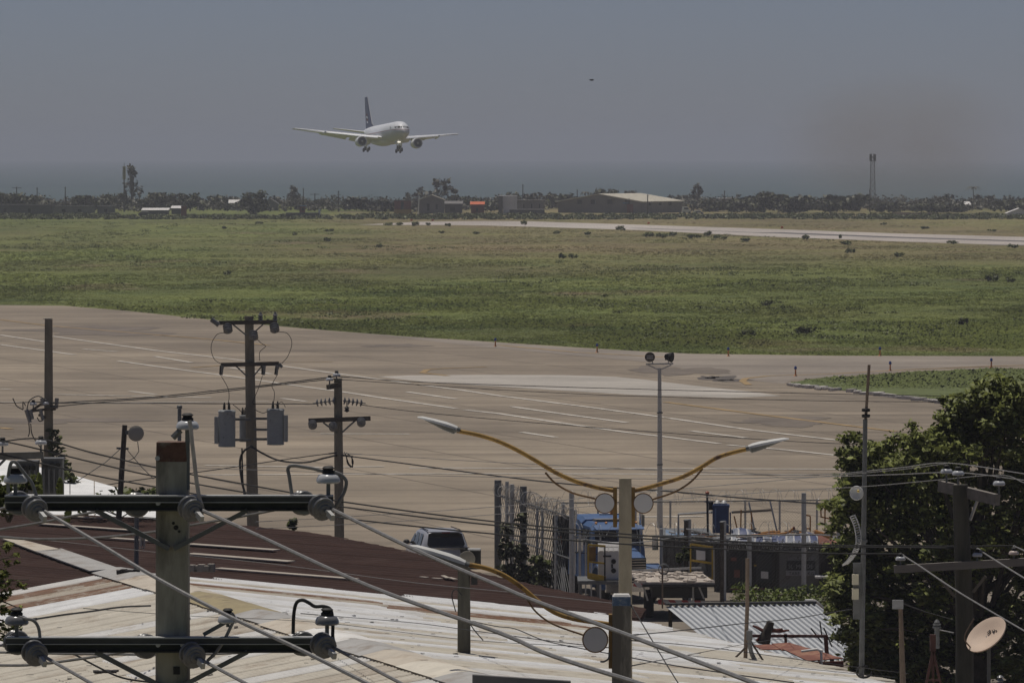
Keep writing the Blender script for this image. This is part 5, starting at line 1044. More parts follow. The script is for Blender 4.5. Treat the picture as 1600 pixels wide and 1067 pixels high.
# loose bricks and scraps lying on the roofs
for (x, y, d_, sz, m_, lab, nm, cat) in ((315, 893, 146, (.62, .2, .2), M_wallp, 'hollow concrete block lying on the brown roof edge', 'concrete_block', 'block'),
                               (200, 898, 134.5, (.5, .3, .14), M_hole, 'tangle of dark scrap at the head of the white ridge', 'scrap', 'scrap'), (222, 857, 152, (.14, .1, .40), M_tb, 'pale board scrap standing on the brown roof', 'board', 'board'),
                               (165, 1050, 112, (.42, .3, .04), M_hole, 'dark shingle scrap lying on the cream sheets at lower left', 'scrap', 'scrap'), (478, 982, 121, (.22, .2, .1), mat('slate_blue_rag', (.10, .11, .16), .9, var=.3), 'crumpled blue grey rag behind the lower crossarm', 'rag', 'rag')):
    p = V(x, y, d_); t = thing(nm, lab, cat, p); b = MB(); rr = random.Random(int(x))
    for j in range(5): b.box(p + Vector(((j - 2) * sz[0] * .2, rr.uniform(-.1, .1), sz[2] * .5)), (sz[0] * .26, sz[1], sz[2] * rr.uniform(.6, 1.1)), Matrix.Rotation(rr.uniform(-.25, .25), 3, 'Z'))
    b.build('pieces', m_, t, smooth=0); MB().box(p + Vector((0, 0, .012)), (sz[0] * 1.05, sz[1] * 1.05, .024)).build('base', m_, t, smooth=0)
# --- white roof at left behind
tL = thing('house', 'house with a plain white roof behind the left transformers', 'house', (-15, 195, 0)); P1 = Vector((0, 190, 5.0)); N1 = Vector((.05, -.06, 1)).normalized()
ql = [ray(x, y, P1, N1) for x, y in ((-80, 700), (0, 716), (100, 738), (205, 768), (262, 792), (262, 815), (-80, 815))]
for i in range(9):
    f0, f1 = i / 9, (i + 1) / 9 - .004
    tp = lambda f: ray(-80 + 342 * f, np.interp(-80 + 342 * f, [-80, 0, 100, 205, 262], [700, 716, 738, 768, 792]), P1, N1); bt = lambda f: ray(-80 + 342 * f, 815, P1, N1)
    MB().prism([tp(f0), tp(f1), bt(f1), bt(f0)], -N1 * (.03 + .004 * (i % 2))).build('roof_sheet', M_tfresh, tL, smooth=0)
MB().prism([Vector((q.x, q.y + .3, 0)) for q in ql], Zv * 4.2).build('wall', M_wallp, tL, smooth=0)
# plants growing along that roof edge and beside the transformers
def plant(px, py, d, w_, h_, label, seed, m_=None, lf=.09, nb=5, z0=None):
    p = V(px, py, d); rr = random.Random(seed); t = thing('plant', label, 'plant', p)
    bl = [(p.x + rr.uniform(-.4, .4) * w_, p.y + rr.uniform(-.3, .3) * w_, p.z + rr.uniform(.25, .85) * h_, w_ * .28, w_ * .25, h_ * .24) for _ in range(nb)]
    v_, n_ = leaves(bl, 60, lf, seed, .5, .5); np_mesh('foliage', v_, 4, m_ or M_shrub, t, n_, loc=p)
    b = MB()
    for q in bl[:4]: b.tube([p, Vector(q[:3])], [.02, .008], 4)
    b.build('stem', M_bark, t); return t
plant(128, 776, 186, .8, .35, 'small weed on the edge of the left white roof', 1); plant(108, 770, 184, .7, .8, 'leafy weed just right of the transformer tanks', 2); plant(458, 830, 166.5, .22, .45, 'tiny plant sprouting on the brown roof ridge', 3); plant(190, 808, 170, 3.2, .9, 'line of low bushes behind the brown roof at left', 4, None, .12, 14)
plant(14, 815, 60, .55, .5, 'dark leafy twigs behind the left end of the upper crossarm', 5, None, .05, 8)
M_succ = leaf_mat('yellow_green_succulent', (.14, .17, .03), (.26, .30, .06), scale=2)
for (x, y0, y1, lab) in ((60, 785, 738, 'tall yellow green succulent spike in front of the transformer tanks'), (91, 785, 746, 'second yellow green spike right of the taller one'), (104, 815, 778, 'short green spike below the foreground crossarm')):
    d_ = 88; p = V(x, y0, d_); t = thing('succulent', lab, 'plant', p); top = V(x + (1 if x == 60 else 2.5), y1, d_)
    MB().tube(spline([p, p + (top - p) * .5 + Vector((.02, 0, 0)), top], 5), [.055] * 5 + [.045] * 4 + [.036, .02], 7).build('stem', M_succ, t)
    v_, n_ = leaves([(p.x + (top.x - p.x) * u, d_, p.z + (top.z - p.z) * u, .05, .05, .05) for u in (.1, .25, .4, .55, .7, .85)], 16, .035, int(x), .5, .5); np_mesh('leaflets', v_, 4, M_succ, t, n_, loc=p)
# --- grey ribbed shed roof at right
tS = thing('shed', 'open shed with a silver grey ribbed roof right of the white roof', 'shed', (5.5, 149, 0))
s0_, s1_ = V(1040, 947, 151), V(1274, 944, 152.5); along = (s1_ - s0_).normalized(); down = Vector((.50, -1.0, -.36)).normalized(); W_ = (s1_ - s0_).length; M_silver = mat('silver_tin', (.50, .52, .545), .5, .1, var=.08, scale=1)
k = 0; x = 0.0
while x < W_ - .2:
    sheet_strip('roof_sheet', M_silver, s0_ + along * x, down, along, 0, 3.9, min(.88, W_ - x), tS, 5, .05, .004 * (k % 2)); x += .885; k += 1
MB().beam(s0_ + Zv * .06, s1_ + Zv * .06, .16, .06).build('ridge_cap', M_dark_wall, tS, smooth=0)
MB().tube(spline([s1_ - along * .3 + Zv * .1, s1_ + Zv * .08, s1_ + along * .25 - Zv * .12], 4), .045, 7).build('white_gutter_end', M_whiteroof, tS)
for (f, g_) in ((.02, .1), (.98, .1), (.02, 3.6), (.98, 3.6)):
    q = s0_ + along * W_ * f + down * g_; MB().beam((q.x, q.y, 0), (q.x, q.y, q.z - .05), .1, .1).build('post', M_wood_d, tS, smooth=0)
MB().box((V(1215, 0, 150).x, 150, 1.4), (2.5, .15, 2.8)).build('wall', M_wallp, tS, smooth=0)
# --- rusty red lean-to and pipe frame
P2 = Vector((8, 138, 4.3)); N2 = Vector((-.12, -.05, 1)).normalized(); M_rroof = mat('rust_red_tin', (.20, .075, .05), .8, var=.3, scale=1.5, dirt=(.32, .17, .11), dirt_amt=.35)
tR = thing('lean_to', 'small rusty red lean-to roof beside the tree', 'lean-to', (8, 138, 0))
for i, (a, c, e, f) in enumerate((((1176, 1007), (1206, 1006), (1222, 1014), (1190, 1014)), ((1206, 1005.5), (1234, 1004), (1262, 1016), (1222, 1016)), ((1232, 1004.5), (1262, 1013), (1300, 1024), (1256, 1030)), ((1222, 1015), (1262, 1015.5), (1318, 1030), (1262, 1034)))):
    MB().prism([ray(*q, P2, N2) + N2 * .012 * i for q in (a, c, e, f)], -N2 * .02).build('roof_sheet', M_rroof, tR, smooth=0)
b = MB(); p_ = ray(1262, 1034, P2, N2); q_ = ray(1318, 1031, P2, N2); b.prism([p_ - Zv * .02, q_ - Zv * .02, q_ - Zv * .45, p_ - Zv * .45], (0, .06, 0)); b.build('fascia', M_red, tR, smooth=0)
for q in ((1190, 1012), (1300, 1026)): k_ = ray(*q, P2, N2); MB().beam((k_.x, k_.y, 0), k_ - Zv * .05, .1, .1).build('post', M_wood_d, tR, smooth=0)
tP = thing('steel_rack', 'rusty red steel frame standing in front of the ribbed shed roof', 'frame', V(1232, 1030, 142)); M_rsteel = mat('rusty_red_steel', (.16, .055, .04), .8, var=.3)
for (a, c, w_) in (((1174, 993), (1291, 993.5), .07), ((1227, 990), (1228, 1006), .07), ((1290, 992), (1292, 1022), .1)): MB().beam(V(*a, 142), V(*c, 142), w_, w_).build('bar', M_rsteel, tP, smooth=0)
for (a, c) in (((1281, 970), (1284, 992)), ((1267, 981), (1285, 1004)), ((1287, 980), (1300, 1010))): MB().tube([V(*a, 142.3), V(*c, 142.3)], .018, 5).build('rod', M_black, tP)
p = V(1195, 1006, 141); tU = thing('tree_stump', 'dark sawn tree stump with broken limbs on the shed edge', 'stump', p)
MB().tube(spline(pxs([(1193, 1006), (1197, 990), (1202, 978), (1204, 971)], 141), 4), [.16, .15, .15, .14, .13, .12, .12, .11, .11, .1, .1, .1, .09], 9).build('trunk', M_wood_d, tU)
for pts in ([(1192, 985), (1183, 980), (1176, 977)], [(1204, 983), (1214, 984), (1223, 982)], [(1206, 985), (1220, 986), (1233, 984)], [(1190, 995), (1182, 1000), (1186, 1004)]): MB().tube(pxs(pts, 141), [.05, .04, .025], 6).build('limb', M_rsteel, tU)
p = V(1284, 1041, 133); t = thing('white_pipe', 'bent white plastic pipe on the right slope of the white roof', 'pipe', p); MB().tube(pxs([(1284, 1042), (1283, 1015), (1276, 1014), (1252, 1017)], 133), .03, 7).build('tube', M_whiteroof, t); MB().lathe([(.03, -.03), (.045, -.02), (.045, .03), (.03, .04)], V(1283, 1017, 133), Zv, 8).build('elbow', M_whiteroof, t)
# antenna stand on the white roof
p = V(1166, 1034, 127); t = thing('antenna_stand', 'thin rusty pole on short splayed legs standing on the white roof', 'antenna pole', p); M_rpipe = mat('rust_brown_pipe', (.20, .15, .11), .8, var=.25, scale=6)
MB().tube([V(1164.5, 1034, 127), V(1167.5, 950, 127), V(1168, 872, 127)], .045, 8).build('pole', M_rpipe, t); MB().tube(spline(pxs([(1171, 985), (1172, 1010), (1176, 1024), (1183, 1036)], 126.8), 4), .05, 8).build('conduit', M_galv, t)
for pts in ([(1165, 1011), (1146, 1030)], [(1174, 1003), (1194, 1034)]): MB().tube(pxs(pts, 126.9), .025, 6).build('leg', M_wood_d, t)
MB().box(V(1171, 992, 126.8), (.13, .12, .2)).build('box', M_galv, t, smooth=0)
# small weeds behind the shed
v_, n_ = leaves([(G(x, 952).x * 1.0, 185 + g_, .75 + (i % 3) * .18, .55, .5, .35) for i, (x, g_) in enumerate([(1125 + 8 * j, (j * 7) % 5 - 2) for j in range(17)])], 190, .07, 66, .5, .6)
v_[:, 2] += .55
hd = thing('hedge', 'low bright green hedge between the container and the ribbed shed', 'hedge', (V(1190, 0, 185).x, 185, 0)); np_mesh('foliage', v_, 4, leaf_mat('hedge_leaf', (.06, .09, .018), (.15, .19, .035), scale=2), hd, n_, loc=(V(1190, 0, 185).x, 185, 0)); b = MB()
for j in range(8): q = V(1130 + 16 * j, 0, 185); b.tube([(q.x, 185, 0), (q.x + .1, 185, 1.3)], [.03, .015], 5)
b.build('stem', M_bark, hd)
# ================================================================== SUV on the apron
M_suv = mat('silver_blue_car_paint', (.40, .41, .45), .3, .15, var=.04, scale=2, spec=.6); M_cglass = mat('tinted_glass', (.014, .014, .016), .08, var=.1, spec=.6); M_tail = mat('red_tail_light', (.25, .015, .015), .3, var=.1); M_plastic = mat('black_plastic', (.03, .03, .03), .6, var=.1); M_chrome = mat('chrome_trim', (.7, .7, .7), .15, .9, var=.05)
def place(t, px, d, z, heading):
    t.location = Vector(((px - 800) * d / FPX, d, z)); t.rotation_euler = (0, 0, heading)
t = thing('suv', 'silver grey sport utility car parked on the apron seen from behind', 'car', (0, 0, 0)); tSUV = t
# local: x forward (rear bumper at 0), y left, z up
ST = [(-.02, .45, .72, .80, .80, .82, .60), (.08, .36, .93, 1.02, 1.25, .88, .66), (.30, .34, .95, 1.06, 1.60, .92, .68), (.75, .33, .95, 1.06, 1.70, .93, .70), (1.6, .32, .93, 1.04, 1.72, .93, .72), (2.5, .32, .93, 1.0, 1.68, .93, .71), (3.15, .33, .92, .98, 1.32, .93, .72), (3.5, .34, .92, .96, 1.03, .92, .78), (4.2, .36, .88, .90, .94, .88, .74), (4.55, .42, .72, .74, .76, .78, .62)]
b = MB(); vv = []
for (x, z0, zs, zb, zr, w_, wr) in ST:
    ring = [(w_ * .86, z0), (w_, z0 + .2), (w_ * 1.01, zs * .8), (w_ * .97, zb), (wr + (w_ * .97 - wr) * .12, zb + (zr - zb) * .86), (wr * .82, zr - .01), (0, zr + .02)]
    full = ring + [(-y, z) for y, z in ring[-2::-1]]
    vv += [(x, y, z) for y, z in full]
K = 13; b.add(vv, [(i * K + j, i * K + j + 1, (i + 1) * K + j + 1, (i + 1) * K + j) for i in range(len(ST) - 1) for j in range(K - 1)] + [(i * K, (i + 1) * K, (i + 1) * K + K - 1, i * K + K - 1) for i in range(len(ST) - 1)] + [tuple(range(K)), tuple((len(ST) - 1) * K + j for j in range(K))])
body = b.build('body', M_suv, t, smooth=50)
MB().prism([(-.005, .66, 1.14), (.02, .72, 1.22), (.25, .64, 1.60), (.27, .5, 1.635), (.27, -.5, 1.635), (.25, -.64, 1.60), (.02, -.72, 1.22), (-.005, -.66, 1.14)], (-.035, 0, .012)).build('rear_window', M_cglass, t, smooth=0)
MB().box((.20, 0, 1.68), (.35, 1.25, .04)).build('roof_spoiler', M_suv, t, smooth=0); MB().box((.05, 0, 1.665), (.06, .32, .035)).build('brake_light', M_tail, t, smooth=0)
for s in (1, -1):
    for (a, c) in (((.55, 1.12), (1.25, 1.58)), ((1.32, 1.12), (2.15, 1.58)), ((2.22, 1.1), (3.0, 1.5))):
        xs = lambda z: s * (.905 + (.71 - .905) * (z - 1.04) / .62 + .02); q = [(a[0], xs(a[1]), a[1]), (c[0], xs(a[1]), a[1]), (c[0] - (.12 if c[0] < 2.5 else .5), xs(c[1]), c[1]), (a[0] + .1, xs(c[1]), c[1])]
        MB().prism(q, (0, s * .012, 0)).build('side_window', M_cglass, t, smooth=0)
    MB().box((.04, s * .72, 1.0), (.14, .34, .2)).build('tail_light', M_plastic, t, smooth=0)
    o = MB().ball((2.95, s * 1.05, 1.14), (.1, .13, .1), 10, 6).build('wing_mirror', M_plastic, t); MB().box((2.97, s * .95, 1.1), (.08, .16, .05)).build('stalk', M_plastic, o, smooth=0)
    MB().tube([(.5, s * .62, 1.735), (2.6, s * .62, 1.72)], .02, 6).build('roof_rail', M_plastic, t)
    for x in (.85, 3.7):
        o = MB().lathe([(.22, -.11), (.34, -.11), (.36, -.06), (.36, .06), (.34, .11), (.22, .11)], (x, s * .84, .36), (0, 1, 0), 20).build('wheel', M_black, t); MB().lathe([(.21, -.09), (.21, .125), (.05, .13)], (x, s * .84, .36), (0, s, 0), 14).build('rim', M_metal, o)
MB().box((-.03, 0, .5), (.12, 1.6, .3)).build('rear_bumper', M_plastic, t, smooth=0); MB().box((-.035, 0, .82), (.03, .5, .12)).build('number_plate', M_whiteroof, t, smooth=0); MB().box((-.012, 0, 1.06), (.05, 1.45, .05)).build('chrome_strip', M_chrome, t, smooth=0)
place(t, 697, 215.0, .02, R(90 + 10))

# ================================================================== fenced yard: truck, trailers, container, fence
M_blue = mat('truck_blue_paint', (.075, .14, .29), .4, .05, var=.1, scale=2, spec=.5); M_blued = mat('truck_dark_blue', (.03, .06, .15), .4, .1, var=.15); M_amber = mat('amber_lamp', (.6, .22, .04), .3, var=.1)
t = thing('truck', 'blue long nosed tractor truck parked behind the twin lamp pole', 'truck', (0, 0, 0))
# local: front bumper at x=0, x forward, so everything at negative x
MB().box((-4.5, 0, .85), (7.0, .9, .3)).build('chassis', M_plastic, t, smooth=0)
def loft(name, secs, m_, par=t, sm=35):
    """secs: (x, halfwidth bottom, halfwidth top, z bottom, z top)"""
    b = MB(); vv = []
    for (x, w0, w1, z0, z1) in secs:
        c = min(.14, (z1 - z0) * .3)
        vv += [(x, w0, z0), (x, w1 + (w0 - w1) * .2, z1 - c), (x, w1 - c, z1), (x, -w1 + c, z1), (x, -w1 - (w0 - w1) * .2, z1 - c), (x, -w0, z0)]
    k = 6; b.add(vv, [(i * k + j, i * k + (j + 1) % k, (i + 1) * k + (j + 1) % k, (i + 1) * k + j) for i in range(len(secs) - 1) for j in range(k)] + [tuple(range(k)), tuple((len(secs) - 1) * k + j for j in range(k))]); return b.build(name, m_, par, smooth=sm)
loft('hood', [(-.15, .52, .45, .75, 1.72), (-.5, .62, .52, .75, 1.86), (-2.05, .82, .70, .75, 2.02)], M_blue)
cab = loft('cab', [(-2.0, 1.08, 1.0, .8, 2.0), (-2.35, 1.1, .96, .8, 2.75), (-2.6, 1.1, .96, .8, 2.88), (-3.6, 1.1, .98, .8, 2.92)], M_blue)
loft('sleeper', [(-3.55, 1.15, 1.02, .8, 2.98), (-3.8, 1.18, 1.05, .8, 3.1), (-4.9, 1.18, 1.05, .8, 3.1)], M_blue)
for s in (1, -1): MB().prism([(-1.985, s * .05, 2.08), (-1.985, s * .95, 2.06), (-2.30, s * .9, 2.62), (-2.32, s * .05, 2.66)], (.03, 0, .01)).build('windshield_pane', M_cglass, t, smooth=0)
MB().beam((-1.95, 0, 2.05), (-2.29, 0, 2.68), .05, .05).build('windshield_post', M_blued, t, smooth=0); MB().prism([(-2.15, -1.0, 2.80), (-2.15, 1.0, 2.80), (-1.85, .95, 2.66), (-1.85, -.95, 2.66)], (0, 0, .03)).build('sun_visor', M_blue, t, smooth=0)
gr = MB().box((-.13, 0, 1.25), (.05, .96, .92)).build('grille', M_plastic, t, smooth=0)
for k in range(9): MB().box((-.09, 0, .85 + .1 * k), (.05, .9, .032)).build('grille_bar', M_chrome, gr, smooth=0)
for s in (1, -1):
    loft_ = MB(); pts = []
    for k in range(9):
        a = math.pi * k / 8; pts.append((-1.0 + .72 * math.cos(a), .62 + .82 * math.sin(a)))
    loft_.prism([(x, s * .62, z) for x, z in pts] + [(x * .985 - .0, s * .62, z - .1) for x, z in pts[::-1]], (0, s * .62, 0)); fn = loft_.build('fender', M_blue, t, smooth=40)
    MB().box((-.26, s * .93, 1.10), (.16, .36, .26)).build('headlight', M_chrome, fn, smooth=0); MB().box((-.19, s * .93, 1.10), (.04, .28, .18)).build('lens', M_discw, fn, smooth=0)
    w = MB().lathe([(.3, -.15), (.5, -.15), (.53, -.08), (.53, .08), (.5, .15), (.3, .15)], (-1.0, s * .95, .53), (0, 1, 0), 18).build('wheel', M_black, t); MB().lathe([(.29, -.1), (.29, .16), (.08, .2)], (-1.0, s * .95, .53), (0, s, 0), 12).build('rim', M_metal, w)
    for x in (-5.6, -6.9): MB().lathe([(.3, -.3), (.5, -.3), (.53, -.2), (.53, .2), (.5, .3), (.3, .3)], (x, s * .85, .53), (0, 1, 0), 18).build('wheel', M_black, t)
    MB().prism([(-2.5, s * 1.10, 2.05), (-3.4, s * 1.10, 2.05), (-3.4, s * 1.02, 2.66), (-2.62, s * 1.02, 2.66)], (0, s * .015, 0)).build('side_window', M_cglass, t, smooth=0)
    MB().tube([(-3.45, s * 1.32, .9), (-3.45, s * 1.32, 3.35)], .075, 10).build('exhaust_stack', M_chrome, t)
    mr_ = MB().box((-2.2, s * 1.5, 2.1), (.08, .22, .5)).build('mirror', M_chrome, t, smooth=0)
    for z in (1.95, 2.4): MB().tube([(-2.3, s * 1.05, z), (-2.2, s * 1.48, z)], .018, 5).build('mirror_arm', M_chrome, mr_)
for y in (-.8, -.4, 0, .4, .8): MB().ball((-2.42, y, 2.9), (.08, .06, .05), 8, 5).build('marker_lamp', M_amber, t)
bc = MB().lathe([(.09, 0), (.09, .05), (.08, .06), (.075, .2), (.03, .25)], (-4.1, .35, 3.1), Zv, 12).build('beacon', M_amber, t); MB().box((-4.1, .35, 3.115), (.1, 1.0, .03)).build('beacon_bar', M_plastic, t, smooth=0)
MB().box((-.02, 0, .62), (.18, 2.3, .34)).build('bumper', M_chrome, t, smooth=0); MB().box((-3.3, 0, 2.95), (.5, 1.2, .1)).build('roof_horn_panel', M_wood_l, t, smooth=0)
place(t, 992, 202.0, .03, math.atan2(-math.cos(R(16)), math.sin(R(16)))); t.scale = (.94, .94, .94)
# service platform with a white heater cabinet and yellow guard frames
M_ylw = mat('yellow_guard_paint', (.42, .28, .04), .7, var=.2, scale=4); M_cab = mat('white_cabinet_paint', (.62, .61, .60), .6, var=.06, scale=3); M_deck = mat('worn_pale_deck', (.50, .44, .38), .9, var=.35, scale=4, dirt=(.2, .17, .15), dirt_amt=.35, dirt_scale=5); M_stripe = bpy.data.materials.new('red_white_stripes')
n, l, bs = nodes_of(M_stripe); tc = n.new('ShaderNodeTexCoord'); wv = n.new('ShaderNodeTexWave'); mp = n.new('ShaderNodeMapping'); mp.inputs['Rotation'].default_value = (0, R(40), 0); wv.inputs['Scale'].default_value = .95; l.new(tc.outputs['Object'], mp.inputs[0]); l.new(mp.outputs[0], wv.inputs[0]); rs = ramp(n, [(0, (.42, .05, .05)), (.5, (.55, .52, .5))], 'CONSTANT'); l.new(wv.outputs[1], rs.inputs[0]); l.new(rs.outputs[0], bs.inputs['Base Color'])
d_ = 195.0; sP = d_ / FPX; t = thing('service_trailer', 'low service trailer with yellow guard frames left of the flatbed', 'trailer', (V(945, 0, d_).x, d_, 0))
zt = CZ - (907 - YH) * sP; x0, x1 = V(903, 0, d_).x, V(984, 0, d_).x
MB().box(((x0 + x1) / 2, d_ + 1.0, zt - .06), (x1 - x0, 2.2, .12)).build('deck', M_galv, t, smooth=0)
for x in (x0 + .1, x0 + .7, x1 - .1): 
    for y in (d_ + .05, d_ + 1.9): MB().beam((x, y, 0), (x, y, zt - .1), .08, .08).build('leg', M_galv, t, smooth=0)
for (xa, xb) in ((919, 946),):
    fr = MB().beam(V(xa, 851, d_), V(xb, 853, d_), .07, .07).build('guard_frame', M_ylw, t, smooth=0)
    MB().beam(V(xa, 852, d_), V(xa, 902, d_), .07, .07).build('upright', M_ylw, fr, smooth=0); MB().beam(V(xb - 1, 853, d_), V(xb - 1, 912, d_), .05, .05).build('upright', M_black, fr, smooth=0)
    MB().beam(V(xa, 877, d_), V(xb, 880, d_), .05, .06).build('rail', M_ylw, fr, smooth=0); MB().beam(V(xa, 899, d_), V(xb, 905, d_), .05, .22).build('kick_plate', M_ylw, fr, smooth=0); MB().prism([V(xa + 1, 854, d_ + .1), V(xa + 12, 854, d_ + .1), V(xa + 12, 876, d_ + .1), V(xa + 1, 876, d_ + .1)], (0, .03, 0)).build('panel', M_yplate, fr, smooth=0)
t = thing('heater_cabinet', 'white machine cabinet with a slatted sloping top and two round ports', 'machine', V(951, 905, d_ + .3))
c = V(951, 905, d_ + .3); MB().prism([c + Vector((-.36, 0, 0)), c + Vector((.36, 0, 0)), c + Vector((.36, 0, .95)), c + Vector((-.36, 0, .95))], (0, .6, 0)).build('body', M_cab, t, smooth=0)
MB().prism([c + Vector((-.36, 0, .95)), c + Vector((-.36, .6, .95)), c + Vector((-.36, .45, 1.25)), c + Vector((-.36, .25, 1.25))], (.72, 0, 0)).build('sloping_top', M_cab, t, smooth=0)
for k in range(4):
    for j in range(2): MB().prism([c + Vector((-.33 + .17 * k, -.01 + .11 * j, .97 + .14 * j)), c + Vector((-.19 + .17 * k, -.01 + .11 * j, .97 + .14 * j)), c + Vector((-.19 + .17 * k, .07 + .11 * j, 1.08 + .14 * j)), c + Vector((-.33 + .17 * k, .07 + .11 * j, 1.08 + .14 * j))], (0, -.015, .015)).build('slat_panel', M_whiteroof, t, smooth=0)
for z in (.62, .30): MB().lathe([(.085, -.02), (.085, .02)], c + Vector((.17, -.01, z)), (0, -1, 0), 14).build('port', M_black, t)
MB().box(c + Vector((.12, -.01, .46)), (.06, .03, .14)).build('handle', M_black, t, smooth=0); MB().box(c + Vector((-.05, -.008, .80)), (.28, .02, .06)).build('name_strip', M_plastic, t, smooth=0)
# flatbed
t = thing('flatbed', 'flatbed trailer with a worn pale deck and red and white striped tail bar', 'trailer', (V(1055, 0, 196).x, 196, 0))
zd = 1.36; pts = [G(996, 909, zd), G(1117, 909, zd), G(1096, 894, zd), G(985, 893, zd)]
MB().prism(pts, -Zv * .08).build('deck', M_deck, t, smooth=0)
rr = random.Random(6)
for i in range(60):
    u, v_ = rr.random(), rr.random(); q = pts[0] * (1 - u) * (1 - v_) + pts[1] * u * (1 - v_) + pts[2] * u * v_ + pts[3] * (1 - u) * v_
    MB().box(q + Zv * .02, (rr.uniform(.12, .3), rr.uniform(.25, .6), .05), Matrix.Rotation(rr.uniform(-.4, .4), 3, 'Z')).build('deck_plate', M_deck, t, smooth=0)
MB().beam(pts[0] - Zv * .12, pts[1] - Zv * .12, .1, .1).build('edge_rail', M_plastic, t, smooth=0); MB().beam(pts[3] + Zv * .03, pts[2] + Zv * .16, .06, .08).build('side_rail', M_galv_l, t, smooth=0)
MB().beam(V(990, 912, 194.2), V(1003, 915, 194.2), .03, .14).build('striped_corner', M_stripe, t, smooth=0)
MB().beam(V(1028, 940, 195.0), V(1102, 942, 195.0), .05, .17).build('striped_bar', M_stripe, t, smooth=0)
MB().box((V(1060, 0, 196.5).x, 196.8, .95), (1.9, 3.5, .35)).build('chassis', M_plastic, t, smooth=0)
for x in (1015, 1095):
    for dy in (0.6, 2.0): MB().lathe([(.25, -.15), (.4, -.15), (.43, -.08), (.43, .08), (.4, .15), (.25, .15)], (V(x, 0, 195.5).x, 195.5 + dy, .45), (1, 0, 0), 16).build('wheel', M_black, t)
for (xa, ya, xb, yb) in ((1005, 914, 1012, 938), (1083, 915, 1083, 938), (1092, 916, 1100, 935)): MB().beam(V(xa, ya, 195), V(xb, yb, 195), .06, .06).build('strut', M_galv_l, t, smooth=0)
# yellow framed gate panel with white notice
d_ = 199.0; t = thing('guard_panel', 'yellow framed guard panel with a white notice behind the flatbed', 'panel', V(1096, 905, d_))
for a, c in (((1079, 850), (1114, 855)), ((1079, 850), (1079, 900)), ((1113, 855), (1113, 905)), ((1079, 875), (1113, 880)), ((1079, 899), (1113, 904))): MB().beam(V(*a, d_), V(*c, d_), .05, .07).build('bar', M_ylw, t, smooth=0)
MB().prism([V(1088, 859, d_ - .05), V(1102, 861, d_ - .05), V(1102, 875, d_ - .05), V(1088, 874, d_ - .05)], (0, .03, 0)).build('notice', M_discw, t, smooth=0); MB().beam(V(1115, 857, d_ + .1), V(1115.5, 906, d_ + .1), .06, .09).build('side_post', M_galv_l, t, smooth=0); MB().beam(V(1096, 880, d_ + .1), V(1103, 900, d_ + .1), .04, .2).build('board', M_galv, t, smooth=0)
# containers
M_cont = mat('grey_container_paint', (.14, .138, .132), .8, var=.15, scale=1.5, dirt=(.09, .08, .07), dirt_amt=.3); M_contb = mat('dark_brown_container', (.055, .047, .04), .85, var=.25, scale=1.5); M_gtext = mat('sign_black', (.018, .018, .018), .8, var=.1); M_glet = mat('sign_pale_letters', (.22, .22, .22), .8, var=.1); M_gpl = mat('sign_pale_plate', (.26, .26, .265), .7, var=.1)
def container(name, label, px0, px1, top, d, m_, dep=4.0):
    s = d / FPX; x0, x1 = (px0 - 800) * s, (px1 - 800) * s; H = CZ - (top - YH) * s; t = thing(name, label, 'container', ((x0 + x1) / 2, d, 0)); n_ = max(3, int((x1 - x0) / .28)); b = MB(); prof = []
    for k in range(n_):
        a = x0 + (x1 - x0) * k / n_; w_ = (x1 - x0) / n_; prof += [(a, d), (a + w_ * .35, d), (a + w_ * .5, d + .045), (a + w_ * .85, d + .045)]
    prof += [(x1, d), (x1, d + dep), (x0, d + dep)]; b.prism([(x, y, .1) for x, y in prof], Zv * (H - .2)); b.build('corrugated_body', m_, t, smooth=0)
    MB().box(((x0 + x1) / 2, d + dep / 2, H - .05), (x1 - x0 + .06, dep + .06, .1)).build('roof', M_galv, t, smooth=0)
    for x in (x0, x1): MB().box((x, d - .01, H / 2), (.1, .12, H)).build('corner_post', m_, t, smooth=0)
    return t, x0, x1, H
t, x0, x1, H = container('container', 'dark brown open workshop container behind the flatbed', 1118, 1219, 846, 207.5, M_contb)
for (xa, ya, xb, yb, m_, nm) in ((1140, 868, 1178, 912, M_hole, 'doorway'), (1181, 866, 1206, 910, M_plastic, 'open_door'),): MB().prism([V(xa, ya, 207.4), V(xb, ya, 207.4), V(xb, yb, 207.4), V(xa, yb, 207.4)], (0, .05, 0)).build(nm, m_, t, smooth=0)
for (xa, ya, xb, yb, m_, nm) in ((1142, 871, 1151, 876, M_rroof, 'rusty_part'), (1147, 890, 1156, 902, M_rroof, 'rusty_part'), (1140, 918, 1195, 921, M_rsteel, 'sill')): MB().prism([V(xa, ya, 207.2), V(xb, ya, 207.2), V(xb, yb, 207.2), V(xa, yb, 207.2)], (0, .05, 0)).build(nm, m_, t, smooth=0)
MB().prism([V(1189, 892, 207.2), V(1200.5, 893, 207.2), V(1200.5, 904, 207.2), V(1189, 903, 207.2)], (0, .02, 0)).build('white_notice', M_discw, t, smooth=0); MB().prism([V(1178, 882, 207.2), V(1182, 882, 207.2), V(1182, 884.5, 207.2), V(1178, 884.5, 207.2)], (0, .02, 0)).build('yellow_tag', M_ylw, t, smooth=0)
for x in (1150, 1160, 1170): MB().beam(V(x, 869, 207.25), V(x, 911, 207.25), .03, .03).build('door_bar', M_contb, t, smooth=0)
t, x0, x1, H = container('container', 'grey shipping container with a black sign board and pale lettering', 1221, 1277, 848, 207.0, M_cont)
MB().prism([V(1218, 860, 206.9), V(1276, 860, 206.9), V(1276, 945, 206.9), V(1218, 945, 206.9)], (0, .04, 0)).build('front_panel', M_cont, t, smooth=0)
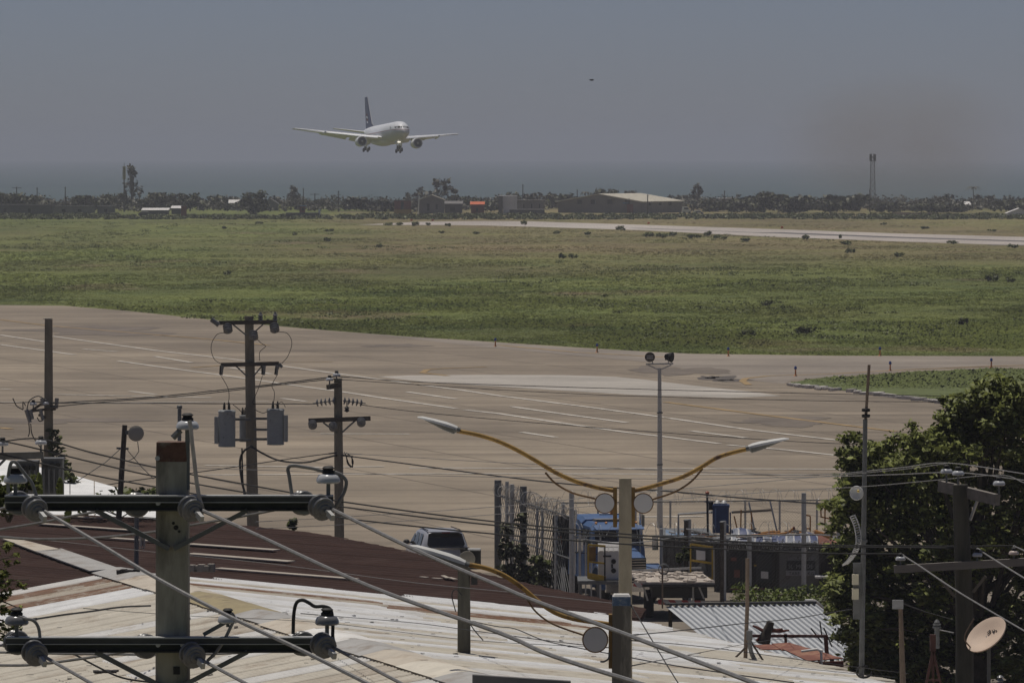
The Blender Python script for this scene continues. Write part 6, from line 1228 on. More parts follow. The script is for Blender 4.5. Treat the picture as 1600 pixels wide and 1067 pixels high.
MB().prism([V(1229, 875.5, 206.82), V(1274, 875.5, 206.82), V(1274, 890.5, 206.82), V(1229, 890.5, 206.82)], (0, .03, 0)).build('black_board', M_gtext, t, smooth=0)
MB().prism([V(1228, 891, 206.82), V(1273, 891, 206.82), V(1273, 899, 206.82), V(1228, 899, 206.82)], (0, .03, 0)).build('pale_plate', M_gpl, t, smooth=0)
def text(txt, px, py, d, hpx, m_, parent, wpx):
    cu = bpy.data.curves.new('lettering', 'FONT'); cu.body = txt; cu.size = 1; cu.extrude = .004; cu.align_x = 'CENTER'; o = bpy.data.objects.new('lettering', cu); COL.objects.link(o); bpy.context.view_layer.update()
    me = bpy.data.meshes.new_from_object(o); bpy.data.objects.remove(o); o = bpy.data.objects.new('lettering', me); COL.objects.link(o); me.materials.append(m_); s = d / FPX
    o.rotation_euler = (R(90), 0, 0); o.scale = (wpx * s / max(.1, max(v.co.x for v in me.vertices) - min(v.co.x for v in me.vertices)), hpx * s / .7, 1); o.parent = parent; o.location = V(px, py, d) - parent.location; return o
text('NOUVELLE', 1251, 875, 206.80, 5, M_glet, t, 40); text('SL  MCRDE', 1251, 887.5, 206.80, 6, M_glet, t, 38); text('TARE', 1241, 898, 206.80, 5, M_gtext, t, 17); text('0 KG', 1264, 898, 206.80, 5, M_gtext, t, 15)
t, x0, x1, H = container('container', 'dark shed wall with a pale shelf against the tree at right', 1279, 1340, 850, 209.0, M_contb); MB().prism([V(1274, 900, 206.3), V(1312, 901, 206.3), V(1312, 904, 206.3), V(1274, 903, 206.3)], (0, .6, 0)).build('pale_shelf', M_tw, t, smooth=0)
t, x0, x1, H = container('container', 'low dark blue grey container between the truck and the workshop', 1036, 1112, 836, 211.0, M_cont)
# roof clutter
MT1 = bpy.data.materials.new('striped_tarpaulin'); n, l, bs = nodes_of(MT1); tc = n.new('ShaderNodeTexCoord'); wv = n.new('ShaderNodeTexWave'); wv.inputs['Scale'].default_value = .55; wv.inputs['Distortion'].default_value = 1.5; l.new(tc.outputs['Object'], wv.inputs[0]); rs = ramp(n, [(0, (.05, .07, .16)), (.4, (.42, .42, .43)), (.72, (.17, .19, .24))], 'CONSTANT'); l.new(wv.outputs[1], rs.inputs[0]); l.new(rs.outputs[0], bs.inputs['Base Color'])
def tarp(px0, px1, y0, y1, d, seed, label, m_=MT1, amp=.12):
    rr = random.Random(seed); b = MB(); nx, ny = 16, 6; vv = []; s = d / FPX; ph = [rr.uniform(0, 6) for _ in range(5)]
    for j in range(ny + 1):
        for i in range(nx + 1):
            u, w_ = i / nx, j / ny; yy = y1 + (y0 - y1) * (1 - (2 * w_ - 1) ** 2 * .7 if w_ < .5 else .99) * (1 - .35 * u + .3 * math.sin(3 * u + ph[3]))
            p = V(px0 + (px1 - px0) * u, y1, d + 3.0 * w_); p.z += (y1 - y0) * s * (math.sin(math.pi * min(1, w_ * 1.15)) ** .6 if 0 < w_ < 1 else 0) * (.75 + .25 * math.sin(4 * u + ph[0])) + amp * .5 * math.sin(9 * u + 3 * w_ + ph[1]) * math.sin(math.pi * w_); vv.append(p)
    b.add(vv, [(j * (nx + 1) + i, j * (nx + 1) + i + 1, (j + 1) * (nx + 1) + i + 1, (j + 1) * (nx + 1) + i) for j in range(ny) for i in range(nx)]); t = thing('tarpaulin', label, 'tarpaulin', V((px0 + px1) / 2, y1, d)); b.build('cloth', m_, t, smooth=60)
    for u in (.1, .5, .9): MB().tube(pxs([(px0 + (px1 - px0) * u, y1), (px0 + (px1 - px0) * u + 3, y1 - 5)], d - .05), .012, 4).build('tie_cord', M_plastic, t)
    return t
tarp(1142, 1230, 826, 846, 207.5, 1, 'blue and white striped tarpaulin heaped on the workshop roof'); tarp(1215, 1278, 831, 849, 207.2, 2, 'second striped tarpaulin on the lettered container'); tarp(1270, 1312, 830, 851, 208.5, 3, 'rust brown sheet heap on the right shed roof', M_rroof); tarp(1040, 1112, 829, 838, 210.5, 4, 'pale blue sheet over the low container', mat('pale_blue_sheet', (.16, .24, .36), .8, var=.5, scale=1.5, dirt=(.30, .24, .18), dirt_amt=.45)); tarp(1118, 1150, 836, 847, 207.6, 5, 'grey crumpled sheet on the left end of the workshop roof', M_galv_l)
M_opipe = mat('orange_pipe', (.45, .20, .05), .7, var=.25)
for pts, r_p, lab in (([(1150, 838), (1180, 836), (1226, 833), (1240, 825)], .045, 'long bent orange pipe lying over the tarpaulins'), ([(1272, 830), (1285, 834), (1298, 840)], .07, 'short thick orange pipe at the right of the tarpaulins')):
    p = pxs(pts, 206.9); t = thing('orange_tube', lab, 'pipe', p[0]); MB().tube(spline(p, 4), r_p, 7).build('tube', M_opipe, t); MB().lathe([(r_p, -.02), (r_p * 1.3, 0), (r_p * 1.3, .05), (r_p, .06)], p[-1], p[-1] - p[-2], 8).build('collar', M_rsteel, t)
for (rails, lab) in ((((( 1158, 796), (1157, 838)), ((1174, 800), (1175, 840)), ((1147, 806), (1154, 835))), 'rusty orange upright bars above the workshop roof'), ((((1257, 804), (1259, 830)), ((1266, 806), (1266, 830)), ((1257, 804), (1266, 806)), ((1259, 825), (1266, 826))), 'small ochre ladder frame above the lettered container'), ((((1282, 786), (1283, 807)), ((1289, 787), (1289, 830)), ((1282, 807), (1300, 811)), ((1300, 789), (1301, 812))), 'larger ochre ladder frame beside the tree')):
    t = thing('bar_frame', lab, 'frame', V(rails[0][0][0], rails[0][1][1], 209.5))
    for a, c in rails: MB().beam(V(*a, 209.5), V(*c, 209.5), .05, .05).build('bar', M_opipe, t, smooth=0)
for pts, lab in (([(1112, 800), (1060, 803), (1060, 838)], 'galvanised pipe rail above the low container'), ([(1145, 800), (1175, 798.5), (1206, 796.5)], 'dark horizontal pole above the workshop roof')):
    p = pxs(pts, 210); t = thing('rail', lab, 'rail', p[-1]); MB().tube(p, .05, 6).build('tube', M_galv_l if pts[0][0] == 1112 else M_wood_d, t); MB().ball(p[0], .055, 8, 5).build('end_cap', M_galv, t)
# blue standing machine with beacon mast
c = V(1126, 832, 208.6); t = thing('blue_machine', 'dark blue standing machine with a ribbed top and an amber beacon mast', 'machine', c); s = 208.6 / FPX
MB().box(c + Zv * 20 * s, (25 * s, .6, 40 * s)).build('body', M_blued, t, smooth=0); MB().box(c + Zv * 42 * s, (27 * s, .66, 4 * s)).build('lid', M_blued, t, smooth=0)
for k in range(2): MB().lathe([(.12, 0), (.13, .05), (.06, .14), (.03, .16)], c + Vector((-.12 + .24 * k, 0, 44 * s)), Zv, 10).build('cap', M_galv_l, t)
MB().box(c + Vector((-.2, -.33, 24 * s)), (.06, .05, .7)).build('pipe', M_blue, t, smooth=0); MB().beam(V(1113, 787, 208.5), V(1101, 783, 208.5), .06, .05).build('lever', M_blued, t, smooth=0); MB().box(V(1111, 790, 208.5), (.16, .2, .3)).build('switch_box', M_black, t, smooth=0)
m_ = MB().tube([V(1106, 838, 208.4), V(1105, 772, 208.4)], .045, 6).build('beacon_mast', M_plastic, t); MB().lathe([(.07, 0), (.07, .1), (.03, .14)], V(1105, 773, 208.4), Zv, 8).build('beacon', mat('red_orange_lamp', (.35, .08, .03), .4, var=.1), m_)
MB().beam(V(1141, 838, 208.4), V(1141, 800, 208.4), .05, .05).build('side_post', M_blued, t, smooth=0)
# scrap heap of dark wire and plants left in the yard
def mesh_fence(name, label, p0, p1, z0, z1, posts, rail_z, coil=True, seed=1, step=.085):
    """chain link fence between two ground points"""
    p0, p1 = Vector((*p0, 0)), Vector((*p1, 0)); u = (p1 - p0); L = u.length; u.normalize(); t = thing(name, label, 'fence', (p0 + p1) / 2); rr = random.Random(seed)
    for (f, r_p, zt, lean) in posts:
        q = p0 + u * L * f; MB().tube([q, q + Vector((lean, 0, zt))], r_p, 8).build('post', M_galv_l if r_p < .1 else M_galv, t)
    for z in rail_z: MB().tube([p0 + Zv * z, p1 + Zv * z], .028, 6).build('rail', M_galv, t)
    b = MB(); h = z1 - z0; nd = int(L / step)
    for i in range(-int(h / step), nd):
        for sg in (1, -1):
            a = i * step if sg > 0 else i * step + h; c_ = a + sg * h; 
            za, zc = z0, z1; aa, cc = a, c_
            if min(aa, cc) < 0 or max(aa, cc) > L: continue
            q0, q1 = p0 + u * aa + Zv * za, p0 + u * cc + Zv * zc; r_w = .011; sd = Vector((0, 0, 1)).cross(q1 - q0).normalized() * r_w
            b.add([q0 - sd, q0 + sd, q1 + sd, q1 - sd], [(0, 1, 2, 3)])
    b.build('wire_mesh', M_galv, t, smooth=0, fix=False, kind='stuff')
    if coil:
        pts = []; n_ = int(L / .03)
        for i in range(n_):
            a = i * .03; ph = a / .34 * 2 * math.pi; rad = .26 + .05 * math.sin(a * 1.7 + seed); pts.append(p0 + u * (a + .12 * math.sin(ph * .5)) + Vector((-u.y, u.x, 0)) * rad * math.cos(ph) + Zv * (z1 + .18 + rad * math.sin(ph)))
        MB().tube(pts, .0075, 3, False).build('razor_wire', M_galv_l, t, smooth=0)
    return t
g0 = lambda px, d: ((px - 800) * d / FPX, d)
mesh_fence('chain_link_fence', 'chain link fence with razor wire along the apron behind the yard', g0(880, 219), g0(1330, 221), .2, CZ - (783 - YH) * 220 / FPX, [(.0, .05, 2.6, 0), (.12, .04, 2.6, 0), (.25, .04, 2.6, 0), (.37, .04, 2.6, 0), (.5, .04, 2.6, 0), (.63, .04, 2.6, 0), (.75, .04, 2.6, 0), (.88, .04, 2.6, 0), (1, .05, 2.6, 0)], (CZ - (783 - YH) * 220 / FPX,), True, 1, .12)
mesh_fence('chain_link_fence', 'nearer chain link fence in front of the containers and the blue truck', g0(893, 203), g0(1330, 204), .2, 2.35, [(0, .085, CZ - (768 - YH) * 203 / FPX, 0), (.32, .06, 2.6, 0), (.42, .07, CZ - (812 - YH) * 203 / FPX, 0), (.545, .07, CZ - (815 - YH) * 203 / FPX, 0), (.635, .08, 2.3, 0), (.83, .085, CZ - (772 - YH) * 203 / FPX, 0), (.955, .07, 2.55, 0)], (2.35,), True, 2, .14)
mesh_fence('chain_link_fence', 'side fence with tall steel posts and tangled razor wire left of the truck', g0(778, 217), g0(893, 203.5), .2, 3.0, [(0, .135, CZ - (750 - YH) * 217 / FPX, 0), (.13, .07, 3.6, 0), (.2, .09, CZ - (757 - YH) * 214 / FPX, 0), (.36, .13, CZ - (760 - YH) * 212 / FPX, 0), (.55, .05, 3.0, 0), (.62, .05, 2.9, 0), (.8, .06, 2.9, 0)], (3.0, 1.5), True, 3, .4)
# extra tangled coil, slanting struts
t = thing('razor_coil', 'second tangled coil of razor wire above the side fence', 'razor wire', (g0(830, 210)[0], 210, 2.9)); rr = random.Random(5)
for k in range(3):
    pts = []; 
    for i in range(260):
        a = i / 260; ph = i * .42; d_ = 216 - 12 * a; x = (780 + 108 * a - 800) * d_ / FPX; rad = .24 + .1 * math.sin(i * .11 + k); pts.append(Vector((x + .1 * math.sin(ph * .7 + k), d_ + rad * math.cos(ph) * .6, 3.0 + .12 * k + rad * math.sin(ph) + .08 * math.sin(i * .05 + k * 2))))
    MB().tube(pts, .008, 3, False).build('coil', M_wood_l, t, smooth=0)
t = thing('brace_struts', 'two slanting galvanised struts above the workshop roof', 'struts', V(1150, 838, 212))
for (a, c) in (((1170, 784), (1181, 838)), ((1203, 782), (1214, 830))): MB().beam(V(*a, 212), V(*c, 212), .06, .06).build('strut', M_galv_l, t, smooth=0)
# post coil on container and ring of hose
t = thing('wire_hoop', 'thin pole with a coil of wire in front of the flatbed', 'pole', V(1034, 950, 180)); MB().tube([V(1035, 950, 180), V(1035, 885, 180)], .03, 6).build('pole', M_rpipe, t)
for k in range(3): MB().tube([V(1037 + 8 * math.cos(a), 889 + (7 + k) * math.sin(a), 180 + .05 * k) for a in [i * .45 for i in range(15)]], .012, 5).build('hoop', M_galv, t)
# bushes in the enclosure
def bush(px, d, zc, w_, h_, label, seed, m_=None, lf=.1):
    p = Vector(((px - 800) * d / FPX, d, 0)); rr = random.Random(seed); t = thing('bush', label, 'bush', p); bl = []
    for i in range(9): bl.append((p.x + rr.uniform(-.45, .45) * w_, p.y + rr.uniform(-.4, .4) * w_, zc + rr.uniform(-.5, .5) * h_, w_ * .26, w_ * .26, h_ * .2))
    v_, n_ = leaves(bl, 80, lf, seed, .5, .5); np_mesh('foliage', v_, 4, m_ or M_shrub, t, n_, loc=p); b = MB()
    for q in bl[:5]: b.tube([p, Vector(q[:3])], [.04, .012], 5)
    b.build('stem', M_bark, t); return t
bush(806, 209, 1.55, 1.1, 2.1, 'dark climbing shrub behind the tall fence posts', 1, M_far_leaf, .13); bush(845, 207, 1.0, .7, 1.0, 'small shrub inside the side fence', 2, M_shrub, .1); bush(1068, 203, 1.7, .5, .6, 'small leafy plant behind the flatbed corner', 4, M_shrub, .08); bush(832, 209, .5, 2.0, .7, 'low bushes at the foot of the side fence', 5, M_far_leaf, .14)
# dark debris wall left of truck with hoses and a person-height rack
t = thing('debris_rack', 'dark rack hung with hoses and nets left of the blue truck', 'rack', (g0(880, 206)[0], 206.5, 0))
MB().box((g0(880, 206)[0], 207.2, 1.5), (.75, .5, 2.6)).build('net_panel', mat('black_net', (.035, .032, .03), .95, var=.4, scale=4), t, smooth=0)
MB().ball((g0(882, 206)[0], 206.6, 1.15), (.28, .2, .3), 10, 7).build('hose_bundle', M_plastic, t); MB().box((g0(876, 206)[0], 206.7, 1.95), (.2, .1, .3)).build('rust_part', M_rroof, t, smooth=0)
for k in range(5): MB().tube(spline([Vector((g0(866 + 6 * k, 206)[0], 206.6, 2.7 - .1 * k)), Vector((g0(870 + 5 * k, 206)[0], 206.5, 1.8)), Vector((g0(872 + 5 * k, 206)[0], 206.5, .4))], 5), .03, 5).build('hose', M_plastic, t)
MB().box((g0(880, 206)[0], 206.5, .55), (.16, .3, .9)).build('white_board', M_discw, t, smooth=0)
for k in range(4):
    MB().tube([(g0(897 + 9 * k, 201.5)[0], 201.5, 0), (g0(897 + 9 * k, 201.5)[0], 201.5, CZ - ((826 if k == 1 else 845) - YH) * 201.5 / FPX)], .03 + .02 * (k == 1), 6).build('pipe', M_galv_l, t)
# ================================================================== big tree at right and the things in front of it
M_tree = leaf_mat('tree_leaf', (.055, .070, .024), (.36, .40, .12), scale=1.1, trans=.38)
DT = 142.0; sT = DT / FPX; tT = thing('big_tree', 'large dark leafy tree filling the lower right corner', 'tree', (V(1520, 0, DT).x, DT, 0))
base = Vector((V(1520, 0, DT).x, DT, 0)); rr = random.Random(12)
big = [(1345, 722, 38), (1362, 745, 40), (1402, 728, 42), (1335, 800, 44), (1330, 868, 38), (1322, 925, 36), (1345, 985, 42), (1452, 700, 42), (1500, 660, 42), (1540, 632, 38), (1580, 640, 42), (1640, 650, 50), (1460, 765, 58), (1535, 715, 62), (1605, 735, 60), (1680, 740, 60), (1405, 810, 56), (1390, 895, 56), (1465, 870, 66), (1545, 850, 66), (1625, 850, 70), (1700, 860, 60), (1405, 975, 56), (1475, 985, 66), (1555, 975, 66), (1635, 975, 70), (1440, 1060, 60), (1520, 1070, 66), (1600, 1070, 66), (1360, 1030, 36), (1390, 1050, 40), (1560, 612, 26), (1530, 655, 34)]
back_ = [(x + 12, y + 10, r * 1.15, 1) for x, y, r in big]
bl = []; b = MB(); b.tube([base, base + Vector((.1, .1, 2.5)), base + Vector((-.1, .2, 5.5)), base + Vector((.3, .2, 8.0))], [.42, .34, .24, .1], 10); b.build('trunk', M_bark, tT); lim = MB()
for (x, y, r, bk) in [(x, y, r, 0) for x, y, r in big] + back_:
    dep = rr.uniform(-1.3, 1.0) + 2.2 * bk; c = V(x, y, DT + dep); R_ = r * sT
    fork = base + Vector((rr.uniform(-.1, .2), .2, min(c.z - .8, rr.uniform(2.5, 5.5)))); lim.tube(spline([fork, (fork + c) / 2 + Vector((0, 0, .35)), c], 4), [.09] * 3 + [.06] * 3 + [.035] * 2 + [.02], 6)
    for k in range(34):
        u = Vector((rr.gauss(0, 1), rr.gauss(0, 1), rr.gauss(0, 1))).normalized() * R_ * rr.uniform(.35, 1.12); q = c + u; s_ = rr.uniform(.20, .38)
        bl.append((q.x, q.y, q.z, s_ * 1.1, s_ * 1.1, s_ * .8))
        if k < 5: lim.tube([c, q], [.02, .008], 4)
lim.build('branches', M_bark, tT)
v_, n_ = leaves(bl, (46, 70), .098, 99, .38, .5, .2); np_mesh('crown', v_, 4, M_tree, tT, n_, loc=base)
# overhanging branch at the left edge
DB = 50.0; t = thing('tree_branch', 'dark leafy branches hanging in at the lower left edge', 'branch', V(-30, 1000, DB)); rr = random.Random(8); bl = []; b = MB()
for (x0, y0, x1, y1) in ((-40, 900, 30, 868), (-40, 930, 46, 905), (-40, 940, 30, 950), (-40, 965, 34, 985), (-40, 880, 20, 850), (-30, 990, 22, 1000), (-40, 950, 14, 930), (-40, 905, 10, 890)):
    p = pxs([(x0, y0), ((x0 + x1) / 2, (y0 + y1) / 2 - 8), (x1, y1)], DB); b.tube(spline(p, 4), [.012, .011, .010, .009, .008, .007, .006, .005, .004], 5)
    for k in range(11): u = rr.random() ** .7; q = p[0] + (p[2] - p[0]) * u; bl.append((q.x + rr.uniform(-.03, .03), DB + rr.uniform(-.1, .1), q.z + rr.uniform(-.05, .03), .045, .05, .045))
b.build('twigs', M_bark, t); v_, n_ = leaves(bl, 13, .034, 41, .3, .4, .2); np_mesh('foliage', v_, 4, M_tree, t, n_, loc=V(-30, 1000, DB))
# tall antenna mast with grid dish, globe and radio boxes
DM = 114.0; sM = DM / FPX; p = V(1346, 1058, DM); tM = thing('antenna_mast', 'tall thin steel mast with a grid dish and two cream radio boxes before the tree', 'mast', p)
MB().tube([p, V(1350, 800, DM), V(1352, 655, DM)], [.055, .05, .045], 8).build('lower_tube', M_galv, tM); MB().tube([V(1352, 665, DM), V(1358, 570, DM)], .03, 8).build('upper_tube', M_rpipe, tM)
for y in (641, 650): MB().lathe([(.05, -.03), (.085, -.02), (.085, .03), (.05, .04)], V(1353, y, DM), Zv, 8).build('clamp', M_black, tM)
gd = MB(); arc = [(1332, 806), (1338, 820), (1341, 836), (1341, 848), (1336, 862), (1328, 874), (1320, 882)]; ap = spline(pxs(arc, DM - .3), 4)
for i, q in enumerate(ap): gd.tube([q + Vector((-.055, -.12, -.01)), q + Vector((.06, .16, .01))], .011, 4)
g_ = MB().tube([q + Vector((-.055, -.12, 0)) for q in ap], .014, 5).build('grid_dish', M_galv_l, tM); MB().tube([q + Vector((.06, .16, 0)) for q in ap], .014, 5).build('rim', M_galv_l, g_); gd.build('grid_bars', M_galv_l, g_)
MB().beam(V(1342, 845, DM - .1), V(1354, 845, DM), .06, .05).build('dish_mount', M_galv, tM, smooth=0)
o = MB().lathe([(.02, -.09), (.10, -.06), (.145, 0), (.135, .02), (.02, -.03)], V(1338.5, 770, DM - .15), (-.3, -1, .05), 20).build('globe_dish', mat('milky_plastic', (.52, .53, .53), .3, var=.05), tM); MB().ball(V(1341, 767, DM - .28), .03, 8, 6).build('feed', mat('brass_feed', (.6, .45, .15), .3, .4, var=.1), o)
for (y0, y1) in ((897, 913), (919, 936)): MB().box(V(1336.5, (y0 + y1) / 2, DM - .1), (10 * sM, .12, (y1 - y0) * sM)).build('radio_box', mat('cream_radio', (.62, .58, .44), .6, var=.05), tM, smooth=0)
MB().box(V(1339, 923, DM), (12 * sM, .06, 88 * sM)).build('back_plate', M_galv, tM, smooth=0)
for k in range(3): MB().tube([V(1350 + 12 * math.cos(a), 1048 + 9 * math.sin(a) + k, DM - .1 * k) for a in [i * .4 for i in range(14)]], .012, 5).build('cable_coil', M_black, tM)
# small panel antenna pole, red tripod, cowl, satellite dish, insulator stack
DS = 108.0; p = V(1411, 1075, DS); t = thing('antenna_pole', 'short pole with a small flat grey panel antenna in front of the tree', 'antenna pole', p); MB().tube([p, V(1407, 945, DS)], [.06, .04], 8).build('pole', M_rpipe, t); MB().box(V(1403, 944, DS - .08), (17 * DS / FPX, .05, 14 * DS / FPX)).build('panel', M_galv_l, t, smooth=0); MB().tube(pxs([(1412, 943), (1445, 955), (1490, 968)], DS), .008, 4).build('lead', M_bcable, t)
p = V(1458, 1075, DS); t = thing('red_tripod', 'rusty red steel tripod standing before the tree', 'tripod', p)
for x in (1446, 1458, 1471): MB().beam(V(x, 1075, DS + (.2 if x == 1458 else 0)), V(1458, 1015, DS), .05, .05).build('leg', mat('dark_rust_steel', (.075, .032, .026), .8, var=.3), t, smooth=0)
MB().box(V(1457.5, 1004, DS), (9 * DS / FPX, .1, 26 * DS / FPX)).build('head', mat('dark_rust_steel', (.075, .032, .026), .8, var=.3), t, smooth=0); MB().beam(V(1449, 1062, DS), V(1468, 1062, DS), .04, .04).build('tie_bar', mat('dark_rust_steel', (.075, .032, .026), .8, var=.3), t, smooth=0)
p = V(1464, 981, DS + 4); t = thing('vent_cowl', 'small grey ringed cowl just left of the wooden pole', 'cowl', p); MB().lathe([(.05, -.4), (.05, 0), (.085, .0), (.085, .03), (.055, .04), (.08, .06), (.08, .085), (.05, .09), (.06, .12), (.02, .17)], p, Zv, 12).build('cowl', M_galv, t); MB().beam(V(1466, 983, DS + 4), V(1490, 988, DS + 4), .02, .02).build('arm', M_galv_l, t, smooth=0)
DD = 92.0; c = V(1541, 991, DD); t = thing('satellite_dish', 'peach coloured satellite dish on a pole at the lower right', 'satellite dish', V(1543, 1090, DD)); ax = Vector((-.50, -.52, .62)).normalized(); M_peach = mat('peach_dish_paint', (.70, .54, .42), .6, var=.06, scale=5)
e1 = Vector((.62, -.05, .62)); e1 = (e1 - ax * e1.dot(ax)).normalized(); e2 = ax.cross(e1).normalized(); vv = []; N = 28
for (r, h) in ((0.001, -.045), (.12, -.035), (.24, -.012), (.335, .012), (.35, .012), (.35, -.012), (.24, -.04), (.1, -.065)):
    for k in range(N): a = 2 * math.pi * k / N; vv.append(c + e1 * r * math.cos(a) * 1.06 + e2 * r * math.sin(a) * .92 + ax * h)
b = MB(); b.add(vv, [(i * N + k, i * N + (k + 1) % N, (i + 1) * N + (k + 1) % N, (i + 1) * N + k) for i in range(7) for k in range(N)] + [tuple(7 * N + k for k in range(N))]); dsh = b.build('dish', M_peach, t, smooth=50)
MB().tube([V(1545, 1090, DD + .2), V(1545, 1010, DD + .2), c - ax * .05], .03, 8).build('pole', M_galv, t); MB().tube(spline([c - e1 * .33 + ax * .0, c - e1 * .30 + ax * .25, c + ax * .42], 5), .012, 6).build('feed_arm', M_rpipe, t)
def mark(u, w_, su, sw, m_=M_black): 
    q = c + e1 * u + e2 * w_ - ax * (.04 - .35 * (u * u + w_ * w_)) + ax * .012; MB().prism([q - e1 * su - e2 * sw, q + e1 * su - e2 * sw, q + e1 * su + e2 * sw, q - e1 * su + e2 * sw], ax * .004).build('printed_mark', m_, dsh, smooth=0)
for (u, w_, su, sw) in ((.06, .02, .03, .012), (.085, .045, .012, .02), (.055, .055, .022, .006), (.12, -.0, .006, .028), (.135, -.035, .02, .006), (.15, -.02, .006, .022), (.165, -.065, .01, .018), (.12, -.05, .008, .012)): mark(u, w_, su, sw)
p = V(1563, 1075, DD - 6); t = thing('insulator_stack', 'grey stacked insulator at the bottom right corner', 'insulator', p); MB().lathe([(.04, 0), (.055, .02), (.03, .05), (.055, .07), (.03, .10), (.055, .12), (.03, .15), (.055, .17), (.02, .2)], p, Zv, 12).build('stack', M_porcg, t); MB().box(V(1551, 1072, DD - 6), (.2, .25, .06)).build('white_plate', M_whiteroof, t, smooth=0)
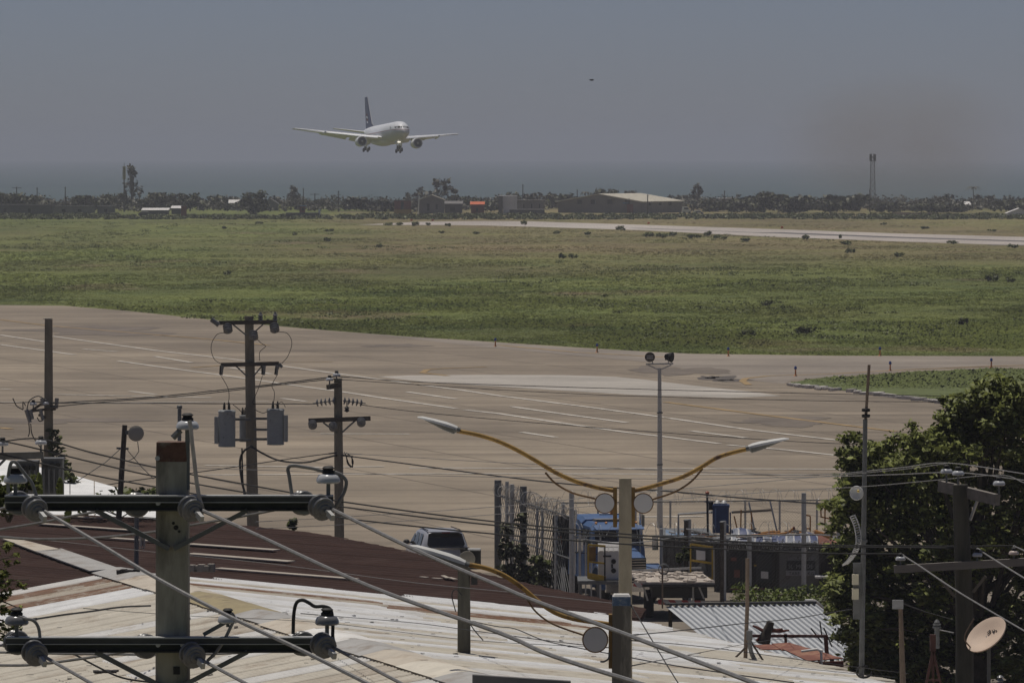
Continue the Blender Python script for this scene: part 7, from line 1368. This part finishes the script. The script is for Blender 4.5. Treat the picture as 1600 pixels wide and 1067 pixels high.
# ================================================================== overhead lines
def line(label, pts, d0, d1, r, m=M_bcable, k=6, nm='overhead_wire', cat='wire'):
    w_ = spline(pxs(pts, d0, d1), k); t = thing(nm, label, cat, w_[0]); MB().tube(w_, r, 6).build('conductor', m, t); a = w_[0]
    MB().tube([w_[0], w_[1]], r * 1.5, 6).build('end_sleeve', m, t); return t
LW = [('thick cable from the upper left disc insulator down across the white roof', [(66, 797), (74, 801), (150, 846), (245, 903), (355, 961), (470, 1015), (590, 1075)], 44.1, 37, .0145, M_cable),
      ('thick cable from the upper middle insulator running down to bottom centre', [(314, 796), (320, 799), (400, 835), (576, 915), (780, 988), (863, 1024), (1025, 1075)], 44.1, 34, .0145, M_cable),
      ('thick cable from the upper right insulator passing in front of the lamp poles', [(517, 795), (526, 799), (647, 858), (780, 915), (832, 937), (955, 982), (1140, 1052), (1200, 1075)], 44.1, 33, .0145, M_cable),
      ('short thick cable leaving the lower left insulator', [(66, 1024), (74, 1028), (141, 1066), (160, 1078)], 44.1, 42, .0135, M_cable), ('short thick cable leaving the lower middle insulator', [(314, 1029), (322, 1034), (380, 1065), (400, 1076)], 44.1, 42, .0135, M_cable), ('short thick cable leaving the lower right insulator', [(520, 1011), (530, 1016), (625, 1066), (645, 1077)], 44.1, 42, .0135, M_cable),
      ('cable entering from the left to the rear of the upper crossarm', [(-30, 832), (0, 827), (70, 815), (129, 803), (205, 790)], 46, 45, .012, M_cable), ('long sagging cable behind the foreground pole', [(-30, 837), (0, 838.5), (56, 842), (147, 840), (245, 830), (294, 821), (380, 806), (468, 789)], 46, 45, .012, M_cable), ('stub of cable at the left end of the upper crossarm', [(-30, 800), (0, 795), (22, 789)], 45.5, 45, .012, M_cable),
      ('cable behind the lower crossarm at left', [(-30, 1040), (0, 1039), (53, 1038), (139, 1027), (222, 1013)], 46, 45, .012, M_cable), ('stub of cable at the left end of the lower crossarm', [(-30, 1009), (0, 1008), (22, 1007)], 45.5, 45, .012, M_cable), ('cable behind the right half of the lower crossarm', [(-30, 1018), (120, 1021), (300, 1022), (420, 1016), (470, 1008)], 46.5, 45, .011, M_cable),
      ('uppermost of three black lines spanning from the left crossarm to the wooden pole', [(-40, 693), (0, 690), (62, 685.5), (140, 706), (242, 730), (320, 745), (441, 767), (538, 784), (740, 811), (964, 833), (1140, 845), (1280, 851), (1487, 853), (1584, 852)], 112, 100, .0155, M_bcable),
      ('middle of three black lines spanning from the left crossarm to the wooden pole', [(-40, 690), (4, 689), (140, 721), (242, 744), (400, 772), (538, 792), (740, 817), (964, 838), (1140, 850), (1280, 854), (1400, 855), (1527, 856)], 112, 100, .0155, M_bcable),
      ('lowest of three black lines spanning from the left crossarm to the wooden pole', [(-40, 703), (0, 709), (140, 741), (240, 760), (405, 789), (500, 803), (558, 812), (740, 831), (964, 849), (1140, 858), (1280, 864), (1407, 865)], 112, 100, .0155, M_bcable),
      ('grey line sloping down right from the left pin of the lower timber crossarm', [(1407, 865), (1440, 886), (1500, 926), (1600, 985), (1640, 1008)], 100, 92, .014, M_cable), ('grey line sloping down right from the middle pin of the lower timber crossarm', [(1527, 857), (1560, 878), (1620, 915)], 100, 95, .014, M_cable), ('grey line leaving the right pin of the lower timber crossarm', [(1584, 853), (1600, 860), (1640, 882)], 100, 97, .014, M_cable),
      ('wire from the short pole top to the left pin of the upper timber crossarm', [(536, 708), (720, 719), (837, 725), (1040, 735), (1253, 742), (1400, 731), (1479, 723), (1600, 740), (1640, 746)], 205, 98, .010, M_cable), ('wire crossing the apron to the middle pin of the upper timber crossarm', [(200, 727), (320, 731), (517, 738), (720, 744), (1040, 748), (1261, 745), (1400, 741), (1497, 738), (1600, 750), (1640, 754)], 205, 98, .010, M_cable),
      ('wire rising to the upper timber crossarm from behind the foreground pole', [(400, 815), (560, 806), (780, 791), (967, 772), (1140, 757), (1253, 747), (1400, 734), (1479, 724)], 150, 100, .008, M_cable), ('lower wire rising to the right pin of the upper timber crossarm', [(400, 826), (560, 818), (740, 806), (967, 787), (1208, 768), (1348, 760), (1450, 751), (1561, 742), (1600, 754), (1640, 766)], 150, 98, .008, M_cable),
      ('twisted service cable sagging between the transformer pole and the short pole', [(392, 697), (410, 708), (432, 718), (455, 722), (480, 722), (505, 716), (526, 711)], 210.6, 205.6, .035, M_bcable), ('twisted black service cable from the short pole across to the big tree', [(534, 711), (640, 725), (758, 741), (893, 756.5), (1040, 767), (1150, 777), (1253, 784.6), (1330, 790)], 205.6, 150, .024, M_bcable),
      ('thin wire from the left bare pole up to the short pole top', [(80, 630), (130, 627), (240, 620), (385, 605), (470, 595), (526, 588)], 227, 205.7, .022, M_bcable), ('second thin wire from the left bare pole to the short pole top', [(80, 636), (150, 629), (300, 617), (420, 603), (517, 592)], 227, 205.7, .020, M_bcable), ('straight wire from the left bare pole to the strain insulators', [(80, 629), (250, 630), (400, 631), (493, 631)], 227, 205.9, .020, M_bcable), ('wire running off left from the bare pole', [(-40, 629), (20, 629), (66, 628)], 232, 227.6, .022, M_bcable),
      ('wire from the strain insulators right over the apron', [(562, 632), (640, 642), (797, 657), (1040, 676), (1250, 690), (1420, 697)], 205.9, 190, .013, M_bcable), ('upper thin wire from the short pole top to the right', [(528, 588), (640, 596), (800, 602), (1000, 608), (1280, 615), (1500, 619), (1640, 621)], 205.7, 190, .014, M_bcable), ('lower thin wire from the short pole top to the right', [(517, 592), (640, 600), (800, 610), (1000, 619), (1280, 626), (1500, 628), (1640, 629)], 205.7, 190, .012, M_bcable),
      ('thin wire from the short pole down left behind the foreground pole', [(526, 707), (450, 717), (320, 736), (200, 752), (60, 776)], 205.6, 190, .018, M_bcable), ('taut guy wire slanting down in front of the white roof', [(986, 945), (1010, 985), (1040, 1035), (1065, 1075)], 79, 76, .009, M_bcable), ('thin wire over the white roof to the near lamp pole', [(470, 958), (640, 972), (740, 985), (860, 1001), (958, 1012)], 118, 79, .007, M_bcable),
      ('kinked black service wire crossing the white roof', [(737, 970), (775, 978), (805, 982), (850, 1000), (905, 1012), (960, 1022), (1040, 1037), (1140, 1052), (1240, 1066)], 116, 78, .010, M_bcable), ('thin wire over the right slope to the antenna stand', [(985, 992), (1060, 985), (1166, 973), (1240, 966), (1330, 951)], 79, 112, .008, M_bcable), ('faint wire low over the white roof from left to right', [(130, 950), (300, 962), (500, 972), (740, 1000), (985, 1014), (1200, 1038), (1400, 1058)], 120, 112, .006, M_bcable),
      ('second faint wire low over the right slope', [(985, 1000), (1100, 1010), (1250, 1030), (1420, 1052)], 79, 112, .006, M_bcable), ('black cable lying over the cream sheets at lower left', [(48, 968), (100, 960), (140, 955), (190, 948), (235, 946)], 110, 117, .02, M_bcable), ('black cable drooping under the lower crossarm at left', [(110, 1018), (150, 1040), (190, 1058), (240, 1066), (270, 1070)], 46.5, 46, .008, M_bcable),
      ('thin grey wire across the brown roof', [(60, 842), (240, 862), (420, 880), (640, 909), (800, 925), (958, 942)], 118, 79.5, .006, M_cable), ('wire running right from the near lamp pole to the ribbed shed', [(985, 1040), (1100, 1018), (1200, 1000), (1310, 990)], 79, 140, .006, M_bcable)]
for (lab, pts, d0, d1, r, m_) in LW: line(lab, pts, d0, d1, r, m_)
# ================================================================== smoke above the coast
m = bpy.data.materials.new('brown_smoke'); m.use_nodes = True; n = m.node_tree.nodes; l = m.node_tree.links; n.clear(); o_ = n.new('ShaderNodeOutputMaterial'); pv = n.new('ShaderNodeVolumePrincipled'); pv.inputs['Color'].default_value = (.46, .42, .38, 1)
tc = n.new('ShaderNodeTexCoord'); gr = n.new('ShaderNodeTexGradient'); gr.gradient_type = 'SPHERICAL'; mp = n.new('ShaderNodeMapping'); l.new(tc.outputs['Generated'], mp.inputs[0]); mp.inputs['Location'].default_value = (-1, -1, -1); mp.inputs['Scale'].default_value = (2, 2, 2); l.new(mp.outputs[0], gr.inputs[0])
nz = n.new('ShaderNodeTexNoise'); nz.inputs['Scale'].default_value = 3.0; nz.inputs['Detail'].default_value = 3; l.new(tc.outputs['Generated'], nz.inputs[0]); ml = n.new('ShaderNodeMath'); ml.operation = 'MULTIPLY'; l.new(gr.outputs[1], ml.inputs[0]); l.new(nz.outputs[0], ml.inputs[1]); m2 = n.new('ShaderNodeMath'); m2.operation = 'MULTIPLY'; l.new(ml.outputs[0], m2.inputs[0]); m2.inputs[1].default_value = .055; l.new(m2.outputs[0], pv.inputs['Density']); l.new(pv.outputs[0], o_.inputs['Volume'])
c = V(1400, 245, 1720); b = MB(); b.ball((c.x + 2, 1720, 19), (42, 28, 24), 20, 12); b.build('smoke', m, kind='stuff', label='faint brown smoke drifting above the trees right of the lattice mast')
# ================================================================== more clutter inside the fenced yard
rr = random.Random(77)
t = thing('scrap_pile', 'tangle of pipes, bars and wire heaped along the container roofs', 'scrap', (V(1170, 0, 209).x, 209, 2.0))
for i in range(46):
    x = rr.uniform(1040, 1310); y = rr.uniform(828, 846); L = rr.uniform(8, 40); a = rr.uniform(-.5, .5)
    MB().tube(pxs([(x, y), (x + L * math.cos(a), y + L * math.sin(a) * .5)], 207.6 + rr.uniform(0, 2.5)), rr.uniform(.015, .045), 5).build('bar', rr.choice([M_galv, M_wood_d, M_rsteel, M_galv_l, M_plastic, M_opipe]), t)
for k in range(6):
    x0 = 1130 + 28 * k; pts = []
    for i in range(90): ph = i * .45; pts.append(V(x0 + i * .4 + 3 * math.cos(ph), 852 + 6 * math.sin(ph) + 2 * math.sin(i * .1 + k), 206.6 + .25 * math.cos(ph * .9)))
    MB().tube(pts, .009, 3, False).build('wire_coil', M_galv if k % 2 else M_galv_l, t, smooth=0)
for (x, y0, y1, d, r, lab) in ((1072, 812, 925, 203.2, .08, 'dark timber post right of the blue truck'), (1128, 815, 930, 202.0, .075, 'dark post in front of the blue standing machine'), (938, 838, 930, 200.5, .03, 'thin steel post before the truck cab'), (1000, 825, 925, 204, .03, 'thin bright pole beside the truck hood'), (1315, 800, 940, 205, .05, 'grey post between the container and the tree')):
    p = V(x, y1, d); p.z = max(0, p.z - 1.0); t = thing('yard_post', lab, 'post', Vector((p.x, d, 0))); MB().tube([(p.x, d, 0), V(x, y0, d)], r, 7).build('shaft', M_wood_d if r > .06 else M_galv_l, t); MB().lathe([(r, -.04), (r * 1.25, -.03), (r * 1.25, .0), (r * .4, .03)], V(x, y0, d), Zv, 8).build('cap', M_galv, t)
# cables hanging between the posts
for i, pts in enumerate(([(893, 840), (980, 848), (1072, 838), (1128, 842)], [(893, 862), (950, 866), (1000, 860)], [(1072, 826), (1150, 838), (1255, 834), (1310, 838)], [(1128, 850), (1200, 862), (1255, 852), (1315, 850)])):
    line(('low slack cable in the yard behind the lamp pole', 'slack cable beside the truck cab', 'slack cable over the container roofs', 'slack cable in front of the container doors')[i], pts, 203, 203, .018, M_bcable if i % 2 else M_galv_l)
# gravel, cracks and joints on the apron: dark sealed slab joints
M_joint = mat('sealed_joint', (.14, .115, .09), .9, var=.3, scale=.4)
b = MB(); jd = Vector((59, -182, 0)).normalized(); jn = Vector((-jd.y, jd.x, 0))
for k in range(-9, 10):
    c = Vector((0, 380, .026)) + jn * 9.0 * k; a, e = c - jd * 120, c + jd * 140
    b.add([a - jn * .05, a + jn * .05, e + jn * .05, e - jn * .05], [(0, 1, 2, 3)])
b.build('slab_joints', M_joint, smooth=0, kind='structure', label='dark sealed joints running along the apron slabs')
